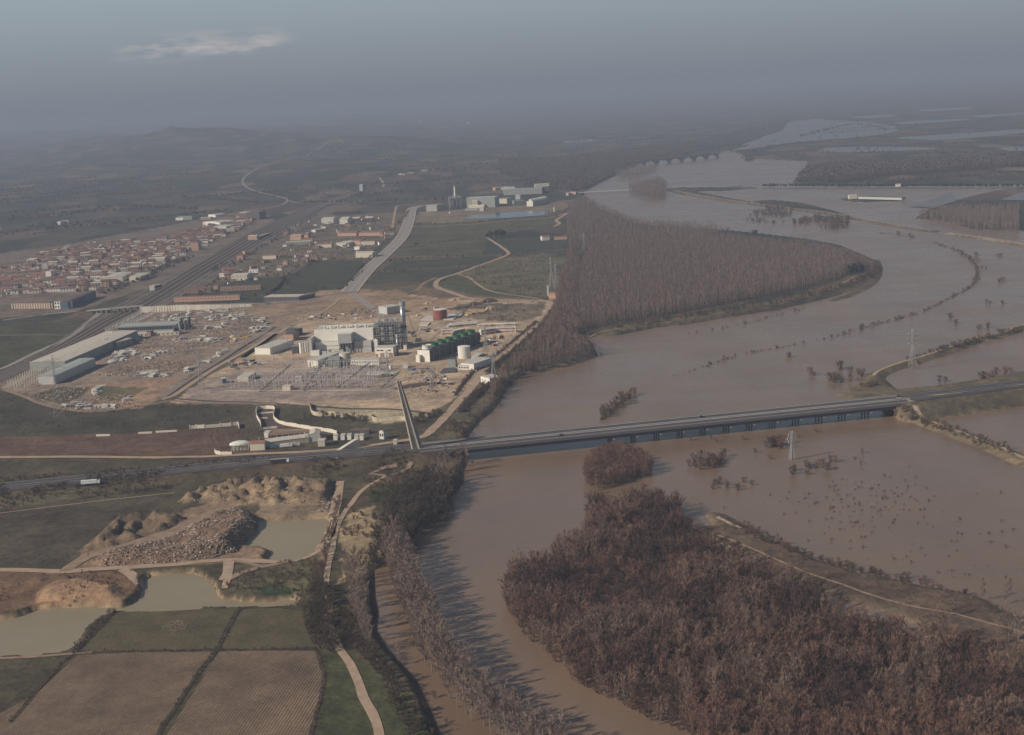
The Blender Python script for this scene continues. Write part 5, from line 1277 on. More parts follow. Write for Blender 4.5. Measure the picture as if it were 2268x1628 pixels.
e = empty('fence', s0 - sn * 6, SA, 'thin grey fence with a pale kerb along the front of the substation', 'fence')
fm = MB().tube((0, 0, -.2), (0, 0, 2.4), .09, .09, 3).mesh('post', steel2)
for k in range(80): link_mesh('post', fm, e, (k * SL / 79, 0, 0))
MB().box((SL / 2, .3, -.1), (SL, .5, .5)).build('kerb', slab_m, e); MB().tube((0, 0, 2.3), (SL, 0, 2.3), .06, .06, 3).build('rail', steel2, e)
for a0, a1, lb in (((1745, 1195), (1950, 1010), 'dark tubes for the line shadow slanting down beside the right substation pylon'), ((1280, 1197), (1640, 905), 'dark tubes for the line shadow slanting across the right part of the substation'), ((930, 1215), (1180, 860), 'dark tubes for the line shadow slanting across the middle of the substation'), ((470, 1230), (800, 930), 'dark tubes for the line shadow slanting across the left part of the substation')):
    p, q = G(*one(cD, *a0)), P(*one(cD, *a1), LAND + (8 if a1[1] > 1000 else 14))
    e = MB()
    for k in range(3): e.tube(p + Vector((k * .8, 0, 1)), q + Vector((k * .8, 0, 0)), .2, .2, 4)  # thick dark tubes put in for the shadow lines of overhead wires
    lab(e.build('line_shadow', steeld), lb, 'cable')
AB('relay_house', 'tan roofed relay house at the left of the substation', 'building', one(cD, 240, 1116), one(cD, 358, 1113), 26, 5, cream_m, rooft_m)
AB('relay_house', 'small tan relay house in the middle of the substation', 'building', one(cD, 850, 1118), one(cD, 915, 1114), 10, 4.5, cream_m, rooft_m)
AB('relay_house', 'small tan relay house at the front of the substation', 'building', one(cD, 716, 1212), one(cD, 800, 1210), 9, 4.5, cream_m, rooft_m)
AB('blue_hut', 'small blue grey hut with a pale apron at the left of the substation', 'hut', one(cD, 85, 1135), one(cD, 125, 1130), 9, 5, blue_m, slab_m)
# vehicles, containers and loads about the site
paint = [whw_m, wp2, wp2, brown_m, blue_m, dkp, brown_m, rooft_m, steeld]
nm = {0: 'white', 1: 'pale grey', 2: 'pale grey', 3: 'brown', 4: 'dull blue', 5: 'dark', 6: 'brown', 7: 'tan', 8: 'dark steel', 9: 'red'}
def loads(zone, n, where, zl, smin=2, smax=7):
    xs = [p[0] for p in zone]; ys = [p[1] for p in zone]; k = 0; t_ = 0
    while k < n and t_ < n * 30:
        t_ += 1; x, y = nrg.uniform(min(xs), max(xs)), nrg.uniform(min(ys), max(ys))
        if not inside(zone, np.array([x]), np.array([y]))[0]: continue
        c = int(nrg.integers(9)); c = c if nrg.random() > .07 else 9; l_ = nrg.uniform(smin, smax); b = MB(); b.box((0, 0, 0), (l_, nrg.uniform(1.2, 2.6), nrg.uniform(.8, 2.6)))
        b.box((l_ * .2, nrg.uniform(1.4, 2.2), 0), (l_ * .5, 1.4, nrg.uniform(.5, 1.4)))
        o = b.build('material_stack', (paint + [red_m])[c], None, loc=(x, y, LAND - .05), rz=nrg.uniform(-.6, .9)); lab(o, f'{nm[c]} stack of building material {where}', 'material stack', f'{nm[c]} material stacks {where}'); k += 1
loads(ZG(cE([(380, 1050), (560, 1040), (580, 1110), (640, 1240), (760, 1230), (900, 1150), (900, 1100), (560, 960), (480, 960)])), 46, 'on the bare earth right of the substation', 0)
loads(ZG(cE([(1100, 640), (1400, 620), (1420, 700), (1300, 760), (1210, 720)])), 26, 'below the right cabin rows', 0)
loads(ZG(cD([(1000, 430), (1700, 330), (1700, 430), (1300, 470), (1000, 480)])), 34, 'behind the big hall', 0)
loads(ZG(cE([(560, 320), (1240, 320), (1240, 470), (640, 500), (480, 440)])), 34, 'around the red tank', 0)
loads(ZG(cD([(1040, 950), (1750, 940), (1760, 985), (1040, 1000)])), 26, 'before the long white block', 0)
loads(ZG(cD([(120, 900), (450, 880), (480, 940), (180, 1000)])), 24, 'left of the mast above the substation', 0)
loads(ZG(cE([(420, 560), (760, 560), (640, 640), (450, 660)])), 16, 'behind the crawler crane', 0)
o = MB().prism(ZG(cE([(1020, 400), (1180, 398), (1250, 375), (1230, 355), (1060, 355)])), LAND - .1, LAND + 1.0).build('timber_stack', mat('yellow timber', (.45, .28, .12), rough=.8)); lab(o, 'wide stack of yellow timber right of the red tank', 'timber stack')
# heaps of dark earth
def heap(px, py, rx, ry, h_, m, label, f=cE):
    p = G(*one(f, px, py)); b = MB(); n = 18; vs = [(0, 0, h_)]
    for r_, z in ((.45, .8), (.8, .35), (1.0, -.1)):
        for k in range(n):
            t_ = 6.283 * k / n; j = 1 + .18 * math.sin(k * 2.3 + px) + .1 * math.cos(k * 5.1); vs.append((rx * r_ * j * math.cos(t_), ry * r_ * j * math.sin(t_), h_ * z))
    fs = [(0, 1 + k, 1 + (k + 1) % n) for k in range(n)]
    for q in range(2): fs += [(1 + q * n + k, 1 + (q + 1) * n + k, 1 + (q + 1) * n + (k + 1) % n, 1 + q * n + (k + 1) % n) for k in range(n)]
    b.add(vs, fs); o = b.build('earth_heap', m, None, loc=p, rz=.4, smooth=False); lab(o, label, 'earth heap'); return o
earthd = mat('dark wet earth', (.085, .062, .048), (.13, .095, .07), scale=.4, rough=.95); eartht = mat('tan earth', (.36, .26, .18), (.42, .30, .21), scale=.4, rough=.95)
heap(1265, 278, 14, 8, 6, earthd, 'dark earth heap below the dirt road bend'); heap(1115, 305, 12, 8, 5, earthd, 'dark earth heap above the yellow timber'); heap(960, 345, 16, 7, 4, earthd, 'low dark earth heap right of the red tank')
heap(930, 250, 14, 8, 3.5, eartht, 'tan earth heap behind the red tank'); heap(1290, 350, 8, 6, 5, eartht, 'pale sand heap right of the yellow timber'); heap(480, 1165, 24, 7, 3, earthd, 'dark wet earth bank right of the bridge pylon top')
heap(640, 290, 9, 6, 3, eartht, 'small tan heap above the red tank'); heap(1800, 1060, 10, 6, 3, earthd, 'dark heap behind the silver stack', cD)
# ================================================================== concrete yard
roofbld('long_hall', 'very long pale roofed precast hall beside the railway', 'hall', cC([(342, 582), (622, 570), (1030, 333), (800, 326)]), 10.5, gp, rooft_m, rise=.8)
roofbld('green_hall', 'white ended shed with a pale green roof before the very long hall', 'hall', cC([(350, 700), (492, 692), (735, 552), (612, 552)]), 9.5, wp2, roofgr_m, rise=.7)
roofbld('side_block', 'grey block attached to the far end of the very long hall', 'building', cC([(858, 412), (968, 425), (1035, 390), (930, 378)]), 8, gp, rooft_m)
roofbld('window_hall', 'grey green hall with a long row of windows in the concrete yard', 'hall', cC([(985, 288), (1455, 274), (1475, 247), (1040, 257)]), 8, gp, roofgr_m, rise=1.0, windows=(1, 30, 2.2, 4.5))
roofbld('front_annex', 'low pale annex in front of the hall with the window row', 'building', cC([(1030, 345), (1440, 348), (1450, 333), (1000, 331)]), 3.5, cream_m, rooft_m, windows=(1, 14, 2, 1.5))
AB('batching_hut', 'small brown hut before the low pale annex', 'hut', one(cC, 1205, 372), one(cC, 1240, 372), 8, 7, brown_m, dkp)
AB('plant_block', 'dark block at the right end of the low pale annex', 'plant block', one(cC, 1435, 355), one(cC, 1475, 350), 9, 9, dkp, dkp)
for k in range(6): tank('cement_silo', f'dark cement silo {["first","second","third","fourth","fifth","sixth"][k]} from the left at the end of the window hall', G(*one(cC, 1480 + 16 * k, 318 - 5 * (k % 3) * 2)), 1.9, 13 + (k * 3 % 4), dkp if k % 2 else gp, roofg_m, rings=False, cat='silo', group='dark cement silos')
for x, y in ((868, 458), (885, 452), (928, 400), (945, 395), (962, 390)): tank('small_silo', f'white silo {"beside the attached grey block" if x < 900 else "behind the attached grey block"}', G(*one(cC, x, y + 8)), 1.5, 12, whw_m, roofg_m, rings=False, cat='silo', group='white silos beside the attached block' if x < 900 else 'white silos behind the attached block')
cmesh = MB().box((0, 0, -.3), (.9, .9, 8.3)).box((0, 0, 7.2), (1.6, 1.0, .8)).mesh('column', col_m)
def post_row(A, B, n, hs, lb, gp_):
    a, b = G(*one(cC, *A)), G(*one(cC, *B))
    e = empty('crane_runway', a, math.atan2((b - a).y, (b - a).x), lb, 'crane runway')
    L = (b - a).length
    for k in range(n): link_mesh('column', cmesh, e, (k * L / (n - 1), 0, 0), 0, (1, 1, hs))
    if gp_: MB().box((L / 2, 0, 8 * hs - .1), (L, .5, .6)).build('runway_beam', col_m, e)
post_row((72, 792), (335, 640), 15, 1.0, 'front left row of concrete runway posts before the long hall', False)
post_row((205, 795), (415, 668), 12, 1.0, 'right row of concrete runway posts before the long hall', True)
post_row((120, 800), (380, 650), 14, .9, 'middle row of concrete runway posts before the long hall', False)
post_row((868, 342), (1165, 185), 28, .8, 'long row of pale concrete posts beside the railway', True)
post_row((1010, 305), (1260, 188), 22, .8, 'shorter row of pale concrete posts right of the long row', False)
post_row((940, 318), (1100, 235), 12, .8, 'middle row of pale concrete posts behind the halls', False)
# yellow gantry crane
g0, g1 = G(*one(cC, 1915, 440)), G(*one(cC, 2030, 432)); ga_ = math.atan2((g1 - g0).y, (g1 - g0).x); L = (g1 - g0).length
gc = empty('gantry_crane', g0, ga_, 'yellow gantry crane over the stacks in the concrete yard', 'crane')
for y in (-1, 1): MB().box((L / 2, y, 9.2), (L + 3, .6, 1.0)).build('girder', yel_m, gc)
for x in (0, L):
    for y in (-2.6, 2.6): MB().tube((x, y, -.1), (x, y * .35, 9.4), .38, .38, 4).build('leg', yel_m, gc)
    MB().box((x, 0, .1), (1.0, 6.4, .6)).build('sill_beam', yel_m, gc)
MB().box((L * .6, 0, 10.2), (2, 3, 1.2)).build('trolley', dkp, gc)
# retaining wall and bridge of the rail overpass
wall_px = [(312, 693), (400, 688), (480, 684), (556, 679)]
wp_l = [G(*p) for p in wall_px]; wl = smooth_line([p.xy for p in wp_l], 3.4)
ovz = lambda x: np.interp(x, [p.x for p in OVER], [p.z for p in OVER])
rw = empty('retaining_wall', (wl[0][0], wl[0][1], LAND), 0, 'long pale panelled retaining wall of the railway overpass ramp', 'retaining wall')
pm1 = MB().box((1.65, 0, 0), (3.2, .5, 1)).mesh('panel', mat('pale wall panel', (.70, .64, .53), rough=.8, objrand=.12))
for (x0, y0), (x1, y1) in zip(wl[:-1], wl[1:]):
    h_ = max(1.5, float(ovz(x0)) - LAND + .8)
    link_mesh('panel', pm1, rw, (x0 - wl[0][0], y0 - wl[0][1], -.3), math.atan2(y1 - y0, x1 - x0), (1, 1, h_ + .3))
RB = [Vector((p.x, p.y, p.z)) for p in OVER]
ov = empty('rail_overpass', RB[2], 0, 'long low concrete overpass carrying the road over the railway', 'bridge')
for a, b in ((RB[2], RB[3]), (RB[3], RB[4])):
    d = b - a; an_ = math.atan2(d.y, d.x); m = (a + b) / 2 - RB[2]
    MB().add([(a.x - RB[2].x + s * math.sin(an_) * -5.5, a.y - RB[2].y + s * math.cos(an_) * 5.5, a.z - RB[2].z + dz) for s, dz in ((-1, -1), (1, -1), (1, .5), (-1, .5))] + [(b.x - RB[2].x + s * math.sin(an_) * -5.5, b.y - RB[2].y + s * math.cos(an_) * 5.5, b.z - RB[2].z + dz) for s, dz in ((-1, -1), (1, -1), (1, .5), (-1, .5))],
        [(0, 1, 5, 4), (3, 7, 6, 2), (0, 4, 7, 3), (1, 2, 6, 5), (0, 3, 2, 1), (4, 5, 6, 7)]).build('deck', deckc_m, ov)
    for k in range(1, 5):
        q = a.lerp(b, k / 5); MB().box((q.x - RB[2].x, q.y - RB[2].y, LAND - RB[2].z), (1.5, 8, q.z - LAND - 1), an_).build('pier', deckc_m, ov)
for nm_, L_ in (('road', OVER[:3]), ('road', OVER[4:])): ribbon(nm_, [p.xy.to_tuple() for p in L_], 8, newroad_m, .35, label='grey road ramp of the railway overpass')
# stacks of precast beams and pipes
beam_ms = []
for v in range(5):
    b = MB(); rr = random.Random(v)
    L_ = [9, 7, 12, 5, 8][v]
    for k in range([3, 4, 2, 5, 3][v]):
        for z in range([2, 1, 2, 1, 3][v]):
            b.box((rr.uniform(-.4, .4), k * 1.5, z * 1.15), (L_, 1.1, .9))
    beam_ms.append(b.mesh('beam_stack', [wp, slab_m, col_m, wp2, slab_m][v]))
pipe_b = MB()
for k in range(6): pipe_b.tube((-2.2, k * 1.9, .9), (2.2, k * 1.9, .9), .9, .9, 8)
for k in range(5): pipe_b.tube((-2.2, .95 + k * 1.9, 2.5), (2.2, .95 + k * 1.9, 2.5), .9, .9, 8)
beam_ms.append(pipe_b.mesh('pipe_stack', col_m))
ZS = [([(1280, 215), (1430, 205), (1580, 215), (1590, 240), (1310, 245)], 30, 'behind the window hall'), ([(1380, 190), (1620, 170), (1900, 145), (1900, 165), (1390, 205)], 26, 'below the retaining wall'),
      ([(1690, 210), (1830, 180), (1830, 200), (1700, 250)], 16, 'right of the dark silos'), ([(1850, 210), (2000, 190), (2010, 215), (1850, 255)], 18, 'in the upper right yard'),
      ([(2010, 210), (2150, 215), (2220, 290), (2200, 320), (2050, 350), (2040, 320), (2150, 270)], 34, 'at the right end of the yard'), ([(1890, 370), (1960, 375), (1990, 400), (1905, 430)], 9, 'under the yellow gantry crane'),
      ([(1640, 290), (1880, 275), (1880, 305), (1650, 310)], 14, 'above the yellow gantry crane'), ([(1400, 390), (1640, 370), (1840, 385), (1830, 405), (1500, 420)], 22, 'in the middle of the yard'),
      ([(1050, 385), (1180, 375), (1190, 400), (1060, 410)], 10, 'beside the attached grey block'), ([(960, 510), (1110, 485), (1120, 525), (1000, 580), (880, 600), (830, 640), (900, 580)], 40, 'right of the long hall'),
      ([(1180, 540), (1390, 480), (1385, 500), (1200, 560)], 20, 'in the centre of the lower yard'), ([(1100, 715), (1200, 665), (1270, 655), (1240, 720)], 16, 'by the earth ring in the lower yard'),
      ([(1330, 680), (1400, 665), (1395, 710), (1335, 710)], 5, 'right of the earth ring'), ([(1500, 660), (1700, 570), (1850, 470), (1880, 480), (1560, 670)], 22, 'along the crane track'),
      ([(760, 820), (830, 780), (830, 840), (780, 860)], 8, 'at the lower earth mound'), ([(520, 940), (620, 890), (700, 920), (900, 940), (1000, 920), (1080, 860), (1060, 900), (900, 975), (600, 970)], 34, 'at the lower edge of the yard')]
n_ = 0
for pts, n, where in ZS:
    z = ZG(cC(pts)); xs = [p[0] for p in z]; ys = [p[1] for p in z]; k = 0; t_ = 0
    while k < n and t_ < 2000:
        t_ += 1; x, y = nrg.uniform(min(xs), max(xs)), nrg.uniform(min(ys), max(ys))
        if not inside(z, np.array([x]), np.array([y]))[0]: continue
        v = int(nrg.integers(6)); s = nrg.uniform(.55, 1.15)
        o = link_mesh('pipe_stack' if v == 5 else 'beam_stack', beam_ms[v], None, (x, y, LAND), nrg.choice([.35, .45, 1.2, -.1]) + nrg.uniform(-.1, .1), s)
        wd_ = 'round concrete pipes' if v == 5 else ['white concrete beams', 'pale concrete beams', 'long concrete beams', 'short grey beams', 'concrete beams three high'][v]
        tag(o, f'stack of {wd_} {where}', 'pipe stack' if v == 5 else 'beam stack', f'stacks of {wd_} {where}'); k += 1
rock_m = mat('broken white concrete', (.46, .38, .30), (.22, .165, .13), scale=1.2, rough=.9, objrand=.35); rock2_m = mat('brown rubble', (.20, .14, .105), rough=.95, objrand=.4)
def rock_proto(seed, m, s=1.0):
    rr = random.Random(seed); vs = []
    for x in (-1, 1):
        for y in (-1, 1):
            for z in (-.5, 1): vs.append((x * s * rr.uniform(.5, 1.3), y * s * rr.uniform(.4, 1.0), z * s * rr.uniform(.3, .9)))
    C = MB().add(vs, [(0, 1, 3, 2), (4, 6, 7, 5), (0, 4, 5, 1), (2, 3, 7, 6), (1, 5, 7, 3), (0, 2, 6, 4)]); return Proto_R(C, m)
class Proto_R:
    def __init__(s, C, m): s.J = C.mesh('rock', m)
# mound of rubble, spoil and yard litter (uncountable): stuff
STUFF_ROCKS = [('rubble', RUBBLE, 4200, .2, .95, 'heap of broken pale and dark rubble beside the upper pond'), ('spoil_lumps', SPOIL, 500, .25, .7, 'clods on the humped spoil ground below the motorway'),
   ('rubble', ZG(cF([(1780, 325), (1855, 320), (1845, 380), (1790, 375)])), 160, .3, .9, 'pale rubble at the upper right corner of the upper pond'),
   ('yard_litter', ZG(cC([(520, 930), (640, 880), (1080, 850), (1060, 900), (880, 975), (600, 970)])), 420, .3, 1.0, 'litter of broken concrete at the lower edge of the yard'),
   ('yard_litter', ZG(cC([(1130, 590), (1250, 560), (1600, 580), (1450, 680), (1000, 700), (800, 690)])), 900, .4, 1.2, 'litter of small concrete pieces in the lower yard'),
   ('yard_litter', ZG(cC([(260, 850), (460, 790), (720, 790), (700, 860), (480, 920)])), 260, .3, 1.2, 'dark scrap and brush before the green roofed shed'),
   ('yard_litter', ZG(cC([(1280, 200), (2000, 150), (2230, 300), (1900, 440), (1100, 560), (900, 640), (860, 560), (1200, 400), (1600, 330)])), 1700, .45, 1.3, 'scattered small concrete pieces over the whole yard'),
   ('site_litter', ZG(cE([(380, 1000), (700, 950), (900, 1100), (700, 1300), (400, 1250)])), 420, .35, 1.0, 'scattered site litter right of the substation'),
   ('site_litter', ZG(cD([(900, 380), (1700, 300), (1700, 480), (800, 500)])), 460, .35, 1.0, 'scattered site litter behind the big hall')]
# ================================================================== village, farms, far buildings
def house_proto(w, d, h, rise, wm, rm, wins=True, nm='house'):
    e = empty(nm, (0, 0, 0), 0, '', 'house')
    MB().gable_body(-w / 2, w / 2, -d / 2, d / 2, -.5, h, rise, 'x').build('wall', wm, e)
    MB().gable(-w / 2, w / 2, -d / 2, d / 2, h + .02, rise, .5, .3, 'x').build('roof', rm, e)
    if wins:
        me = MB().box((0, 0, 0), (1.3, .25, 1.5)).mesh('window', win_m)
        for r in range(int(h // 3)):
            for k in range(max(2, int(w // 4.5))): link_mesh('window', me, e, (-w / 2 + w * (k + .5) / max(2, int(w // 4.5)), -d / 2 - .02, 1.0 + r * 2.9))
    return e
dkp_g = mat('dark garden foliage', (.05, .05, .034), rough=.95, objrand=.3)
KINDS = [(12, 9, 6, 1.8, whw_m, tile_m, 'small white house with a red brown roof'), (22, 9, 6, 1.8, cream_m, tile_m, 'long cream house row with a red brown roof'), (12, 10, 9, 2, brick_m, tile2_m, 'tall brick house with a dull roof'),
         (26, 9, 6, 1.7, whw_m, tile2_m, 'long white house row with a dull brown roof'), (14, 10, 6, 2, brown_m, tile_m, 'brown house with a red brown roof'), (18, 12, 7, 1.5, cream_m, rooft_m, 'cream house with a tan roof'), (16, 9, 5, 1.6, brown_m, tile2_m, 'low brown house with a dull brown roof')]
KINDS += [(9, 8, 6, 1.6, whw_m, tile2_m, 'little white house with a dull brown roof')]
PRT = [None] * len(KINDS)
def put_house(k, x, y, rz, where, grp, s=1.0):
    w, d, h, r, wm, rm, lb = KINDS[k]
    if PRT[k] is None:
        PRT[k] = house_proto(w, d, h, r, wm, rm); o = PRT[k]; o.location = (x, y, LAND); o.rotation_euler.z = rz; o.scale = (s, s, s)
        o['label'] = f'{lb} {where}'; o['group'] = f'{lb} {grp}'; return o
    return copy_tree(PRT[k], (x, y, LAND), rz, s, f'{lb} {where}', f'{lb} {grp}')
T1 = ZG(cO([(-200, 560), (0, 480), (350, 420), (480, 290), (700, 250), (1000, 200), (1250, 150), (1700, 120), (2000, 90), (2268, 60), (2500, -20), (2900, -140), (3250, -230), (3380, -150), (2950, 60), (2700, 160), (2400, 280), (2150, 420), (1900, 520), (1700, 600), (1400, 720), (1130, 780), (900, 780), (600, 780), (200, 820), (-200, 860)]))
X, Y = fill(T1, 21, .32, R(8), 24)
o_ = np.argsort(Y); X, Y = X[o_], Y[o_]; n_h = 0; rest = []
for x, y in zip(X, Y):
    a_, b_ = px_of((x, y, 4))
    if not -30 < a_ < 2300: continue
    if nrg.random() < .12: continue
    low = b_ > 605 and a_ < 160
    k = int(nrg.choice([1, 3, 3, 1, 0] if low else [0, 0, 7, 7, 1, 3, 2, 5, 5, 6])); rz = (R(6) if low else R(6) + nrg.choice([0, 0, 0, math.pi / 2])) + nrg.uniform(-.12, .12)
    if n_h < 290:
        wh = ('in the near left terrace rows' if low else ('in the near part of the village' if n_h < 130 else ('in the middle of the village' if n_h < 220 else 'in the far part of the village')))
        put_house(k, x, y, rz, wh, wh, nrg.uniform(.8, 1.15)); n_h += 1
    else: rest.append((x, y, rz, k))
class JP: pass
def joined_house(k):
    w, d, h, r, wm, rm, lb = KINDS[k]; b = MB(); b.gable_body(-w / 2, w / 2, -d / 2, d / 2, -.5, h, r, 'x'); nf_ = len(b.f); b.gable(-w / 2, w / 2, -d / 2, d / 2, h + .02, r, .5, .3, 'x')
    me = b.mesh('house', wm); me.materials.append(rm); me.polygons.foreach_set('material_index', [0] * nf_ + [1] * (len(b.f) - nf_)); j = JP(); j.J = me; return j
if rest:
    gn_scatter('distant_houses', [(x, y, LAND, rz, nrg.uniform(.8, 1.15)) for x, y, rz, k in rest], [joined_house(k) for k in range(8)], 'farthest houses of the village, too small to tell apart')
for poly, n_, wh in ((ZG([(470, 640), (560, 575), (640, 540), (800, 525), (870, 520), (830, 560), (740, 572), (620, 600), (520, 640)]), 46, 'between railway and new road'), (ZG([(610, 520), (720, 480), (860, 480), (860, 515), (700, 525)]), 24, 'above the brick barns by the new road')):
    X, Y = fill(poly, 30, .45); o_ = nrg.permutation(len(X))[:n_]
    for x, y in zip(X[o_], Y[o_]): put_house(int(nrg.choice([0, 7, 7, 2, 4, 6])), x, y, nrg.uniform(-.3, .5), wh, wh, nrg.uniform(.6, .95))
    X, Y = fill(poly, 17, .5); gn_scatter('garden_trees', np.column_stack([X, Y, np.full(len(X), LAND), X * .1, nrg.uniform(.25, .6, len(X))]), [Proto_R(MB().add([(math.cos(a_) * 3 * (1 - abs(z_)), math.sin(a_) * 3 * (1 - abs(z_)), 3 + 3 * z_) for z_ in (-.7, 0, .7) for a_ in (0, 1.3, 2.5, 3.8, 5)], [(q * 5 + k, q * 5 + (k + 1) % 5, (q + 1) * 5 + (k + 1) % 5, (q + 1) * 5 + k) for q in range(2) for k in range(5)] + [(10, 11, 12, 13, 14)]), dkp_g)], 'dark garden trees and hedges ' + wh)
# named larger village buildings
AB('apartment_block', 'long low block with pale and dark stripes at the near left edge of the village', 'building', one(cO, 205, 1000), one(cO, 655, 995), 14, 9, brown_m, tile2_m)
e = bpy.data.objects['apartment_block']
for k in range(17): MB().box((-38 + k * 4.7, -7.15, .2), (1.6, .4, 8.6)).build('pier', cream_m, e)
AB('arched_block', 'white block with dark arches at the near edge of the village', 'building', one(cO, 722, 1002), one(cO, 903, 998), 14, 12, whw_m, tile2_m, windows=(2, 5, 2.4, 3))
AB('terrace_block', 'long dark flank terrace block behind the overpass road', 'building', one(cO, 905, 1000), one(cO, 1272, 850), 13, 11, blue_m, tile2_m, rise=1.5, windows=(3, 22, 1.2, 1.3))
roofbld('sports_hall', 'big hall with a pale tan roof in the village', 'hall', cO([(1430, 585), (1650, 580), (1700, 520), (1450, 530)]), 8, cream_m, roofg_m, rise=1.5)
roofbld('grey_hall', 'pale roofed hall near the railway in the village', 'hall', cO([(1790, 570), (1905, 570), (1900, 535), (1790, 530)]), 8, cream_m, rooft_m, rise=1)
AB('tower_house', 'plain white tower block in the middle of the village', 'building', one(cO, 568, 510), one(cO, 636, 505), 12, 18, whw_m, tile2_m, windows=(5, 2, 1.3, 1.4))
AB('tower_house', 'white block standing at the right end of the terrace rows', 'building', one(cO, 612, 612), one(cO, 682, 610), 12, 15, whw_m, rooft_m)
AB('school', 'long cream three storey school behind the village', 'building', one(cO, 668, 365), one(cO, 858, 350), 14, 12, cream_m, tile_m, windows=(3, 12, 1.6, 1.6))
AB('white_house', 'bright white gabled house near the right end of the village', 'house', one(cO, 1745, 352), one(cO, 1830, 352), 14, 12, whw_m, tile_m, 2, windows=(3, 3, 1.4, 1.4))
AB('gabled_hall', 'pale gabled hall on the village edge by the railway', 'hall', one(cO, 2050, 400), one(cO, 2178, 392), 25, 8, cream_m, rooft_m, 3, ridge='short')
AB('red_block', 'tall red brick block in the far part of the village', 'building', one(cA, 1265, 1052), one(cA, 1318, 1050), 14, 17, brick_m, tile_m, windows=(5, 4, 1.3, 1.4))
AB('white_hut', 'white hut beside the railway tracks', 'hut', one(cA, 993, 1318), one(cA, 1025, 1316), 8, 7, whw_m, rooft_m, 1)
AB('white_shed', 'open white shed beside the white hut at the railway', 'shed', one(cA, 1028, 1306), one(cA, 1074, 1298), 8, 6, whw_m, rooft_m, windows=(1, 5, 2.5, 3.5))
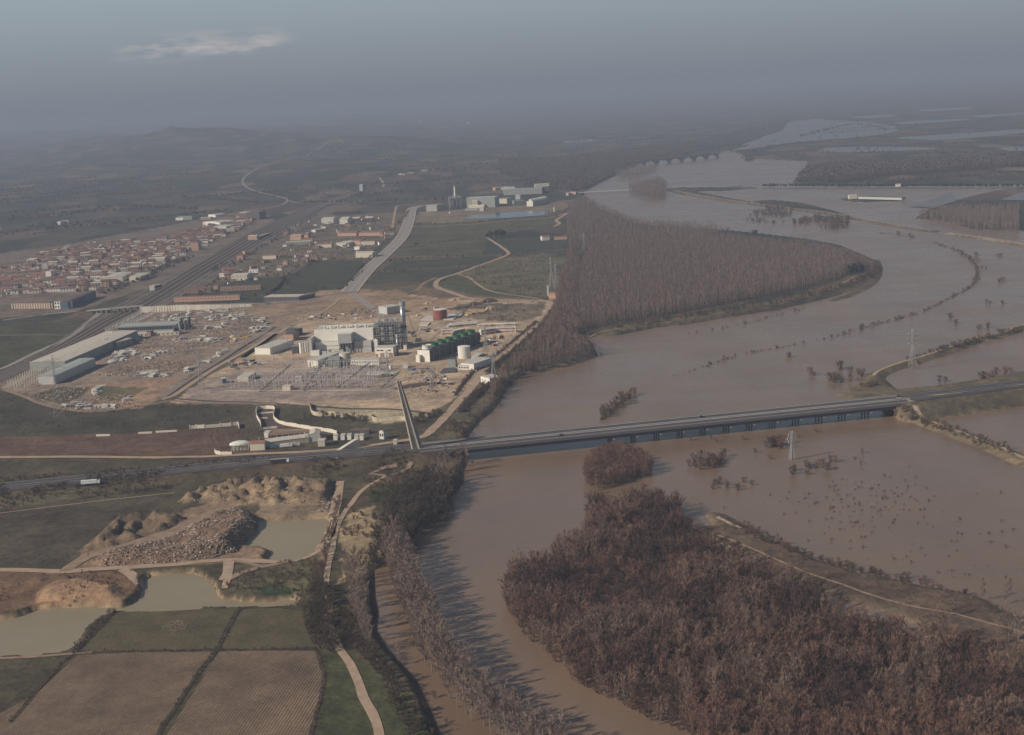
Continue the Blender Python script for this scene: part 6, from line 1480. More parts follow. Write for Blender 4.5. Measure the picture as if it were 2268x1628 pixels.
# sheds and factories beyond
LISTB = [('shed', 'white walled shed with green tinted roof far behind the village', cA, (1165, 852), (1215, 850), 45, 7, whw_m, roofgr_m, 1.5), ('shed', 'second white walled shed with green tinted roof', cA, (1222, 850), (1275, 846), 45, 7, whw_m, roofgr_m, 1.5),
 ('hall', 'white fronted hall with a big pale roof behind the railway', cA, (1412, 920), (1502, 918), 60, 9, whw_m, roofg_m, 2), ('hall', 'cream hut before the big pale roof', cA, (1345, 880), (1398, 880), 18, 7, cream_m, rooft_m, 1),
 ('hall', 'long pale roofed hall right of the white fronted hall', cA, (1460, 892), (1560, 880), 70, 10, whw_m, roofg_m, 2), ('factory', 'big brown factory block beyond the railway', cA, (1592, 850), (1718, 842), 50, 18, brown_m, rooft_m, 2), ('factory', 'dark tower at the right end of the big brown factory', cA, (1722, 846), (1765, 838), 40, 20, dkp, dkp, 0),
 ('shed', 'small pale shed far left of the brown factory', cA, (1330, 850), (1400, 846), 20, 6, brick_m, rooft_m, 1), ('shed', 'pale shed with a white roof beyond the green tinted roofs', cA, (1430, 830), (1500, 822), 40, 6, whw_m, roofg_m, 1),
 ('station', 'pale railway building among the tracks', cA, (1645, 982), (1705, 980), 14, 9, brick_m, rooft_m, 1.5), ('shed', 'long grey platform roof among the tracks', cA, (1710, 975), (1790, 950), 6, 5, steeld, roofg_m, 0),
 ('building', 'pinkish signal building right of the tracks', cA, (1925, 985), (1998, 983), 16, 12, brick_m, rooft_m, 0), ('shed', 'long pale shed below the pinkish signal building', cA, (1895, 1018), (2060, 1008), 18, 6, gp, roofg_m, 1),
 ('shed', 'big pale grey hangar left of the new road', cB, (98, 468), (178, 466), 30, 13, wp2, roofg_m, 2), ('shed', 'arched white hangar left of the new road', cB, (218, 470), (272, 468), 40, 11, whw_m, roofg_m, 5), ('shed', 'dark roofed twin shed right of the arched hangar', cB, (300, 455), (352, 452), 25, 8, dkp, rooft_m, 3),
 ('shed', 'second dark roofed shed close to the new road', cB, (388, 455), (440, 452), 25, 9, dkp, rooft_m, 3), ('house', 'white house below the grey hangar', cB, (98, 503), (125, 502), 10, 6, whw_m, tile_m, 1.5), ('shed', 'long white shed left of the white house', cB, (58, 523), (118, 512), 12, 5, whw_m, roofg_m, 1),
 ('barn', 'long brick barn with three gables left of the new road', cB, (205, 550), (330, 548), 22, 7, brick_m, tile2_m, 3), ('barn', 'brick barn continuing toward the new road', cB, (345, 548), (500, 545), 22, 7, brick_m, tile2_m, 3), ('house', 'white house beside the new road behind the brick barns', cB, (520, 545), (580, 540), 14, 6, whw_m, tile_m, 2),
 ('shed', 'big tan roofed shed amid the brick houses', cB, (192, 618), (262, 618), 60, 6, cream_m, rooft_m, 1.5), ('house', 'pinkish two storey house amid the sheds', cB, (302, 608), (356, 608), 20, 9, brick_m, tile2_m, 2), ('house', 'long brick house with small windows at the left of the group', cB, (62, 628), (165, 624), 16, 7, cream_m, tile_m, 2),
 ('house', 'cream house left of the dark hedge by the new road', cB, (360, 610), (452, 606), 18, 8, cream_m, tile2_m, 2), ('house', 'little white house below the tan roofed shed', cB, (316, 640), (350, 640), 14, 6, whw_m, rooft_m, 1), ('warehouse', 'yellow fronted warehouse close left of the new road', cB, (325, 692), (437, 690), 26, 9, cream_m, rooft_m, 1.5),
 ('house', 'long brick house left of the grey hangar group', cB, (-30, 590), (40, 586), 16, 7, brick_m, tile_m, 2), ('house', 'brick house row by the track', cB, (-60, 560), (10, 558), 16, 7, brick_m, tile2_m, 2),
 ('barn', 'pinkish villa by the railway garden', cA, (1570, 1118), (1612, 1116), 16, 9, brick_m, tile_m, 2), ('barn', 'brick barn right of the pinkish villa', cA, (1625, 1085), (1690, 1078), 14, 7, brick_m, tile_m, 2), ('barn', 'cream barn with a tan roof below the allotments', cA, (1742, 1110), (1832, 1106), 22, 7, cream_m, tile2_m, 2), ('barn', 'brick shed right of the cream barn', cA, (1850, 1105), (1900, 1100), 16, 6, brick_m, tile_m, 2),
 ('barn', 'tan roofed barn beside the green field', cA, (1535, 1252), (1640, 1248), 30, 9, cream_m, rooft_m, 2), ('house', 'white fronted house with a red roof left of the tan roofed barn', cA, (1455, 1228), (1520, 1225), 16, 7, whw_m, tile_m, 2), ('house', 'brick house behind the white fronted house', cA, (1480, 1205), (1560, 1198), 16, 7, brick_m, tile_m, 2), ('house', 'white low house right of the tan roofed barn', cA, (1650, 1200), (1712, 1198), 14, 5, whw_m, rooft_m, 1),
 ('ruin', 'long orange brick factory front with square openings', cA, (1155, 1394), (1590, 1378), 10, 7.5, brick_m, tile2_m, 0), ('barn', 'dark roofed ruin row behind the orange brick front', cA, (1225, 1335), (1400, 1325), 14, 6, brown_m, tile2_m, 2), ('barn', 'second dark ruin row behind the orange brick front', cA, (1460, 1322), (1730, 1310), 12, 5, brown_m, tile2_m, 2),
 ('warehouse', 'long dark fronted warehouse with a flat pale roof beside the ramp', cA, (1750, 1388), (1980, 1385), 26, 6.5, dkp, rooft_m, 0), ('warehouse', 'dark extension of the flat warehouse toward the junction', cA, (1985, 1385), (2090, 1362), 16, 6, dkp, tile2_m, 0),
 ('farm', 'cream far farmhouse among the distant fields', cB, (605, 155), (652, 153), 20, 9, cream_m, rooft_m, 2), ('farm', 'pale far farm with a white roof', cB, (670, 148), (715, 145), 20, 9, cream_m, roofg_m, 2), ('farm', 'yellowish far barn right of the pale farm', cB, (765, 134), (820, 130), 25, 10, cream_m, roofg_m, 2), ('farm', 'long low far barn right of the yellowish barn', cB, (850, 125), (940, 112), 20, 6, brown_m, rooft_m, 1),
 ('water_tower', 'thin far water tower left of the second power station', cB, (350, 250), (372, 250), 12, 22, gp, rooft_m, 0), ('shed', 'white far shed beyond the second power station', cB, (1250, 245), (1380, 238), 14, 7, whw_m, roofg_m, 1), ('shed', 'white topped far block by the poplar wood', cB, (1515, 232), (1610, 226), 20, 12, cream_m, whw_m, 0),
 ('farm', 'white farmhouse with a red roof in the green field by the wood', cB, (1562, 580), (1612, 576), 14, 8, whw_m, tile_m, 2), ('farm', 'low pinkish farm wing right of the white farmhouse', cB, (1640, 574), (1725, 570), 10, 5, brick_m, tile_m, 1.5),
 ('farm', 'white far farm on the hillside at the left', cA, (790, 625), (845, 622), 30, 10, whw_m, roofg_m, 2), ('farm', 'pale far sheds on the plain left', cA, (380, 880), (400, 880), 20, 8, whw_m, roofg_m, 1), ('farm', 'white far sheds on the plain left of the village road', cA, (410, 872), (460, 868), 14, 7, whw_m, roofg_m, 1),
 ('barn', 'flooded barn with a pale roof in the far flood', cJ, (1480, 552), (1515, 550), 14, 8, cream_m, rooft_m, 1.5), ('barn', 'very long low barn standing in the far flood', cJ, (1520, 551), (1716, 556), 16, 5, wp2, dkp, 0), ('hut', 'white hut beside the straight far road', cJ, (1690, 497), (1712, 496), 10, 6, whw_m, rooft_m, 1),
 ('hut', 'small pale house where the low bridge meets the bank', cJ, (215, 534), (245, 534), 12, 7, brick_m, rooft_m, 1.5), ('hut', 'white shed roof on a small islet', cJ, (0, 0), (0, 0), 0, 0, None, None, 0)]
for nm_, lb, f, A, B, d, h, wm_, rm_, rise in LISTB:
    if wm_ is None: continue
    a_, b_ = G(*one(f, *A)), G(*one(f, *B)); w_ = (b_ - a_).length
    near = a_.y < 2700
    AB(nm_, lb, 'building' if nm_ not in ('shed', 'barn', 'house', 'hall', 'farm', 'hut') else nm_, one(f, *A), one(f, *B), d, h, wm_, rm_, rise, ridge='short' if d > w_ else 'long', windows=(max(1, int(h // 4)), max(2, int(w_ / 6)), 1.6, 1.6) if near or 'opening' in lb else None)
# second power station far up the river
hallf = AB('far_turbine_hall', 'grey green hall of the second power station near the river', 'building', one(cN, 620, 385), one(cN, 1022, 372), 38, 27, gp, wp2)
MB().box((-14, -24, 6), (16, 8, 14)).build('air_intake', cream_m, hallf); MB().box((-14, -28.1, 12), (16, .3, 1.2)).box((-14, -28.1, 16), (16, .3, 1.2)).build('louvre', dkp, hallf)
MB().box((-10, -24, -.5), (44, 9, 9)).build('annex', cream_m, hallf)
fs = empty('far_stack', G(*one(cN, 462, 388)), 0, 'tall yellowish stack of the second power station', 'chimney')
MB().lathe((0, 0, -.3), [(2.6, 0), (2.4, 57)], 16).build('shell', cream_m, fs, smooth=True); MB().lathe((0, 0, 56.6), [(2.9, 0), (2.9, 2.5)], 16).build('rim', wp2, fs)
fb_ = frame_block('far_boiler_frame', 'dense steel frame of the second power station around its stack', G(*one(cN, 375, 398)), .12, 8, 4, 7, 4.6, 8, 4.4, fat=.55)
for k in range(5): MB().tube((8 + k * 5, 8, 28), (17, 12, 44), .5, .4, 5).build('pipe', steel2, fb_)
A_, B_, C_ = G(*one(cN, 1455, 362)), G(*one(cN, 1560, 360)), G(*one(cN, 1790, 312)); dv = C_ - B_; L = dv.length; an_ = math.atan2(dv.y, dv.x)
ct = empty('far_cooling_tower', B_, an_, 'cooling tower with white fans at the second power station', 'cooling tower')
MB().box((L / 2, 9, -.3), (L, 18, 14)).build('casing', wp2, ct); MB().box((-.2, 9, -.3), (.5, 18.4, 14.2)).build('end_wall', whw_m, ct)
for k in range(6): MB().lathe((8 + k * (L - 16) / 5, 9, 13.7), [(6.5, 0), (5.8, 2.5), (6.0, 4.5), (5.2, 4.4), (.1, 2)], 16, False).build('fan_cowl', whw_m, ct)
for A, B, d, h, wm_, rm_, lb in (((45, 435), (195, 428), 25, 15, wp2, roofg_m, 'grey box building left of the second power station'), ((1070, 322), (1190, 320), 30, 13, cream_m, gp, 'cream block right of the far turbine hall'), ((1140, 205), (1690, 180), 40, 16, gp, roofgr_m, 'very long grey hall behind the second power station'), ((1690, 175), (1790, 170), 30, 20, dkp, rooft_m, 'dark end block of the very long grey hall'),
                           ((1025, 135), (1215, 118), 20, 8, brick_m, roofg_m, 'low brick shed behind the second power station'), ((1310, 265), (1380, 262), 20, 12, wp2, roofg_m, 'grey block between hall and far cooling tower'), ((800, 428), (860, 426), 12, 9, wp2, roofg_m, 'small grey block before the far turbine hall'), ((1290, 330), (1440, 318), 16, 8, gp, roofgr_m, 'greenish low block left of the far cooling tower'),
                           ((380, 465), (560, 450), 10, 4, slab_m, roofgr_m, 'low pale basin before the far boiler frame'), ((600, 425), (780, 415), 10, 5, wp2, roofgr_m, 'low grey sheds before the far turbine hall'), ((1850, 435), (1868, 434), 6, 10, whw_m, roofg_m, 'white little tower at the end of the reservoir'), ((2065, 210), (2115, 205), 14, 8, brick_m, roofg_m, 'pinkish house above the river road end')):
    AB('plant_building', lb, 'building', one(cN, *A), one(cN, *B), d, h, wm_, rm_)
# far town in the haze
ft = MB().box((0, 0, 0), (26, 16, 12)).mesh('far_building', cream_m); ft2 = MB().box((0, 0, 0), (44, 20, 9)).mesh('far_building', whw_m); ft3 = MB().box((0, 0, 0), (18, 16, 26)).mesh('far_building', brick_m)
for (x0, x1, y0, y1, n, w_) in ((560, 700, 275, 308, 36, 'left of the far town'), (700, 860, 268, 300, 26, 'in the middle of the far town'), (880, 1040, 262, 292, 22, 'at the right end of the far town')):
    for k in range(n):
        p = G(nrg.uniform(x0, x1), nrg.uniform(y0, y1)); v = int(nrg.choice([0, 0, 1, 2])); s = nrg.uniform(.7, 1.6)
        o = link_mesh('far_building', (ft, ft2, ft3)[v], None, (p.x, p.y, LAND - 1), nrg.uniform(-.3, .3), s); tag(o, f'hazy {["cream", "long white", "tall brick"][v]} building {w_}', 'building', f'hazy {["cream", "long white", "tall brick"][v]} buildings {w_}')
for x0, y0, w__, lb in ((985, 284, 5.0, 'long bright white roof in the far town'), (620, 303, 3.5, 'long pale roof at the left of the far town'), (672, 292, 1.2, 'tall pale block in the far town')):
    p = G(x0, y0); o = MB().box((0, 0, -1), (22 * w__, 30, 16 if w__ > 2 else 34)).build('far_hall', whw_m, None, loc=p); lab(o, lb, 'building')
# arched bridge and low road bridge over the upper river
pts_a = [(1425, 362), (1440, 358), (1470, 355.5), (1500, 352.5), (1530, 349.5), (1560, 346.5), (1600, 341)]
a_, b_ = P(1425, 366, 1), P(1590, 349.5, 1); L = (b_ - a_).length; an_ = math.atan2((b_ - a_).y, (b_ - a_).x)
ab_ = empty('arched_bridge', (a_.x, a_.y, 0), an_, 'old dark masonry bridge with round arches over the far river', 'bridge')
stone = mat('old bridge stone', (.16, .13, .105), (.21, .17, .14), scale=.1, rough=.9)
n = 6; H = 20; sp = L / n
for k in range(n):
    r = sp * .39; cx = sp * (k + .5); v0 = []
    arc = [(cx + r * math.cos(t), min(H - 4, r * .95) * math.sin(t)) for t in np.linspace(0, math.pi, 15)]
    poly = [(sp * k, -1), (cx - r, -1)] + [(x, z) for x, z in arc[::-1]] + [(cx + r, -1), (sp * (k + 1), -1), (sp * (k + 1), H), (sp * k, H)]
    b = MB(); vs = [Vector((x, z)) for x, z in poly]; rr = delaunay_2d_cdt(vs, [], [list(range(len(vs)))], 1, 1e-4); nn = len(rr[0])
    b.add([(v.x, -4, v.y) for v in rr[0]] + [(v.x, 4, v.y) for v in rr[0]], [tuple(f) for f in rr[2]] + [tuple(nn + i for i in f[::-1]) for f in rr[2]])
    q = [(cx - r, -1)] + [(x, z) for x, z in arc[::-1]] + [(cx + r, -1)]
    for (x0, z0), (x1, z1) in zip(q[:-1], q[1:]): b.add([(x0, -4, z0), (x1, -4, z1), (x1, 4, z1), (x0, 4, z0)], [(0, 1, 2, 3)])
    b.build('arch', stone, ab_)
MB().box((L / 2, 0, H + .01), (L + 60, 9, 1.4)).build('deck', stone, ab_)
a_, b_ = P(1270, 427, 5), P(1440, 417.5, 5); L = (b_ - a_).length
lb_ = empty('low_road_bridge', a_, math.atan2((b_ - a_).y, (b_ - a_).x), 'long low pale road bridge crossing the river channel', 'bridge')
MB().box((L / 2, 0, -.8), (L, 9, 1.2)).build('deck', slab_m, lb_)
for k in range(14): MB().box(((k + .5) * L / 14, 0, -6), (1.8, 8, 5.2)).build('pier', deckc_m, lb_)
# ================================================================== farmstead by the motorway
def wall_run(name, pts, h, m, label, w=.5, seg=6.0, post=False, f=cL):
    L_ = smooth_line([G(*p).xy for p in f(pts)], seg); e = empty(name, (L_[0][0], L_[0][1], LAND), 0, label, 'wall')
    for k, ((x0, y0), (x1, y1)) in enumerate(zip(L_[:-1], L_[1:])):
        d = math.dist((x0, y0), (x1, y1)); an = math.atan2(y1 - y0, x1 - x0)
        MB().box(((x0 + x1) / 2 - L_[0][0], (y0 + y1) / 2 - L_[0][1], -.3), (d - .05, w, h + .3 + .25 * math.sin(k * 2.1)), an).build('wall_panel', m, e)
        if post: MB().box((x0 - L_[0][0], y0 - L_[0][1], -.3), (.9, .9, h + 1.2), an).build('post', m, e)
    return e
wall_run('white_wall', [(-80, 372), (0, 365), (100, 362), (300, 345), (430, 335), (515, 325)], 3.2, wline_m, 'long white wall behind the bare poplars left of the farmstead', seg=9, post=True)
wall_run('white_wall', [(515, 322), (530, 372)], 3.6, wline_m, 'short white return at the end of the long white wall')
wall_run('winding_wall', [(800, 380), (790, 310), (745, 230), (742, 150), (765, 128), (860, 122), (950, 128), (970, 150), (955, 190), (955, 240), (990, 285), (1060, 318), (1240, 350), (1400, 378), (1560, 400), (1650, 415), (1735, 435)], 3.4, wline_m, 'winding white wall around the dark paddocks of the farmstead', seg=5, post=False)
wall_run('low_wall', [(750, 190), (850, 182), (950, 176)], 1.4, wline_m, 'low pale wall across the upper paddock', w=.4); wall_run('low_wall', [(780, 246), (880, 242)], 1.2, wline_m, 'low pale wall across the lower paddock', w=.4)
wall_run('low_wall', [(820, 378), (920, 368), (1000, 362)], 2.0, wline_m, 'pale wall above the open stalls')
wall_run('low_wall', [(228, 655), (240, 680), (300, 690), (440, 690)], 3.0, wline_m, 'curved low white wall beside the pale round roof')
for A, B, lb in (((790, 1190), (905, 1187), 'first low white wall in the dark meadow from the left'), ((1135, 1171), (1250, 1165), 'second low white wall in the dark meadow'), ((1280, 1161), (1455, 1152), 'third low white wall in the dark meadow')):
    wall_run('low_wall', [A, B], 1.8, wline_m, lb, f=cC, seg=12)
pad = mat('dark paddock mud', (.06, .042, .036), (.10, .07, .055), scale=.2, rough=.95)
ribbon('paddock', [G(*p).xy for p in cL([(855, 130), (860, 200), (880, 270), (920, 340)])], [24, 26, 26, 30], pad, .2, label='dark muddy paddock inside the winding white wall')
ribbon('paddock', [G(*p).xy for p in cL([(900, 400), (1150, 395), (1500, 420)])], [14, 18, 6], dirt2_m, .2, label='brown paddock above the open stalls')
AB('stall_row', 'long dark open stall row with pale posts in the farmstead', 'stable', one(cL, 890, 512), one(cL, 1375, 470), 9, 4, dkp, tile2_m, 1.2)
e = bpy.data.objects['stall_row']
for k in range(11): MB().box((-26 + k * 5.3, -4.7, 0), (.5, .5, 4.1)).build('post', wline_m, e)
AB('long_barn', 'long tan roofed barn before the open stalls', 'barn', one(cL, 880, 600), one(cL, 1395, 535), 12, 4.5, cream_m, rooft_m, 2)
AB('grey_barn', 'grey fronted barn with a white gable at the farmstead', 'barn', one(cL, 1400, 532), one(cL, 1530, 522), 18, 6.5, wp2, rooft_m, 1.5)
MB().box((-8.7, -9.2, -.3), (.8, 1.0, 9.5)).build('gable_post', whw_m, bpy.data.objects['grey_barn'])
AB('dark_barn', 'dark red barn right of the grey fronted barn', 'barn', one(cL, 1535, 525), one(cL, 1610, 515), 12, 6, brown_m, dkp)
AB('white_store', 'small white store with a sloping roof at the paddock edge', 'shed', one(cL, 838, 480), one(cL, 905, 478), 7, 5, whw_m, rooft_m)
AB('farmhouse', 'cream farmhouse with pale piers near the dirt road', 'house', one(cL, 665, 640), one(cL, 845, 632), 10, 6, cream_m, tile_m, 1.5)
AB('brick_shed', 'tan block by the dirt road right of the trucks', 'shed', one(cL, 1500, 590), one(cL, 1585, 585), 9, 5, cream_m, rooft_m)
wall_run('dark_wall', [(1590, 585), (1750, 560), (1960, 540)], 3.0, dkp, 'long dark wall along the dirt road near the anchor block')
for k, (x, y) in enumerate(((1950, 515), (2013, 512), (1690, 512), (1780, 510), (1860, 508))): AB('white_shed', ['first', 'second', 'third', 'fourth', 'fifth'][k] + ' small white shed in the line right of the farmstead', 'shed', one(cL, x, y), one(cL, x + 48, y - 2), 6, 4.5, whw_m, rooft_m)
AB('dark_barn', 'long dark shed behind the small white sheds', 'barn', one(cL, 1900, 450), one(cL, 2130, 440), 8, 4, dkp, tile2_m)
rc = empty('round_canopy', G(*one(cL, 545, 625)), .1, 'pale round roofed pavilion beside the curved white wall', 'pavilion')
b = MB(); vs = []; n = 16
for q, (rr_, z) in enumerate(((1, 5), (.92, 6.4), (.6, 7.6), (.05, 8))):
    for k in range(n): vs.append((9.5 * rr_ * math.cos(6.283 * k / n), 5.5 * rr_ * math.sin(6.283 * k / n), z))
b.add(vs, [(q * n + k, q * n + (k + 1) % n, (q + 1) * n + (k + 1) % n, (q + 1) * n + k) for q in range(3) for k in range(n)]); b.build('roof', whw_m, rc)
MB().box((0, 0, -.3), (13, 7, 5)).build('wall', cream_m, rc)
for k in range(6): MB().box((-7.5 + 3 * k, -4.6, 0), (.5, .5, 5.3)).build('post', cream_m, rc)
for x, y, m, lb in ((980, 612, blue_m, 'blue grey lorry parked before the long tan roofed barn'), (1110, 600, whw_m, 'pale lorry parked right of the blue grey lorry'), (1200, 588, wp2, 'grey trailer before the long tan roofed barn')):
    e = empty('parked_lorry', G(*one(cL, x, y)), .15, lb, 'lorry'); MB().box((-1, 0, 1), (8, 2.4, 2.4)).build('box', m, e); MB().box((4.3, 0, .7), (1.9, 2.3, 2.2)).build('cab', whw_m, e)
    for xx in (-3.5, -2.3, 4.2):
        for yy in (-1, 1): MB().tube((xx, yy - .2, .5), (xx, yy + .2, .5), .5, .5, 8).build('wheel', tyre_m, e)
AB('chapel', 'tiny white house with a red roof left of the bridge pylon', 'house', one(cM, 88, 1075), one(cM, 162, 1080), 5, 7, whw_m, tile_m, 1.5, windows=(1, 2, 1.2, 2.4))
AB('kiosk', 'small beige box on the verge left of the bridge pylon', 'kiosk', one(cM, 318, 1168), one(cM, 380, 1165), 5, 3.5, cream_m, rooft_m)
o = MB().tube((0, 0, -.3), (0, 0, 9), .35, .25, 6).build('roadside_post', whw_m, None, loc=G(*one(cL, 1745, 848))); lab(o, 'leaning white post below the motorway near the anchor block', 'post')
# pale cut banks with their crests
for pts, lb in (([(1005, 1375), (1015, 1420), (1030, 1455), (1100, 1478), (1200, 1470), (1300, 1482), (1400, 1490)], 'pale cut bank above the dark hedge left of the bridge pylon'), ([(1660, 1490), (1680, 1530), (1800, 1528), (1960, 1520), (2060, 1530)], 'pale cut bank right behind the bridge pylon')):
    L_ = smooth_line([G(*p).xy for p in cD(pts)], 3); e = MB()
    for k, ((x0, y0), (x1, y1)) in enumerate(zip(L_[:-1], L_[1:])):
        h0, h1 = 3.6 + noise.noise(Vector((x0 * .1, y0 * .1, 0))) * 1.4, 3.6 + noise.noise(Vector((x1 * .1, y1 * .1, 0))) * 1.4
        e.add([(x0, y0 - 1.5, LAND - .2), (x1, y1 - 1.5, LAND - .2), (x1, y1, LAND + h1), (x0, y0, LAND + h0), (x0, y0 + 12, LAND - .1), (x1, y1 + 12, LAND - .1)], [(0, 1, 2, 3), (3, 2, 5, 4)])
    o = e.build('cut_bank', mat('pale limestone bank', (.52, .44, .33), (.38, .31, .22), scale=.3, rough=.95)); o['kind'] = 'structure'; o['label'] = lb
for r_ in STUFF_ROCKS:
    nm_, poly, n, s0_, s1_, lb = r_
    xs = [p[0] for p in poly]; ys = [p[1] for p in poly]; X = nrg.uniform(min(xs), max(xs), n * 3); Y = nrg.uniform(min(ys), max(ys), n * 3); m = inside(poly, X, Y); X, Y = X[m][:n], Y[m][:n]
    if nm_ == 'rubble': m = (vnoise(X, Y, 16, 77, 3) > .38); X, Y = X[m], Y[m]
    gn_scatter(nm_, np.column_stack([X, Y, height(X, Y), nrg.uniform(0, 6.28, len(X)), nrg.uniform(s0_, s1_, len(X)) ** 1.0]), [rock_proto(5 + i, rock_m if i in (1, 4) else rock2_m) for i in range(6)], lb)
sh = [Vector(p) for p in [W(*q) for q in cF([(890, 1040), (1040, 1010), (1045, 1060), (900, 1085)])]]
X = nrg.uniform(0, 1, 240); Y = nrg.uniform(0, 1, 240); q0, q1, q3 = G(*one(cF, 890, 1085)), G(*one(cF, 1045, 1060)), G(*one(cF, 900, 1000))
PX = q0.x + (q1.x - q0.x) * X + (q3.x - q0.x) * Y; PY = q0.y + (q1.y - q0.y) * X + (q3.y - q0.y) * Y
m = np.hypot(X - .5, Y - .5) < .48
gn_scatter('sheep_stones', np.column_stack([PX[m], PY[m], np.full(m.sum(), LAND + .1), X[m] * 6, .14 + .14 * Y[m]]), [rock_proto(31 + i, rock_m) for i in range(3)], 'patch of pale stones in the grass field')
# ================================================================== trees and bushes
bark_m = mat('grey brown bark', (.20, .155, .125), rough=.9, objrand=.15)
twig_m = mat('bare twigs', (.190, .112, .082), rough=.9, objrand=.28)
pale_m = mat('pale bare twigs', (.235, .172, .140), rough=.9, objrand=.2)
twig2_m = mat('bare reddish twigs', (.160, .084, .062), rough=.9, objrand=.35)
dk_m = mat('dark purplish twigs', (.088, .050, .044), rough=.9, objrand=.3)
pl_m = mat('pale upper twigs', (.200, .132, .100), rough=.9, objrand=.25)
poplar_m = mat('bare poplar twigs', (.215, .155, .132), rough=.9, objrand=.3)
ever_m = mat('evergreen leaves', (.020, .030, .020), rough=.9, objrand=.2)
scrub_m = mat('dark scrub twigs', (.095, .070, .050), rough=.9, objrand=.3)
treb = mat('winter treeline', (.095, .072, .060), rough=.95, objrand=.25)

def cone(b, p, q, r, n=3, r1=0.0):
    d = q - p
    a = d.orthogonal().normalized(); c = d.normalized().cross(a)
    vs = []
    for k in range(n):
        t = 2 * math.pi * k / n; vs.append(p + (a * math.cos(t) + c * math.sin(t)) * r)
    if r1 <= 0:
        vs.append(q); b.add(vs, [(k, (k + 1) % n, n) for k in range(n)])
    else:
        for k in range(n):
            t = 2 * math.pi * k / n; vs.append(q + (a * math.cos(t) + c * math.sin(t)) * r1)
        b.add(vs, [(k, (k + 1) % n, n + (k + 1) % n, n + k) for k in range(n)])
def sliver(b, p, q, w, rr):
    s = Vector((rr.uniform(-1, 1), rr.uniform(-1, 1), rr.uniform(-.4, .4))).normalized() * w
    b.add([p - s, p + s, q], [(0, 1, 2)])
def grow(seed, H, spread, limbs=9, sub=5, twigs=6, up=.8, low=.12, tw=.06, stems=1, trunk_r=.22, tlen=1.5, branch_r=.09):
    rr = random.Random(seed); T = MB(); C = MB()
    for s in range(stems):
        a0 = rr.uniform(0, 6.28); lean = rr.uniform(0, .08 if stems == 1 else .3)
        base = Vector((rr.uniform(-.6, .6), rr.uniform(-.6, .6), -.6)) if stems > 1 else Vector((0, 0, -.6))
        top = base + Vector((math.cos(a0) * lean * H, math.sin(a0) * lean * H, H * rr.uniform(.9, 1.0)))
        m1 = base.lerp(top, .45) + Vector((rr.uniform(-.3, .3), rr.uniform(-.3, .3), 0))
        cone(T, base, m1, trunk_r, 5, trunk_r * .6); cone(T, m1, top, trunk_r * .6, 4, .02)
        for l in range(limbs):
            f = low + (1 - low) * ((l + rr.random()) / limbs) * .92
            p = base.lerp(m1, f / .45) if f < .45 else m1.lerp(top, (f - .45) / .55)
            a = rr.uniform(0, 6.28)
            prof = math.sin(min(1, max(.05, (f - low * .5))) ** .8 * math.pi * .82 + .25)
            L = spread * max(.35, prof) * rr.uniform(.75, 1.15)
            d = Vector((math.cos(a), math.sin(a), up + .5 * rr.random())).normalized()
            q = p + d * L * 1.25
            cone(T if trunk_r > .3 else C, p, q, branch_r, 3)
            for k in range(sub):
                g = .2 + .8 * (k + rr.random()) / sub
                p2 = p.lerp(q, g)
                d2 = (d + Vector((rr.uniform(-.8, .8), rr.uniform(-.8, .8), rr.uniform(0, .7)))).normalized()
                q2 = p2 + d2 * L * .5 * rr.uniform(.7, 1.3)
                cone(C, p2, q2, branch_r * .45, 3)
                for w in range(twigs):
                    p3 = p2.lerp(q2, rr.uniform(.1, 1))
                    d3 = (d2 + Vector((rr.uniform(-.9, .9), rr.uniform(-.9, .9), rr.uniform(-.2, .9)))).normalized()
                    sliver(C, p3, p3 + d3 * tlen * rr.uniform(.6, 1.3), tw, rr)
    return T, C
def leafy(seed, H, r, n=160, size=1.1, trunk=True, conic=0.0):
    rr = random.Random(seed); T = MB(); C = MB()
    if trunk: cone(T, Vector((0, 0, -.4)), Vector((0, 0, H * .6)), .3, 5, .1)
    lob = [(Vector((rr.uniform(-.5, .5) * r, rr.uniform(-.5, .5) * r, H * rr.uniform(.35, .75))), r * rr.uniform(.4, .65)) for _ in range(7)]
    for k in range(n):
        c, rad = lob[k % 7]
        d = Vector((rr.gauss(0, 1), rr.gauss(0, 1), rr.gauss(0, 1))).normalized()
        p = c + d * rad * (.7 + .4 * rr.random())
        if conic: p.x *= 1 - conic * p.z / H; p.y *= 1 - conic * p.z / H
        p.z = max(.3, p.z)
        a = d.orthogonal().normalized(); bb = d.cross(a)
        s = size * rr.uniform(.6, 1.2)
        t0 = rr.uniform(0, 6.28)
        vs = [p + (a * math.cos(t0 + t) + bb * math.sin(t0 + t)) * s + d * rr.uniform(-.3, .3) * s for t in (0, 2.1, 4.2)]
        C.add(vs, [(0, 1, 2)])
    return T, C
class Proto:
    def __init__(s, name, T, C, tm, cm):
        s.T = T.mesh(name + ' trunk', tm) if T.v else None
        s.C = C.mesh(name + ' crown', cm)
        b = MB(); b.add(T.v, T.f); nT = len(T.f); b.add(C.v, C.f)
        me = b.mesh(name + ' joined'); me.materials.append(tm); me.materials.append(cm)
        me.polygons.foreach_set('material_index', [0] * nT + [1] * len(C.f))
        s.J = me
forest_p = [Proto('forest tree', *grow(100 + i, 13.5, 3.0, 8, 5, 6, .9, .06, .085, stems=2, trunk_r=.16), bark_m, [twig_m, twig2_m, twig2_m][i % 3]) for i in range(7)]
forest_d = [Proto('dark forest tree', *grow(120 + i, 12.5, 3.2, 8, 5, 7, .8, .04, .085, stems=2, trunk_r=.14), bark_m, dk_m) for i in range(4)]
forest_l = [Proto('pale forest tree', *grow(140 + i, 15, 2.9, 9, 5, 6, 1.2, .10, .08, stems=2, trunk_r=.17), bark_m, pl_m) for i in range(4)]
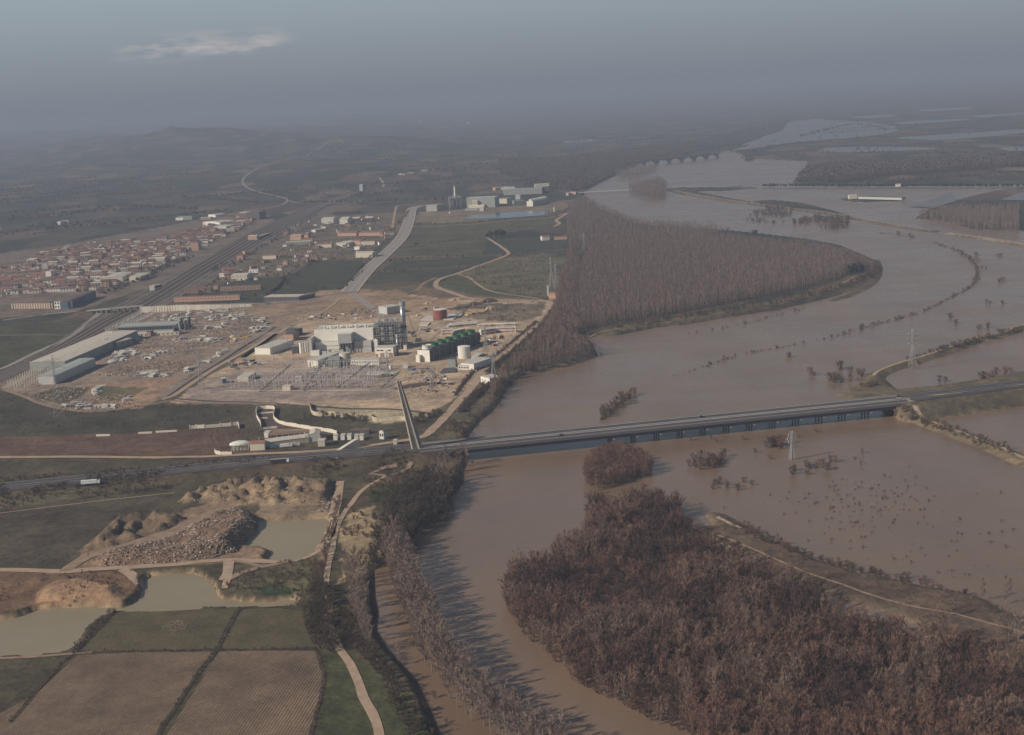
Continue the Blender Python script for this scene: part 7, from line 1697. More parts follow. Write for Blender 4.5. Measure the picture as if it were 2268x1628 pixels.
river_p = [Proto('river tree', *grow(200 + i, 22, 4.3, 16, 7, 8, 1.0, .10, .095, trunk_r=.30, branch_r=.14), bark_m, pale_m) for i in range(5)]
bush_p = [Proto('bush', *grow(300 + i, 4.2, 2.0, 6, 4, 6, .8, .0, .06, stems=3, trunk_r=.07, tlen=1.0, branch_r=.05), scrub_m, [twig2_m, scrub_m, twig2_m, scrub_m][i]) for i in range(4)]
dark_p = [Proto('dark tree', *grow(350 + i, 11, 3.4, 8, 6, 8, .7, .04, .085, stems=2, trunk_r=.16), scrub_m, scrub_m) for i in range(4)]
pop_p = [Proto('poplar', *grow(400 + i, 19, 2.1, 9, 3, 3, 2.2, .10, .15, trunk_r=.2, tlen=2.2, branch_r=.12), bark_m, poplar_m) for i in range(5)]
ever_p = [Proto('evergreen', *leafy(450 + i, 13, 5, 220, 1.3), bark_m, ever_m) for i in range(3)]
clump_p = [Proto('far tree', *leafy(470 + i, 8, 5.0, 70, 1.5, False), bark_m, treb) for i in range(4)]
fbush_p = [Proto('far bush', *leafy(480 + i, 3.2, 2.4, 30, 1.0, False), bark_m, [treb, scrub_m, twig2_m][i]) for i in range(3)]

def put_tree(name, proto, x, y, z, s, label, cat, group):
    """one tree or bush: stem mesh with its crown as a child"""
    rz = nrg.uniform(0, 6.28)
    if proto.T:
        o = link_mesh(name, proto.T, None, (x, y, z), rz, s); c = link_mesh('crown', proto.C, o)
    else: o = link_mesh(name, proto.C, None, (x, y, z), rz, s)
    tag(o, label, cat, group)
    return o
def in_view(X, Y, mg=60):
    k = []
    for x, y in zip(X, Y):
        a, b = px_of((x, y, 4)); k.append(-mg < a < 2268 + mg and b < 1628 + mg * 2.5)
    return np.array(k, bool)
def scrubfield(poly, n, protos, smin, smax):
    xs = [p[0] for p in poly]; ys = [p[1] for p in poly]
    X = nrg.uniform(min(xs), max(xs), n * 4); Y = nrg.uniform(min(ys), max(ys), n * 4)
    m = inside(poly, X, Y) & (height(X, Y) > 1.0) & (vnoise(X, Y, 30, 41, 3) > .5); X, Y = X[m][:n], Y[m][:n]
    return stuff_pts(X, Y, smin, smax)
def nearsplit(X, Y, n):
    d = np.hypot(X, Y); o = np.argsort(d); return o[:n], o[n:]
def stuff_pts(X, Y, smin, smax, z=None):
    Z = np.maximum(height(X, Y), 0) if z is None else np.full(len(X), z)
    return np.column_stack([X, Y, Z, nrg.uniform(0, 6.28, len(X)), nrg.uniform(smin, smax, len(X))])
def along(pts_w, spacing, spread=0.0):
    L = smooth_line(pts_w, spacing); A = np.array(L)
    return A[:, 0] + nrg.normal(0, spread, len(A)), A[:, 1] + nrg.normal(0, spread, len(A))
def WL(pts, z=0): return [P(a, b, z).xy.to_tuple() for a, b in pts]

# --- drowned forest on the near island
FOREST = WL(cG([(905, 960), (895, 870), (900, 800), (960, 745), (1050, 730), (1120, 700), (1190, 650), (1290, 590), (1330, 520), (1325, 440), (1400, 410), (1480, 390), (1600, 370), (1700, 370), (1790, 420), (1840, 480), (1900, 560), (1960, 620)]) +
            cH([(160, 600), (210, 640), (330, 715), (480, 770), (620, 830), (760, 900), (900, 975), (1100, 1060), (1300, 1115), (1450, 1150), (1700, 1240), (1860, 1300), (2200, 1400), (2200, 2000)]) +
            cG([(2100, 1800), (1850, 1640), (1700, 1570), (1600, 1520), (1400, 1420), (1270, 1350), (1200, 1270), (1080, 1180), (960, 1060)]), 0)
gap = WL(cH([(290, 1140), (400, 1145), (420, 1170), (360, 1195), (300, 1180)]))
X, Y = fill(FOREST, 4.7, .5)
m = ~inside(gap, X, Y) & in_view(X, Y); X, Y = X[m], Y[m]
dens = vnoise(X, Y, 40, 31, 3); m = nrg.random(len(X)) < np.clip(-.1 + dens * 2.1, 0, 1); X, Y = X[m], Y[m]
tall = .50 + .85 * vnoise(X, Y, 38, 33, 3) + nrg.uniform(-.08, .12, len(X))
a, r = nearsplit(X, Y, 280)
for i in a:
    put_tree('bare_tree', forest_p[nrg.integers(7)], X[i], Y[i], max(0, hz(X[i], Y[i])), tall[i] * nrg.uniform(.85, 1.1), 'bare brown many-stemmed tree of the flooded forest, near the lower edge of the picture', 'tree', 'bare trees in the near part of the flooded forest')
p_ = stuff_pts(X[r], Y[r], .80, 1.18); p_[:, 4] *= tall[r]
kind = vnoise(X[r], Y[r], 28, 35, 3) + nrg.uniform(-.12, .12, len(r))
for lo_, hi_, pr_, lb_ in ((0, .47, forest_d, 'dark reddish bare trees of the flooded forest'), (.47, .63, forest_p, 'brown bare trees of the flooded forest'), (.63, 2, forest_l, 'pale grey brown bare trees of the flooded forest')):
    m = (kind >= lo_) & (kind < hi_); gn_scatter('flooded_forest', p_[m], pr_, lb_)
X, Y = fill(FOREST, 5.5, .5); m = in_view(X, Y) & ~inside(gap, X, Y); X, Y = X[m], Y[m]
gn_scatter('forest_undergrowth', stuff_pts(X, Y, .7, 1.3), bush_p, 'low reddish brush between the stems of the flooded forest')
ISLE2 = WL(cG([(1310, 245), (1325, 320), (1350, 335), (1450, 310), (1560, 275), (1640, 255), (1690, 235), (1640, 180), (1560, 130), (1480, 120), (1390, 150), (1330, 200)]))
X, Y = fill(ISLE2, 4.4, .5)
for x, y in zip(X, Y): put_tree('willow_tree', forest_p[nrg.integers(7)], x, y, 0, nrg.uniform(.75, 1.0), 'bare brown tree on the round drowned islet just below the bridge', 'tree', 'bare trees of the round islet below the bridge')
# --- row of tall bare trees standing in the river
ROW = WL(cG([(300, 640), (330, 760), (380, 900), (440, 1050), (490, 1180), (560, 1290), (640, 1400), (770, 1540), (880, 1610), (1000, 1700), (1150, 1790)]))
for off, sp in ((0, 5.4), (5.5, 6.2), (-5, 8)):
    X, Y = along(ROW, sp, 1.0)
    for x, y in zip(X, Y):
        y2 = y + nrg.uniform(-1.5, 1.5)
        put_tree('riverside_tree', river_p[nrg.integers(5)], x + off, y2, 0, nrg.uniform(.82, 1.12), 'tall bare grey tree in the long row standing in the brown river', 'tree', 'tall bare trees of the row standing in the river')
X, Y = along(WL(cG([(70, 800), (100, 930), (135, 1050), (165, 1150), (200, 1210)])), 6, 2.5)
for x, y in zip(X, Y):
    put_tree('riverside_tree', river_p[nrg.integers(5)], x, y, max(0, hz(x, y)), nrg.uniform(.75, 1.0), 'tall bare grey tree on the left bank beside the dirt path', 'tree', 'tall bare trees on the left bank by the path')
for k, (gx, gy, s, lb) in enumerate([(330, 1258, .62, 'lone small bare tree standing in the flooded channel left of the tree row'), (450, 1200, .5, 'small bare tree leaning from the water beside the tall tree row')]):
    q = W(*cG([(gx, gy)])[0]); put_tree('riverside_tree', river_p[k], q.x, q.y, 0, s, lb, 'tree', None)
for gx, gy, s in [(560, 330, 1.0), (600, 290, 1.05), (540, 280, .95), (575, 240, 1.0), (640, 230, .9), (690, 195, .9), (660, 190, .85), (520, 320, .9), (600, 345, .85)]:
    q = W(*cG([(gx, gy)])[0]); put_tree('riverside_tree', river_p[nrg.integers(5)], q.x, q.y, max(0, hz(q.x, q.y)), s, 'tall bare tree on the bank just below the end of the bridge', 'tree', 'tall bare trees below the bridge end')
# --- dark woods on the left bank
BANKW = WL(cG([(190, 720), (210, 600), (250, 500), (270, 400), (350, 330), (470, 260), (540, 230), (620, 330), (570, 430), (440, 540), (350, 600), (260, 680)]), 3)
X, Y = fill(BANKW, 4.8, .5)
for x, y in zip(X, Y): put_tree('bank_tree', dark_p[nrg.integers(4)], x, y, max(0, hz(x, y)), nrg.uniform(.7, 1.15), 'dark bushy bare tree in the thicket on the left river bank below the bridge', 'tree', 'dark trees of the thicket below the bridge')
HEDGE = ZG(cF([(1745, 790), (1800, 760), (1860, 840), (1870, 1000), (1900, 1120), (1850, 1180), (1780, 1160), (1730, 1050), (1720, 950), (1760, 880)]))
X, Y = fill(HEDGE, 4.2, .5)
for x, y in zip(X, Y): put_tree('bank_tree', dark_p[nrg.integers(4)], x, y, hz(x, y), nrg.uniform(.5, .85), 'dark shrubby tree in the thicket beside the dirt path by the lower pond', 'tree', 'dark trees of the thicket by the lower pond')
BANK2 = ZG(cG([(20, 1000), (60, 960), (150, 1150), (250, 1250), (330, 1380), (380, 1500), (440, 1620), (380, 1700), (300, 1500), (240, 1330), (150, 1230), (40, 1130)]))
X, Y = fill(BANK2, 4.0, .5)
for x, y in zip(X, Y): put_tree('bank_bush', dark_p[nrg.integers(4)], x, y, max(0, hz(x, y)), nrg.uniform(.35, .75), 'dark shrub on the left river bank at the lower edge', 'bush', 'dark shrubs along the left river bank')
PATHH = WL(cF([(1900, 300), (1880, 420), (1850, 520), (1820, 640), (1790, 760)]), LAND)
X, Y = along(PATHH, 5, 1.2)
for x, y in zip(X, Y): put_tree('hedge_bush', bush_p[nrg.integers(4)], x, y, hz(x, y), nrg.uniform(.6, 1.1), 'brown hedge bush between the two dirt paths right of the ponds', 'bush', 'hedge bushes between the dirt paths')
for L, sp, nm in ((cF([(1150, 905), (1300, 897), (1480, 893), (1640, 898), (1720, 925)]), 3.5, 'dark hedge bush on the lower shore of the long pond'),
              (cF([(640, 935), (560, 1010), (480, 1090), (420, 1150)]), 4, 'brown bush on the bank between pond and grass field')):
    X, Y = along(WL(L, LAND), sp, .8)
    for x, y in zip(X, Y): put_tree('hedge_bush', bush_p[[1, 3][nrg.integers(2)]], x, y, hz(x, y), nrg.uniform(.5, .8), nm, 'bush', nm.replace('bush', 'bushes'))
W3 = ZG([(950, 1000), (1000, 935), (1040, 880), (1085, 835), (1120, 800), (1180, 748), (1215, 715), (1245, 740), (1200, 800), (1130, 850), (1108, 885), (1050, 940), (1025, 985)])
X, Y = fill(W3, 3.6, .5); m = (vnoise(X, Y, 26, 61, 3) > .47) & (height(X, Y) > .2); X, Y = X[m], Y[m]
gn_scatter('bank_scrub', stuff_pts(X, Y, .4, .95), [bush_p[1], bush_p[3], bush_p[0]], 'dark scrub on the river bank between dirt road and water')
X, Y = along(WL(cD([(1040, 1480), (1200, 1490), (1400, 1510), (1640, 1530)]), LAND), 2.2, 3.5)
gn_scatter('dark_hedge', stuff_pts(X, Y, .7, 1.2), [bush_p[1], bush_p[3]], 'dark hedge under the pale cut bank left of the bridge pylon')
X, Y = along(WL(cM([(700, 790), (900, 720), (1080, 650), (1150, 660)]), LAND), 2.2, 3)
gn_scatter('dark_hedge', stuff_pts(X, Y, .8, 1.4), [bush_p[1], bush_p[3]], 'dark hedge right of the bridge pylon below the pale bank')
X, Y = along(WL(cO([(1350, 800), (1550, 740), (1900, 600), (2100, 500), (2300, 400), (2500, 330)]), LAND), 6, 7)
gn_scatter('village_trees', stuff_pts(X, Y, .5, .9), clump_p, 'dark line of trees between village and railway')
X, Y = fill(T1, 19, .5)
gn_scatter('village_trees', stuff_pts(X, Y, .3, .8), clump_p, 'dark trees among the village houses')
X, Y = fill(ZG(cL([(100, 560), (560, 520), (620, 420), (800, 400), (760, 560), (480, 620), (100, 680)])), 6.5, .5)
for x, y in zip(X, Y): put_tree('young_poplar', pop_p[nrg.integers(5)], x, y, hz(x, y), nrg.uniform(.5, .8), 'thin bare young tree in the grove left of the farmstead', 'tree', 'thin bare trees left of the farmstead')
SCRL = [(ZG([(0, 1060), (390, 1030), (700, 1005), (930, 990), (940, 1000), (700, 1030), (390, 1056), (0, 1110)]), 500, .25, .6), (ZG([(0, 1085), (500, 1045), (900, 1015), (900, 1040), (500, 1065), (0, 1135)]), 700, .25, .6), (ZG(cC([(0, 880), (1400, 930), (2000, 1000), (1900, 1100), (800, 1140), (0, 1180)])), 260, .2, .5),
   (ZG(cF([(1250, 690), (1800, 640), (1740, 880), (1260, 800)])), 140, .25, .6), (ZG([(1000, 600), (1250, 560), (1250, 660), (1060, 640)]), 260, .3, .8), (ZG(cE([(1200, 260), (1880, 280), (1700, 480), (1250, 470)])), 200, .2, .5)]
gn_scatter('rough_scrub', np.concatenate([scrubfield(*q[:2], bush_p, *q[2:]) for q in SCRL]), [bush_p[1], bush_p[3], bush_p[0]], 'rough dark scrub over verges and waste ground')
bl = [p for p in LEFTBANK if 500 < p[1] < 1900 and p[0] > -60 and p[0] < 420]
bl = np.array(bl); m = in_view(bl[:, 0], bl[:, 1]); bl = bl[m]
X = np.repeat(bl[:, 0], 6) + nrg.normal(0, 5, len(bl) * 6); Y = np.repeat(bl[:, 1], 6) + nrg.normal(0, 7, len(bl) * 6)
gn_scatter('bank_reeds', stuff_pts(X, Y, .35, .9), bush_p, 'brown reeds and brush along the left water edge')
for L_ in ([(1340, 925), (1225, 1135), (1080, 1330), (890, 1620)], [(645, 932), (450, 1130), (200, 1390), (60, 1560)], [(1770, 1140), (1818, 1310), (1795, 1430), (1730, 1720)], [(430, 1168), (900, 1157), (1770, 1146)]):
    X, Y = along(WL(cF(L_), LAND), 2.4, 1.0); gn_scatter('ditch_weeds', stuff_pts(X, Y, .16, .42), [bush_p[1], bush_p[3]], 'dark weeds along a field ditch')
for L_, sc_, lb_ in ((cE([(930, 1250), (1000, 1140), (1120, 1000), (1320, 860), (1480, 735), (1780, 485)]), (.3, .6), 'dark weeds in the ditch beside the dirt river road'), (cE([(980, 1440), (1080, 1330), (1190, 1230), (1290, 1160)]), (.6, 1.1), 'dark hedge between dirt river road and pump house'), (cE([(1270, 1020), (1400, 900), (1560, 780), (1720, 640), (1880, 470), (1975, 350)]), (.5, 1.0), 'dark brush on the river side of the dirt road')):
    for _ in range(3):
        X, Y = along(WL(L_, LAND), 3.0, 2.0); gn_scatter('roadside_brush', stuff_pts(X, Y, *sc_), [bush_p[1], bush_p[3]], lb_)
for L_ in ([(500, 655), (592, 653), (700, 578)], [(625, 620), (690, 578), (800, 574)], [(440, 655), (560, 560), (700, 478)], [(505, 620), (640, 610)], [(868, 578), (1105, 562)], [(840, 604), (1060, 590)], [(880, 545), (1078, 530)], [(920, 500), (1240, 480)], [(1110, 566), (1290, 545)], [(640, 520), (800, 470)], [(470, 600), (640, 520)], [(700, 640), (760, 640), (830, 560), (905, 470)]):
    X, Y = along(ZG(L_), 9, 3); m = nrg.random(len(X)) < .6; gn_scatter('field_hedge', stuff_pts(X[m], Y[m], .5, 1.5), [bush_p[1], bush_p[3], fbush_p[0]], 'dark hedge bushes along a field edge beyond the sites')
# bare scrub all over the untended ground
SCR = [scrubfield(ZG([(760, 1060), (1000, 1030), (1000, 1120), (860, 1250), (760, 1300)]), 420, bush_p, .3, .8),
       scrubfield(ZG(cF([(0, 720), (1800, 690), (1800, 880), (0, 960)])), 160, bush_p, .25, .5),
       scrubfield(ZG([(0, 1065), (930, 1000), (930, 1030), (400, 1060), (0, 1110)]), 200, bush_p, .2, .45)]
gn_scatter('dry_scrub', np.concatenate(SCR), bush_p, 'low dry brush scattered over the rough ground')

# --- poplar plantation on the peninsula, planted in rows
POP = WL([(1300, 735), (1275, 700), (1285, 640), (1290, 600), (1310, 560), (1350, 540), (1440, 532), (1600, 540), (1760, 558), (1870, 580), (1900, 600), (1850, 628), (1700, 662), (1500, 700), (1380, 722)])
X, Y = fill(POP, 5.2, .16, R(14), 7.5)
a, r = nearsplit(X, Y, 290)
for i in a: put_tree('poplar_tree', pop_p[nrg.integers(5)], X[i], Y[i], max(0, hz(X[i], Y[i])), nrg.uniform(.85, 1.08), 'slim bare poplar at the near edge of the plantation on the river bend', 'tree', 'poplars at the near edge of the plantation')
gn_scatter('poplar_plantation', stuff_pts(X[r], Y[r], .82, 1.1), pop_p, 'bare grey-brown poplars planted in rows on the river bend')
tip = P(1893, 606, 1.4)
for dx, dy in ((0, 0), (10, 6), (-9, 8), (4, 16), (-4, -8)):
    put_tree('evergreen_tree', ever_p[abs(dx) % 3], tip.x + dx, tip.y + dy, 1.4, 1.15, 'dark green tree at the tip of the poplar plantation', 'tree', 'dark trees at the tip of the poplar plantation')
q = G(1096, 527)
for dx, dy, s in ((-16, 0, .9), (-8, 6, 1.2), (0, -2, 1.3), (8, 4, 1.5), (15, 0, 1.4), (3, 10, 1.3), (20, 8, 1.2)):
    put_tree('evergreen_tree', ever_p[nrg.integers(3)], q.x + dx, q.y + dy, LAND, s, 'big dark evergreen tree in the lone grove amid the green fields', 'tree', 'evergreens of the lone grove in the fields')
# river woods left of and beyond the plantation
W1 = WL(cE([(1250, 1420), (1300, 1230), (1420, 1080), (1560, 960), (1700, 800), (1800, 700), (1880, 560), (1960, 420), (2000, 250)]) + [(1262, 560), (1290, 600), (1280, 640), (1272, 700), (1300, 742), (1262, 752), (1318, 785), (1247, 808)] + cE([(1800, 990), (1600, 1030), (1480, 1110), (1400, 1220), (1330, 1330), (1220, 1450)]), 2)
X, Y = fill(W1, 5.6, .5)
a, r = nearsplit(X, Y, 180)
W1P = pop_p[:3] + forest_l[:3]
for i in a: put_tree('river_wood_tree', W1P[nrg.integers(6)], X[i], Y[i], max(0, hz(X[i], Y[i])), nrg.uniform(.7, 1.0), 'bare tree on the strip of bank between the dirt river road and the water', 'tree', 'bare trees between the river road and the water')
gn_scatter('riverside_wood', stuff_pts(X[r], Y[r], .75, 1.1), W1P, 'bare wood along the left bank beside the plantation')
W2 = WL([(1262, 560), (1255, 500), (1262, 462), (1290, 445), (1335, 470), (1385, 492), (1430, 505), (1520, 510), (1600, 518), (1560, 534), (1440, 530), (1350, 538), (1310, 558)], 2)
X, Y = fill(W2, 8.0, .5)
gn_scatter('river_bend_wood', stuff_pts(X, Y, .8, 1.15), pop_p, 'bare wood on the far side of the river bend')
spit = WL([(1365, 735), (1440, 722), (1520, 710), (1620, 694), (1720, 677), (1800, 660), (1870, 640), (1920, 618), (1938, 598)])
X, Y = along(spit, 3.5, 4)
gn_scatter('spit_brush', stuff_pts(X, Y, .8, 1.6), bush_p, 'low brown brush along the spit around the plantation')
# lines of drowned bushes in the river
def bushline(pts, sp, smin, smax, keep, label, group, spread=2.0):
    X, Y = along(WL(pts), sp, spread)
    v = vnoise(X, Y, 45, int(abs(X[0])) % 97, 2)
    for x, y, k in zip(X, Y, v):
        if k > 1 - keep and nrg.random() < .62: put_tree('flooded_bush', bush_p[nrg.integers(4)], x, y, -.5, smin * .6 + (smax - smin * .5) * nrg.random() ** 2, label, 'bush', group)
    X, Y = along(WL(pts), 2.0, 1.6); v = vnoise(X, Y, 45, int(abs(X[0])) % 97, 2); m = (v > 1 - keep) & (nrg.random(len(X)) < .6)
    gn_scatter('drowned_brush', stuff_pts(X[m], Y[m], .2, .55, -.3), bush_p, 'low drowned brush along ' + label.split(' of ')[-1].split(' in the ')[-1])
bushline(cI([(1690, 185), (1840, 240), (1930, 300), (1965, 370), (1950, 440), (1890, 490), (1800, 535), (1700, 590), (1620, 625)]), 6.5, .8, 1.5, .75, 'low bush of the long curved line of drowned bushes in the river bend', 'bushes of the long curved line in the river')
bushline(cI([(1570, 645), (1440, 680), (1340, 705), (1200, 745), (1040, 790), (930, 812)]), 4.5, .7, 1.3, .7, 'drowned bush in the middle part of the line across the river', 'bushes in the middle part of the river line')
bushline(cI([(830, 835), (700, 860), (570, 885), (440, 910), (260, 960), (130, 1010), (0, 1045)]), 4.5, .6, 1.2, .65, 'drowned bush in the lower part of the line across the river', 'bushes in the lower part of the river line')
bushline(cI([(1010, 560), (920, 590), (790, 625), (640, 660), (540, 688), (400, 720), (250, 748), (100, 775), (0, 795)]), 5, .7, 1.3, .5, 'drowned bush of the broken line just off the poplar spit', 'bushes off the poplar spit')
bushline(cI([(1340, 120), (1450, 132), (1560, 150)]) , 7, 1.2, 2.0, .8, 'drowned thicket bush near the far flood bank', 'thicket bushes near the far flood bank')
bushline([(1335, 930), (1360, 905), (1385, 885), (1405, 875)], 2.6, 1.2, 2.4, 1.5, 'tall drowned bush in the clump beyond the bridge', 'bushes of the clump beyond the bridge')
# thickets and single bushes in the flood on the right
def clump(pts, smin, smax, label, group, protos=bush_p, n=2, r=4):
    for gx, gy in pts:
        q = W(gx, gy)
        for _ in range(n):
            put_tree('flooded_bush', protos[nrg.integers(len(protos))], q.x + nrg.normal(0, r), q.y + nrg.normal(0, r), -.4, nrg.uniform(smin, smax), label, 'bush', group)
clump(cH([(130, 200), (160, 195), (190, 190), (220, 185), (250, 178), (150, 175), (180, 168), (210, 165)]), 1.2, 1.9, 'bush of the round dark thicket left of the pylon in the flood', 'bushes of the round dark thicket', bush_p, 3, 5)
clump(cH([(215, 295), (240, 290), (280, 320), (300, 300), (350, 285)]), .9, 1.5, 'bush of the small thicket below the round dark thicket', 'bushes of the small thicket', bush_p, 2, 4)
clump(cH([(535, 95), (545, 90)]), 1.7, 2.4, 'tall bush with a long shadow just left of the pylon in the flood', 'tall bushes left of the pylon', bush_p, 4, 3)
clump(cH([(650, 240), (670, 225), (700, 210), (730, 200), (760, 190), (810, 215), (850, 175)]), .9, 1.5, 'bush of the slanting thicket right below the pylon in the flood', 'bushes of the slanting thicket', bush_p, 2, 3)
clump(cI([(1060, 1000), (1070, 1090), (1100, 1080), (1140, 1040), (1180, 1050), (1000, 1075), (900, 1045), (1240, 1120), (1240, 1140)]), 1.2, 2.2, 'drowned bush before the end of the far flood bank above the bridge', 'bushes before the end of the flood bank', bush_p, 2, 5)
clump(cH([(95, 62), (190, 48), (225, 68), (365, 55), (420, 125), (510, 158), (660, 42), (755, 12), (1010, 128), (955, 160), (990, 188), (500, 90)]), .7, 1.2, 'small lone drowned bush in the flood below the bridge', 'small lone bushes below the bridge', bush_p, 1, 1)
pts = [(nrg.normal(900, 210), nrg.normal(370, 75)) for _ in range(95)] + [(nrg.normal(1180, 160), nrg.normal(400, 60)) for _ in range(50)] + [(nrg.uniform(900, 1800), nrg.uniform(480, 800)) for _ in range(45)] + [(820, 525), (880, 535), (710, 595), (830, 605), (1520, 480), (1500, 492), (1740, 490), (1740, 550), (560, 385), (470, 390), (260, 420)]
for x, y in pts:
    q = W(*cH([(x, y)])[0]); put_tree('flooded_shrub', bush_p[nrg.integers(4)], q.x, q.y, -.6, nrg.uniform(.22, .55), 'twiggy shrub top poking out of the brown flood, amid many like it', 'shrub', 'shrub tops poking out of the flood')
clump(cI([(1805, 670), (1850, 708), (1980, 745), (2020, 730), (1730, 1085), (1570, 975), (740, 925), (2030, 580), (2130, 582), (2110, 435), (2145, 428), (1990, 350), (1975, 300), (2100, 275), (1965, 265)]), .9, 1.6, 'lone drowned bush in the wide flood right of the river bend', 'lone bushes in the wide flood', bush_p, 2, 3)
clump(cI([(2000, 1080), (2030, 1075), (2060, 1060), (2110, 1040), (2160, 1030)]), 1.2, 2.0, 'bare bush on the motorway embankment at the right edge', 'bushes on the motorway embankment', bush_p, 2, 4)
# dike vegetation
for L, sc_, lb in ((cI([(2230, 760), (2120, 790), (1900, 850), (1700, 905), (1520, 960)]), (.5, 1.2), 'brush on the slope of the upper right flood bank'),
               (cI([(1370, 1290), (1430, 1310), (1500, 1330), (1600, 1360)]) + cH([(1580, 60), (1700, 110), (1800, 150)]), (.6, 1.2), 'brush on the slope of the low bank right of the bridge end')):
    X, Y = along(WL(L), 2.6, 2.5); gn_scatter('bank_brush', stuff_pts(X, Y, *sc_), bush_p, lb)
X, Y = along(WL(cH([(360, 535), (480, 590), (620, 650), (700, 690), (850, 715), (980, 760), (1200, 810), (1300, 820)])), 1.6, 4)
gn_scatter('spit_brush', stuff_pts(X, Y, .4, 1.1), bush_p, 'brown brush along the water edge of the long earth spit')
X, Y = along(WL(cH([(1250, 830), (1400, 860), (1560, 900), (1700, 950), (1850, 1000)])), 3, 4)
gn_scatter('spit_brush', stuff_pts(X, Y, .3, .8), bush_p, 'low brush toward the right end of the earth spit')
X, Y = fill(DIKE_LAND, 3.2, .5); m = in_view(X, Y) & (vnoise(X, Y, 20, 3, 2) > .45); X, Y = X[m], Y[m]
gn_scatter('spit_grass', stuff_pts(X, Y, .08, .22), bush_p, 'tufts of rough grass on the long earth spit')
for hx, hy, s in [(1650, 910, .65), (1765, 930, .8), (1780, 1150, .9), (1830, 1200, .95), (1720, 1160, .7), (1400, 1000, .55), (1470, 1010, .5)]:
    q = W(*cH([(hx, hy)])[0]); put_tree('riverside_tree', river_p[nrg.integers(5)], q.x, q.y, max(0, hz(q.x, q.y)), s, 'pale bare tree near the right end of the long earth spit', 'tree', 'pale bare trees at the end of the spit')

# --- far woods and tree lines
def far_fill(name, poly, sp, smin, smax, label, protos=clump_p, jit=.5):
    X, Y = fill(poly, sp, jit)
    if protos is bush_p: m = vnoise(X, Y, 60, 71, 3) > .46; X, Y = X[m], Y[m]
    return gn_scatter(name, stuff_pts(X, Y, smin, smax), protos, label)
def far_line(pts, sp, spread): return along(pts, sp, spread)
far_fill('channel_wood', ZG(cJ([(-100, 380), (200, 372), (440, 340), (620, 350), (560, 380), (470, 400), (420, 440), (300, 500), (240, 520), (120, 500), (60, 470), (-100, 440)])), 11, .8, 1.3, 'purple brown bare wood left of the far river channel')
far_fill('islet_wood', WL(cJ([(530, 500), (620, 480), (655, 500), (650, 545), (600, 560), (545, 550), (480, 520)])), 8, .9, 1.5, 'bare wood on the islet beside the low road bridge', pop_p)
far_fill('islet_wood', WL(cJ([(420, 440), (600, 410), (610, 430), (500, 470), (440, 460)])), 12, .8, 1.3, 'bare wood on the islet below the arched bridge', pop_p)
far_fill('thicket', WL(cJ([(1060, 600), (1130, 585), (1230, 600), (1220, 640), (1120, 640), (1010, 655)])), 13, .9, 2.0, 'drowned thicket before the far flood bank', bush_p)
far_fill('thicket', WL(cJ([(1220, 655), (1300, 640), (1480, 640), (1475, 685), (1400, 690), (1230, 672)])), 12, 1.2, 2.6, 'drowned thicket of taller bushes before the far flood bank', bush_p)
far_fill('thicket', WL(cJ([(1010, 650), (1100, 645), (1200, 660), (1120, 664)])), 11, .8, 1.5, 'low drowned thicket left of the taller bushes', bush_p)
far_fill('far_poplar_wood', ZG(cJ([(1245, 462), (1290, 420), (1400, 400), (1600, 395), (1900, 380), (2400, 350), (2400, 400), (2080, 410), (1700, 440), (1440, 462)])), 10, 1.5, 2.0, 'reddish bare poplar wood beyond the flooded fields')
far_fill('far_shade_wood', ZG(cJ([(1240, 470), (1440, 468), (1440, 455), (1700, 438), (2160, 408), (2180, 414), (1700, 446), (1445, 478), (1240, 478)])), 9, .8, 1.1, 'dark trees standing in for the shaded front of the reddish poplar wood', dark_p)  # strip of dark trees paints the shade along the wood's front
X, Y = along(ZG(cJ([(1100, 492), (1300, 490), (1500, 492), (1700, 492), (2000, 492), (2400, 490)])), 4.5, 3)
gn_scatter('conifer_row', stuff_pts(X, Y, .6, .95), ever_p, 'dark evergreen row along the straight far road')
far_fill('plain_wood', ZG(cJ([(1780, 640), (1900, 650), (2060, 690), (2245, 700), (2245, 610), (1950, 605)])), 8, .9, 1.3, 'grey bare wood by the far right flood bank', pop_p)
far_fill('plain_wood', ZG([(1155, 395), (1155, 360), (1300, 345), (1500, 320), (1600, 300), (1750, 265), (1730, 290), (1640, 318), (1500, 345), (1430, 350), (1350, 372)]), 15, .9, 1.6, 'long bare wood on the plain beyond the arched bridge')
segs = []
def tl(pts, sp=14, spread=4): segs.append(far_line(ZG(pts), sp, spread))
tl(cJ([(0, 460), (200, 430), (420, 400), (620, 375), (830, 350), (980, 335), (1030, 375)]), 9, 8)
tl(cJ([(1030, 340), (1180, 310), (1400, 290), (1700, 262), (1950, 235), (2245, 215)]), 8, 16)
tl(cJ([(830, 345), (900, 320), (980, 305), (975, 290)]), 8, 14)
tl(cJ([(780, 240), (1000, 215), (1180, 195)]), 10, 20)
tl(cJ([(1300, 95), (1500, 70), (1700, 100), (1600, 110)]), 16, 25)
tl(cA([(0, 700), (300, 690), (600, 640), (1000, 590), (1400, 580)]), 12, 10)
tl(cA([(150, 560), (400, 520), (800, 510), (1100, 540)]), 14, 12)
tl(cA([(0, 840), (500, 800), (800, 760), (1300, 780)]), 12, 8)
tl(cA([(100, 930), (700, 880), (1100, 830), (1500, 790)]), 12, 6)
tl(cA([(1000, 480), (1400, 470), (1800, 420), (2100, 380)]), 16, 15)
tl(cA([(1200, 700), (1500, 720), (1700, 740)]), 12, 6)
tl(cB([(0, 330), (500, 320), (900, 310)]), 12, 6)
tl(cB([(500, 170), (900, 120), (1200, 100), (1600, 60), (2200, 20)]), 12, 14)
tl(cB([(0, 100), (500, 60), (1000, 30)]), 14, 12)
tl(cB([(700, 220), (1100, 200), (1500, 190), (1700, 230)]), 10, 8)
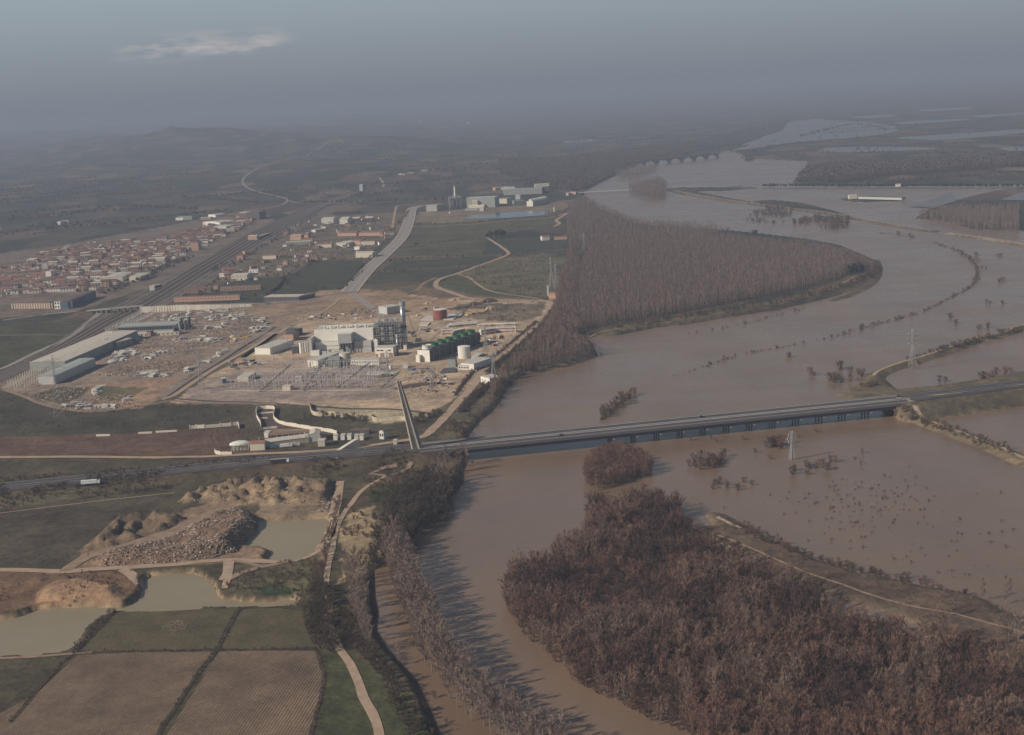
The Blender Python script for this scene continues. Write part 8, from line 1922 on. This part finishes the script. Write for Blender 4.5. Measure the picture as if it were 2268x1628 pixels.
tl(cJ([(-100, 330), (300, 290), (700, 250)]), 12, 14)
tl(cJ([(1260, 270), (1500, 215), (1650, 240)]), 18, 8); tl(cJ([(1030, 360), (1500, 345), (2050, 345)]), 16, 6); tl(cJ([(1500, 330), (2245, 285)]), 20, 8)
tl([(0, 350), (150, 340), (300, 345), (450, 330), (700, 318)], 16, 25); tl([(100, 380), (400, 360), (700, 350), (900, 330)], 16, 20)
tl([(600, 300), (900, 285), (1200, 262)], 18, 40); tl([(0, 420), (200, 410), (330, 415)], 14, 12)
tl([(700, 335), (1000, 310), (1300, 285), (1700, 240)], 18, 30)
for _ in range(95):
    y0 = 1 / nrg.uniform(1 / 9500., 1 / 2700.); x0 = nrg.uniform(-.44, .44) * y0; th = R(14) + nrg.normal(0, .10); L_ = nrg.uniform(150, 800) * (y0 / 5000) ** .5
    k_ = np.arange(0, L_, 13.0); hx = x0 + k_ * math.cos(th); hy = y0 + k_ * math.sin(th) + 8 * np.sin(k_ / 90)
    m = (inside(LEFTBANK, hx, hy) | inside(FARRIGHT, hx, hy)) & ~inside(ZG([(-50, 730), (-50, 545), (480, 440), (960, 430), (1300, 400), (1310, 660)]), hx, hy)
    if m.any(): segs.append((hx[m] + nrg.normal(0, 2.5, m.sum()), hy[m] + nrg.normal(0, 3, m.sum())))
X = np.concatenate([s[0] for s in segs]); Y = np.concatenate([s[1] for s in segs])
gn_scatter('distant_treeline', stuff_pts(X, Y, .5, 1.3), clump_p, 'dark lines of far trees and hedges across the plain')
# scattered far trees
Yf = nrg.uniform(1 / 9500., 1 / 2500., 3600) ** -1; Xf = nrg.uniform(-.42, .42, 3600) * Yf
m = (inside(LEFTBANK, Xf, Yf) | inside(FARRIGHT, Xf, Yf)) & (vnoise(Xf, Yf, 260, 51, 3) > .55) & ~inside(ZG([(400, 660), (420, 480), (960, 430), (1300, 410), (1310, 660)]), Xf, Yf) & ~inside(ZG([(-50, 730), (-50, 545), (480, 460), (520, 560), (200, 700)]), Xf, Yf)
gn_scatter('distant_trees', stuff_pts(Xf[m], Yf[m], .35, .9), clump_p, 'scattered far trees and bushes on the plain')
# ------------------------------------------------------------------ haze
hm = bpy.data.materials.new('haze'); hm.use_nodes = True
t = hm.node_tree; t.nodes.clear()
vol = N(t, 'ShaderNodeVolumePrincipled'); out = N(t, 'ShaderNodeOutputMaterial')
vol.inputs['Color'].default_value = (.425, .490, .615, 1)
vol.inputs['Density'].default_value = 1.15e-4
vol.inputs['Anisotropy'].default_value = 0.0
t.links.new(vol.outputs[0], out.inputs['Volume'])
hz_o = MB().box((0, 30500, -3), (61000, 63000, 311)).build('haze', hm)
hz_o['kind'] = 'stuff'
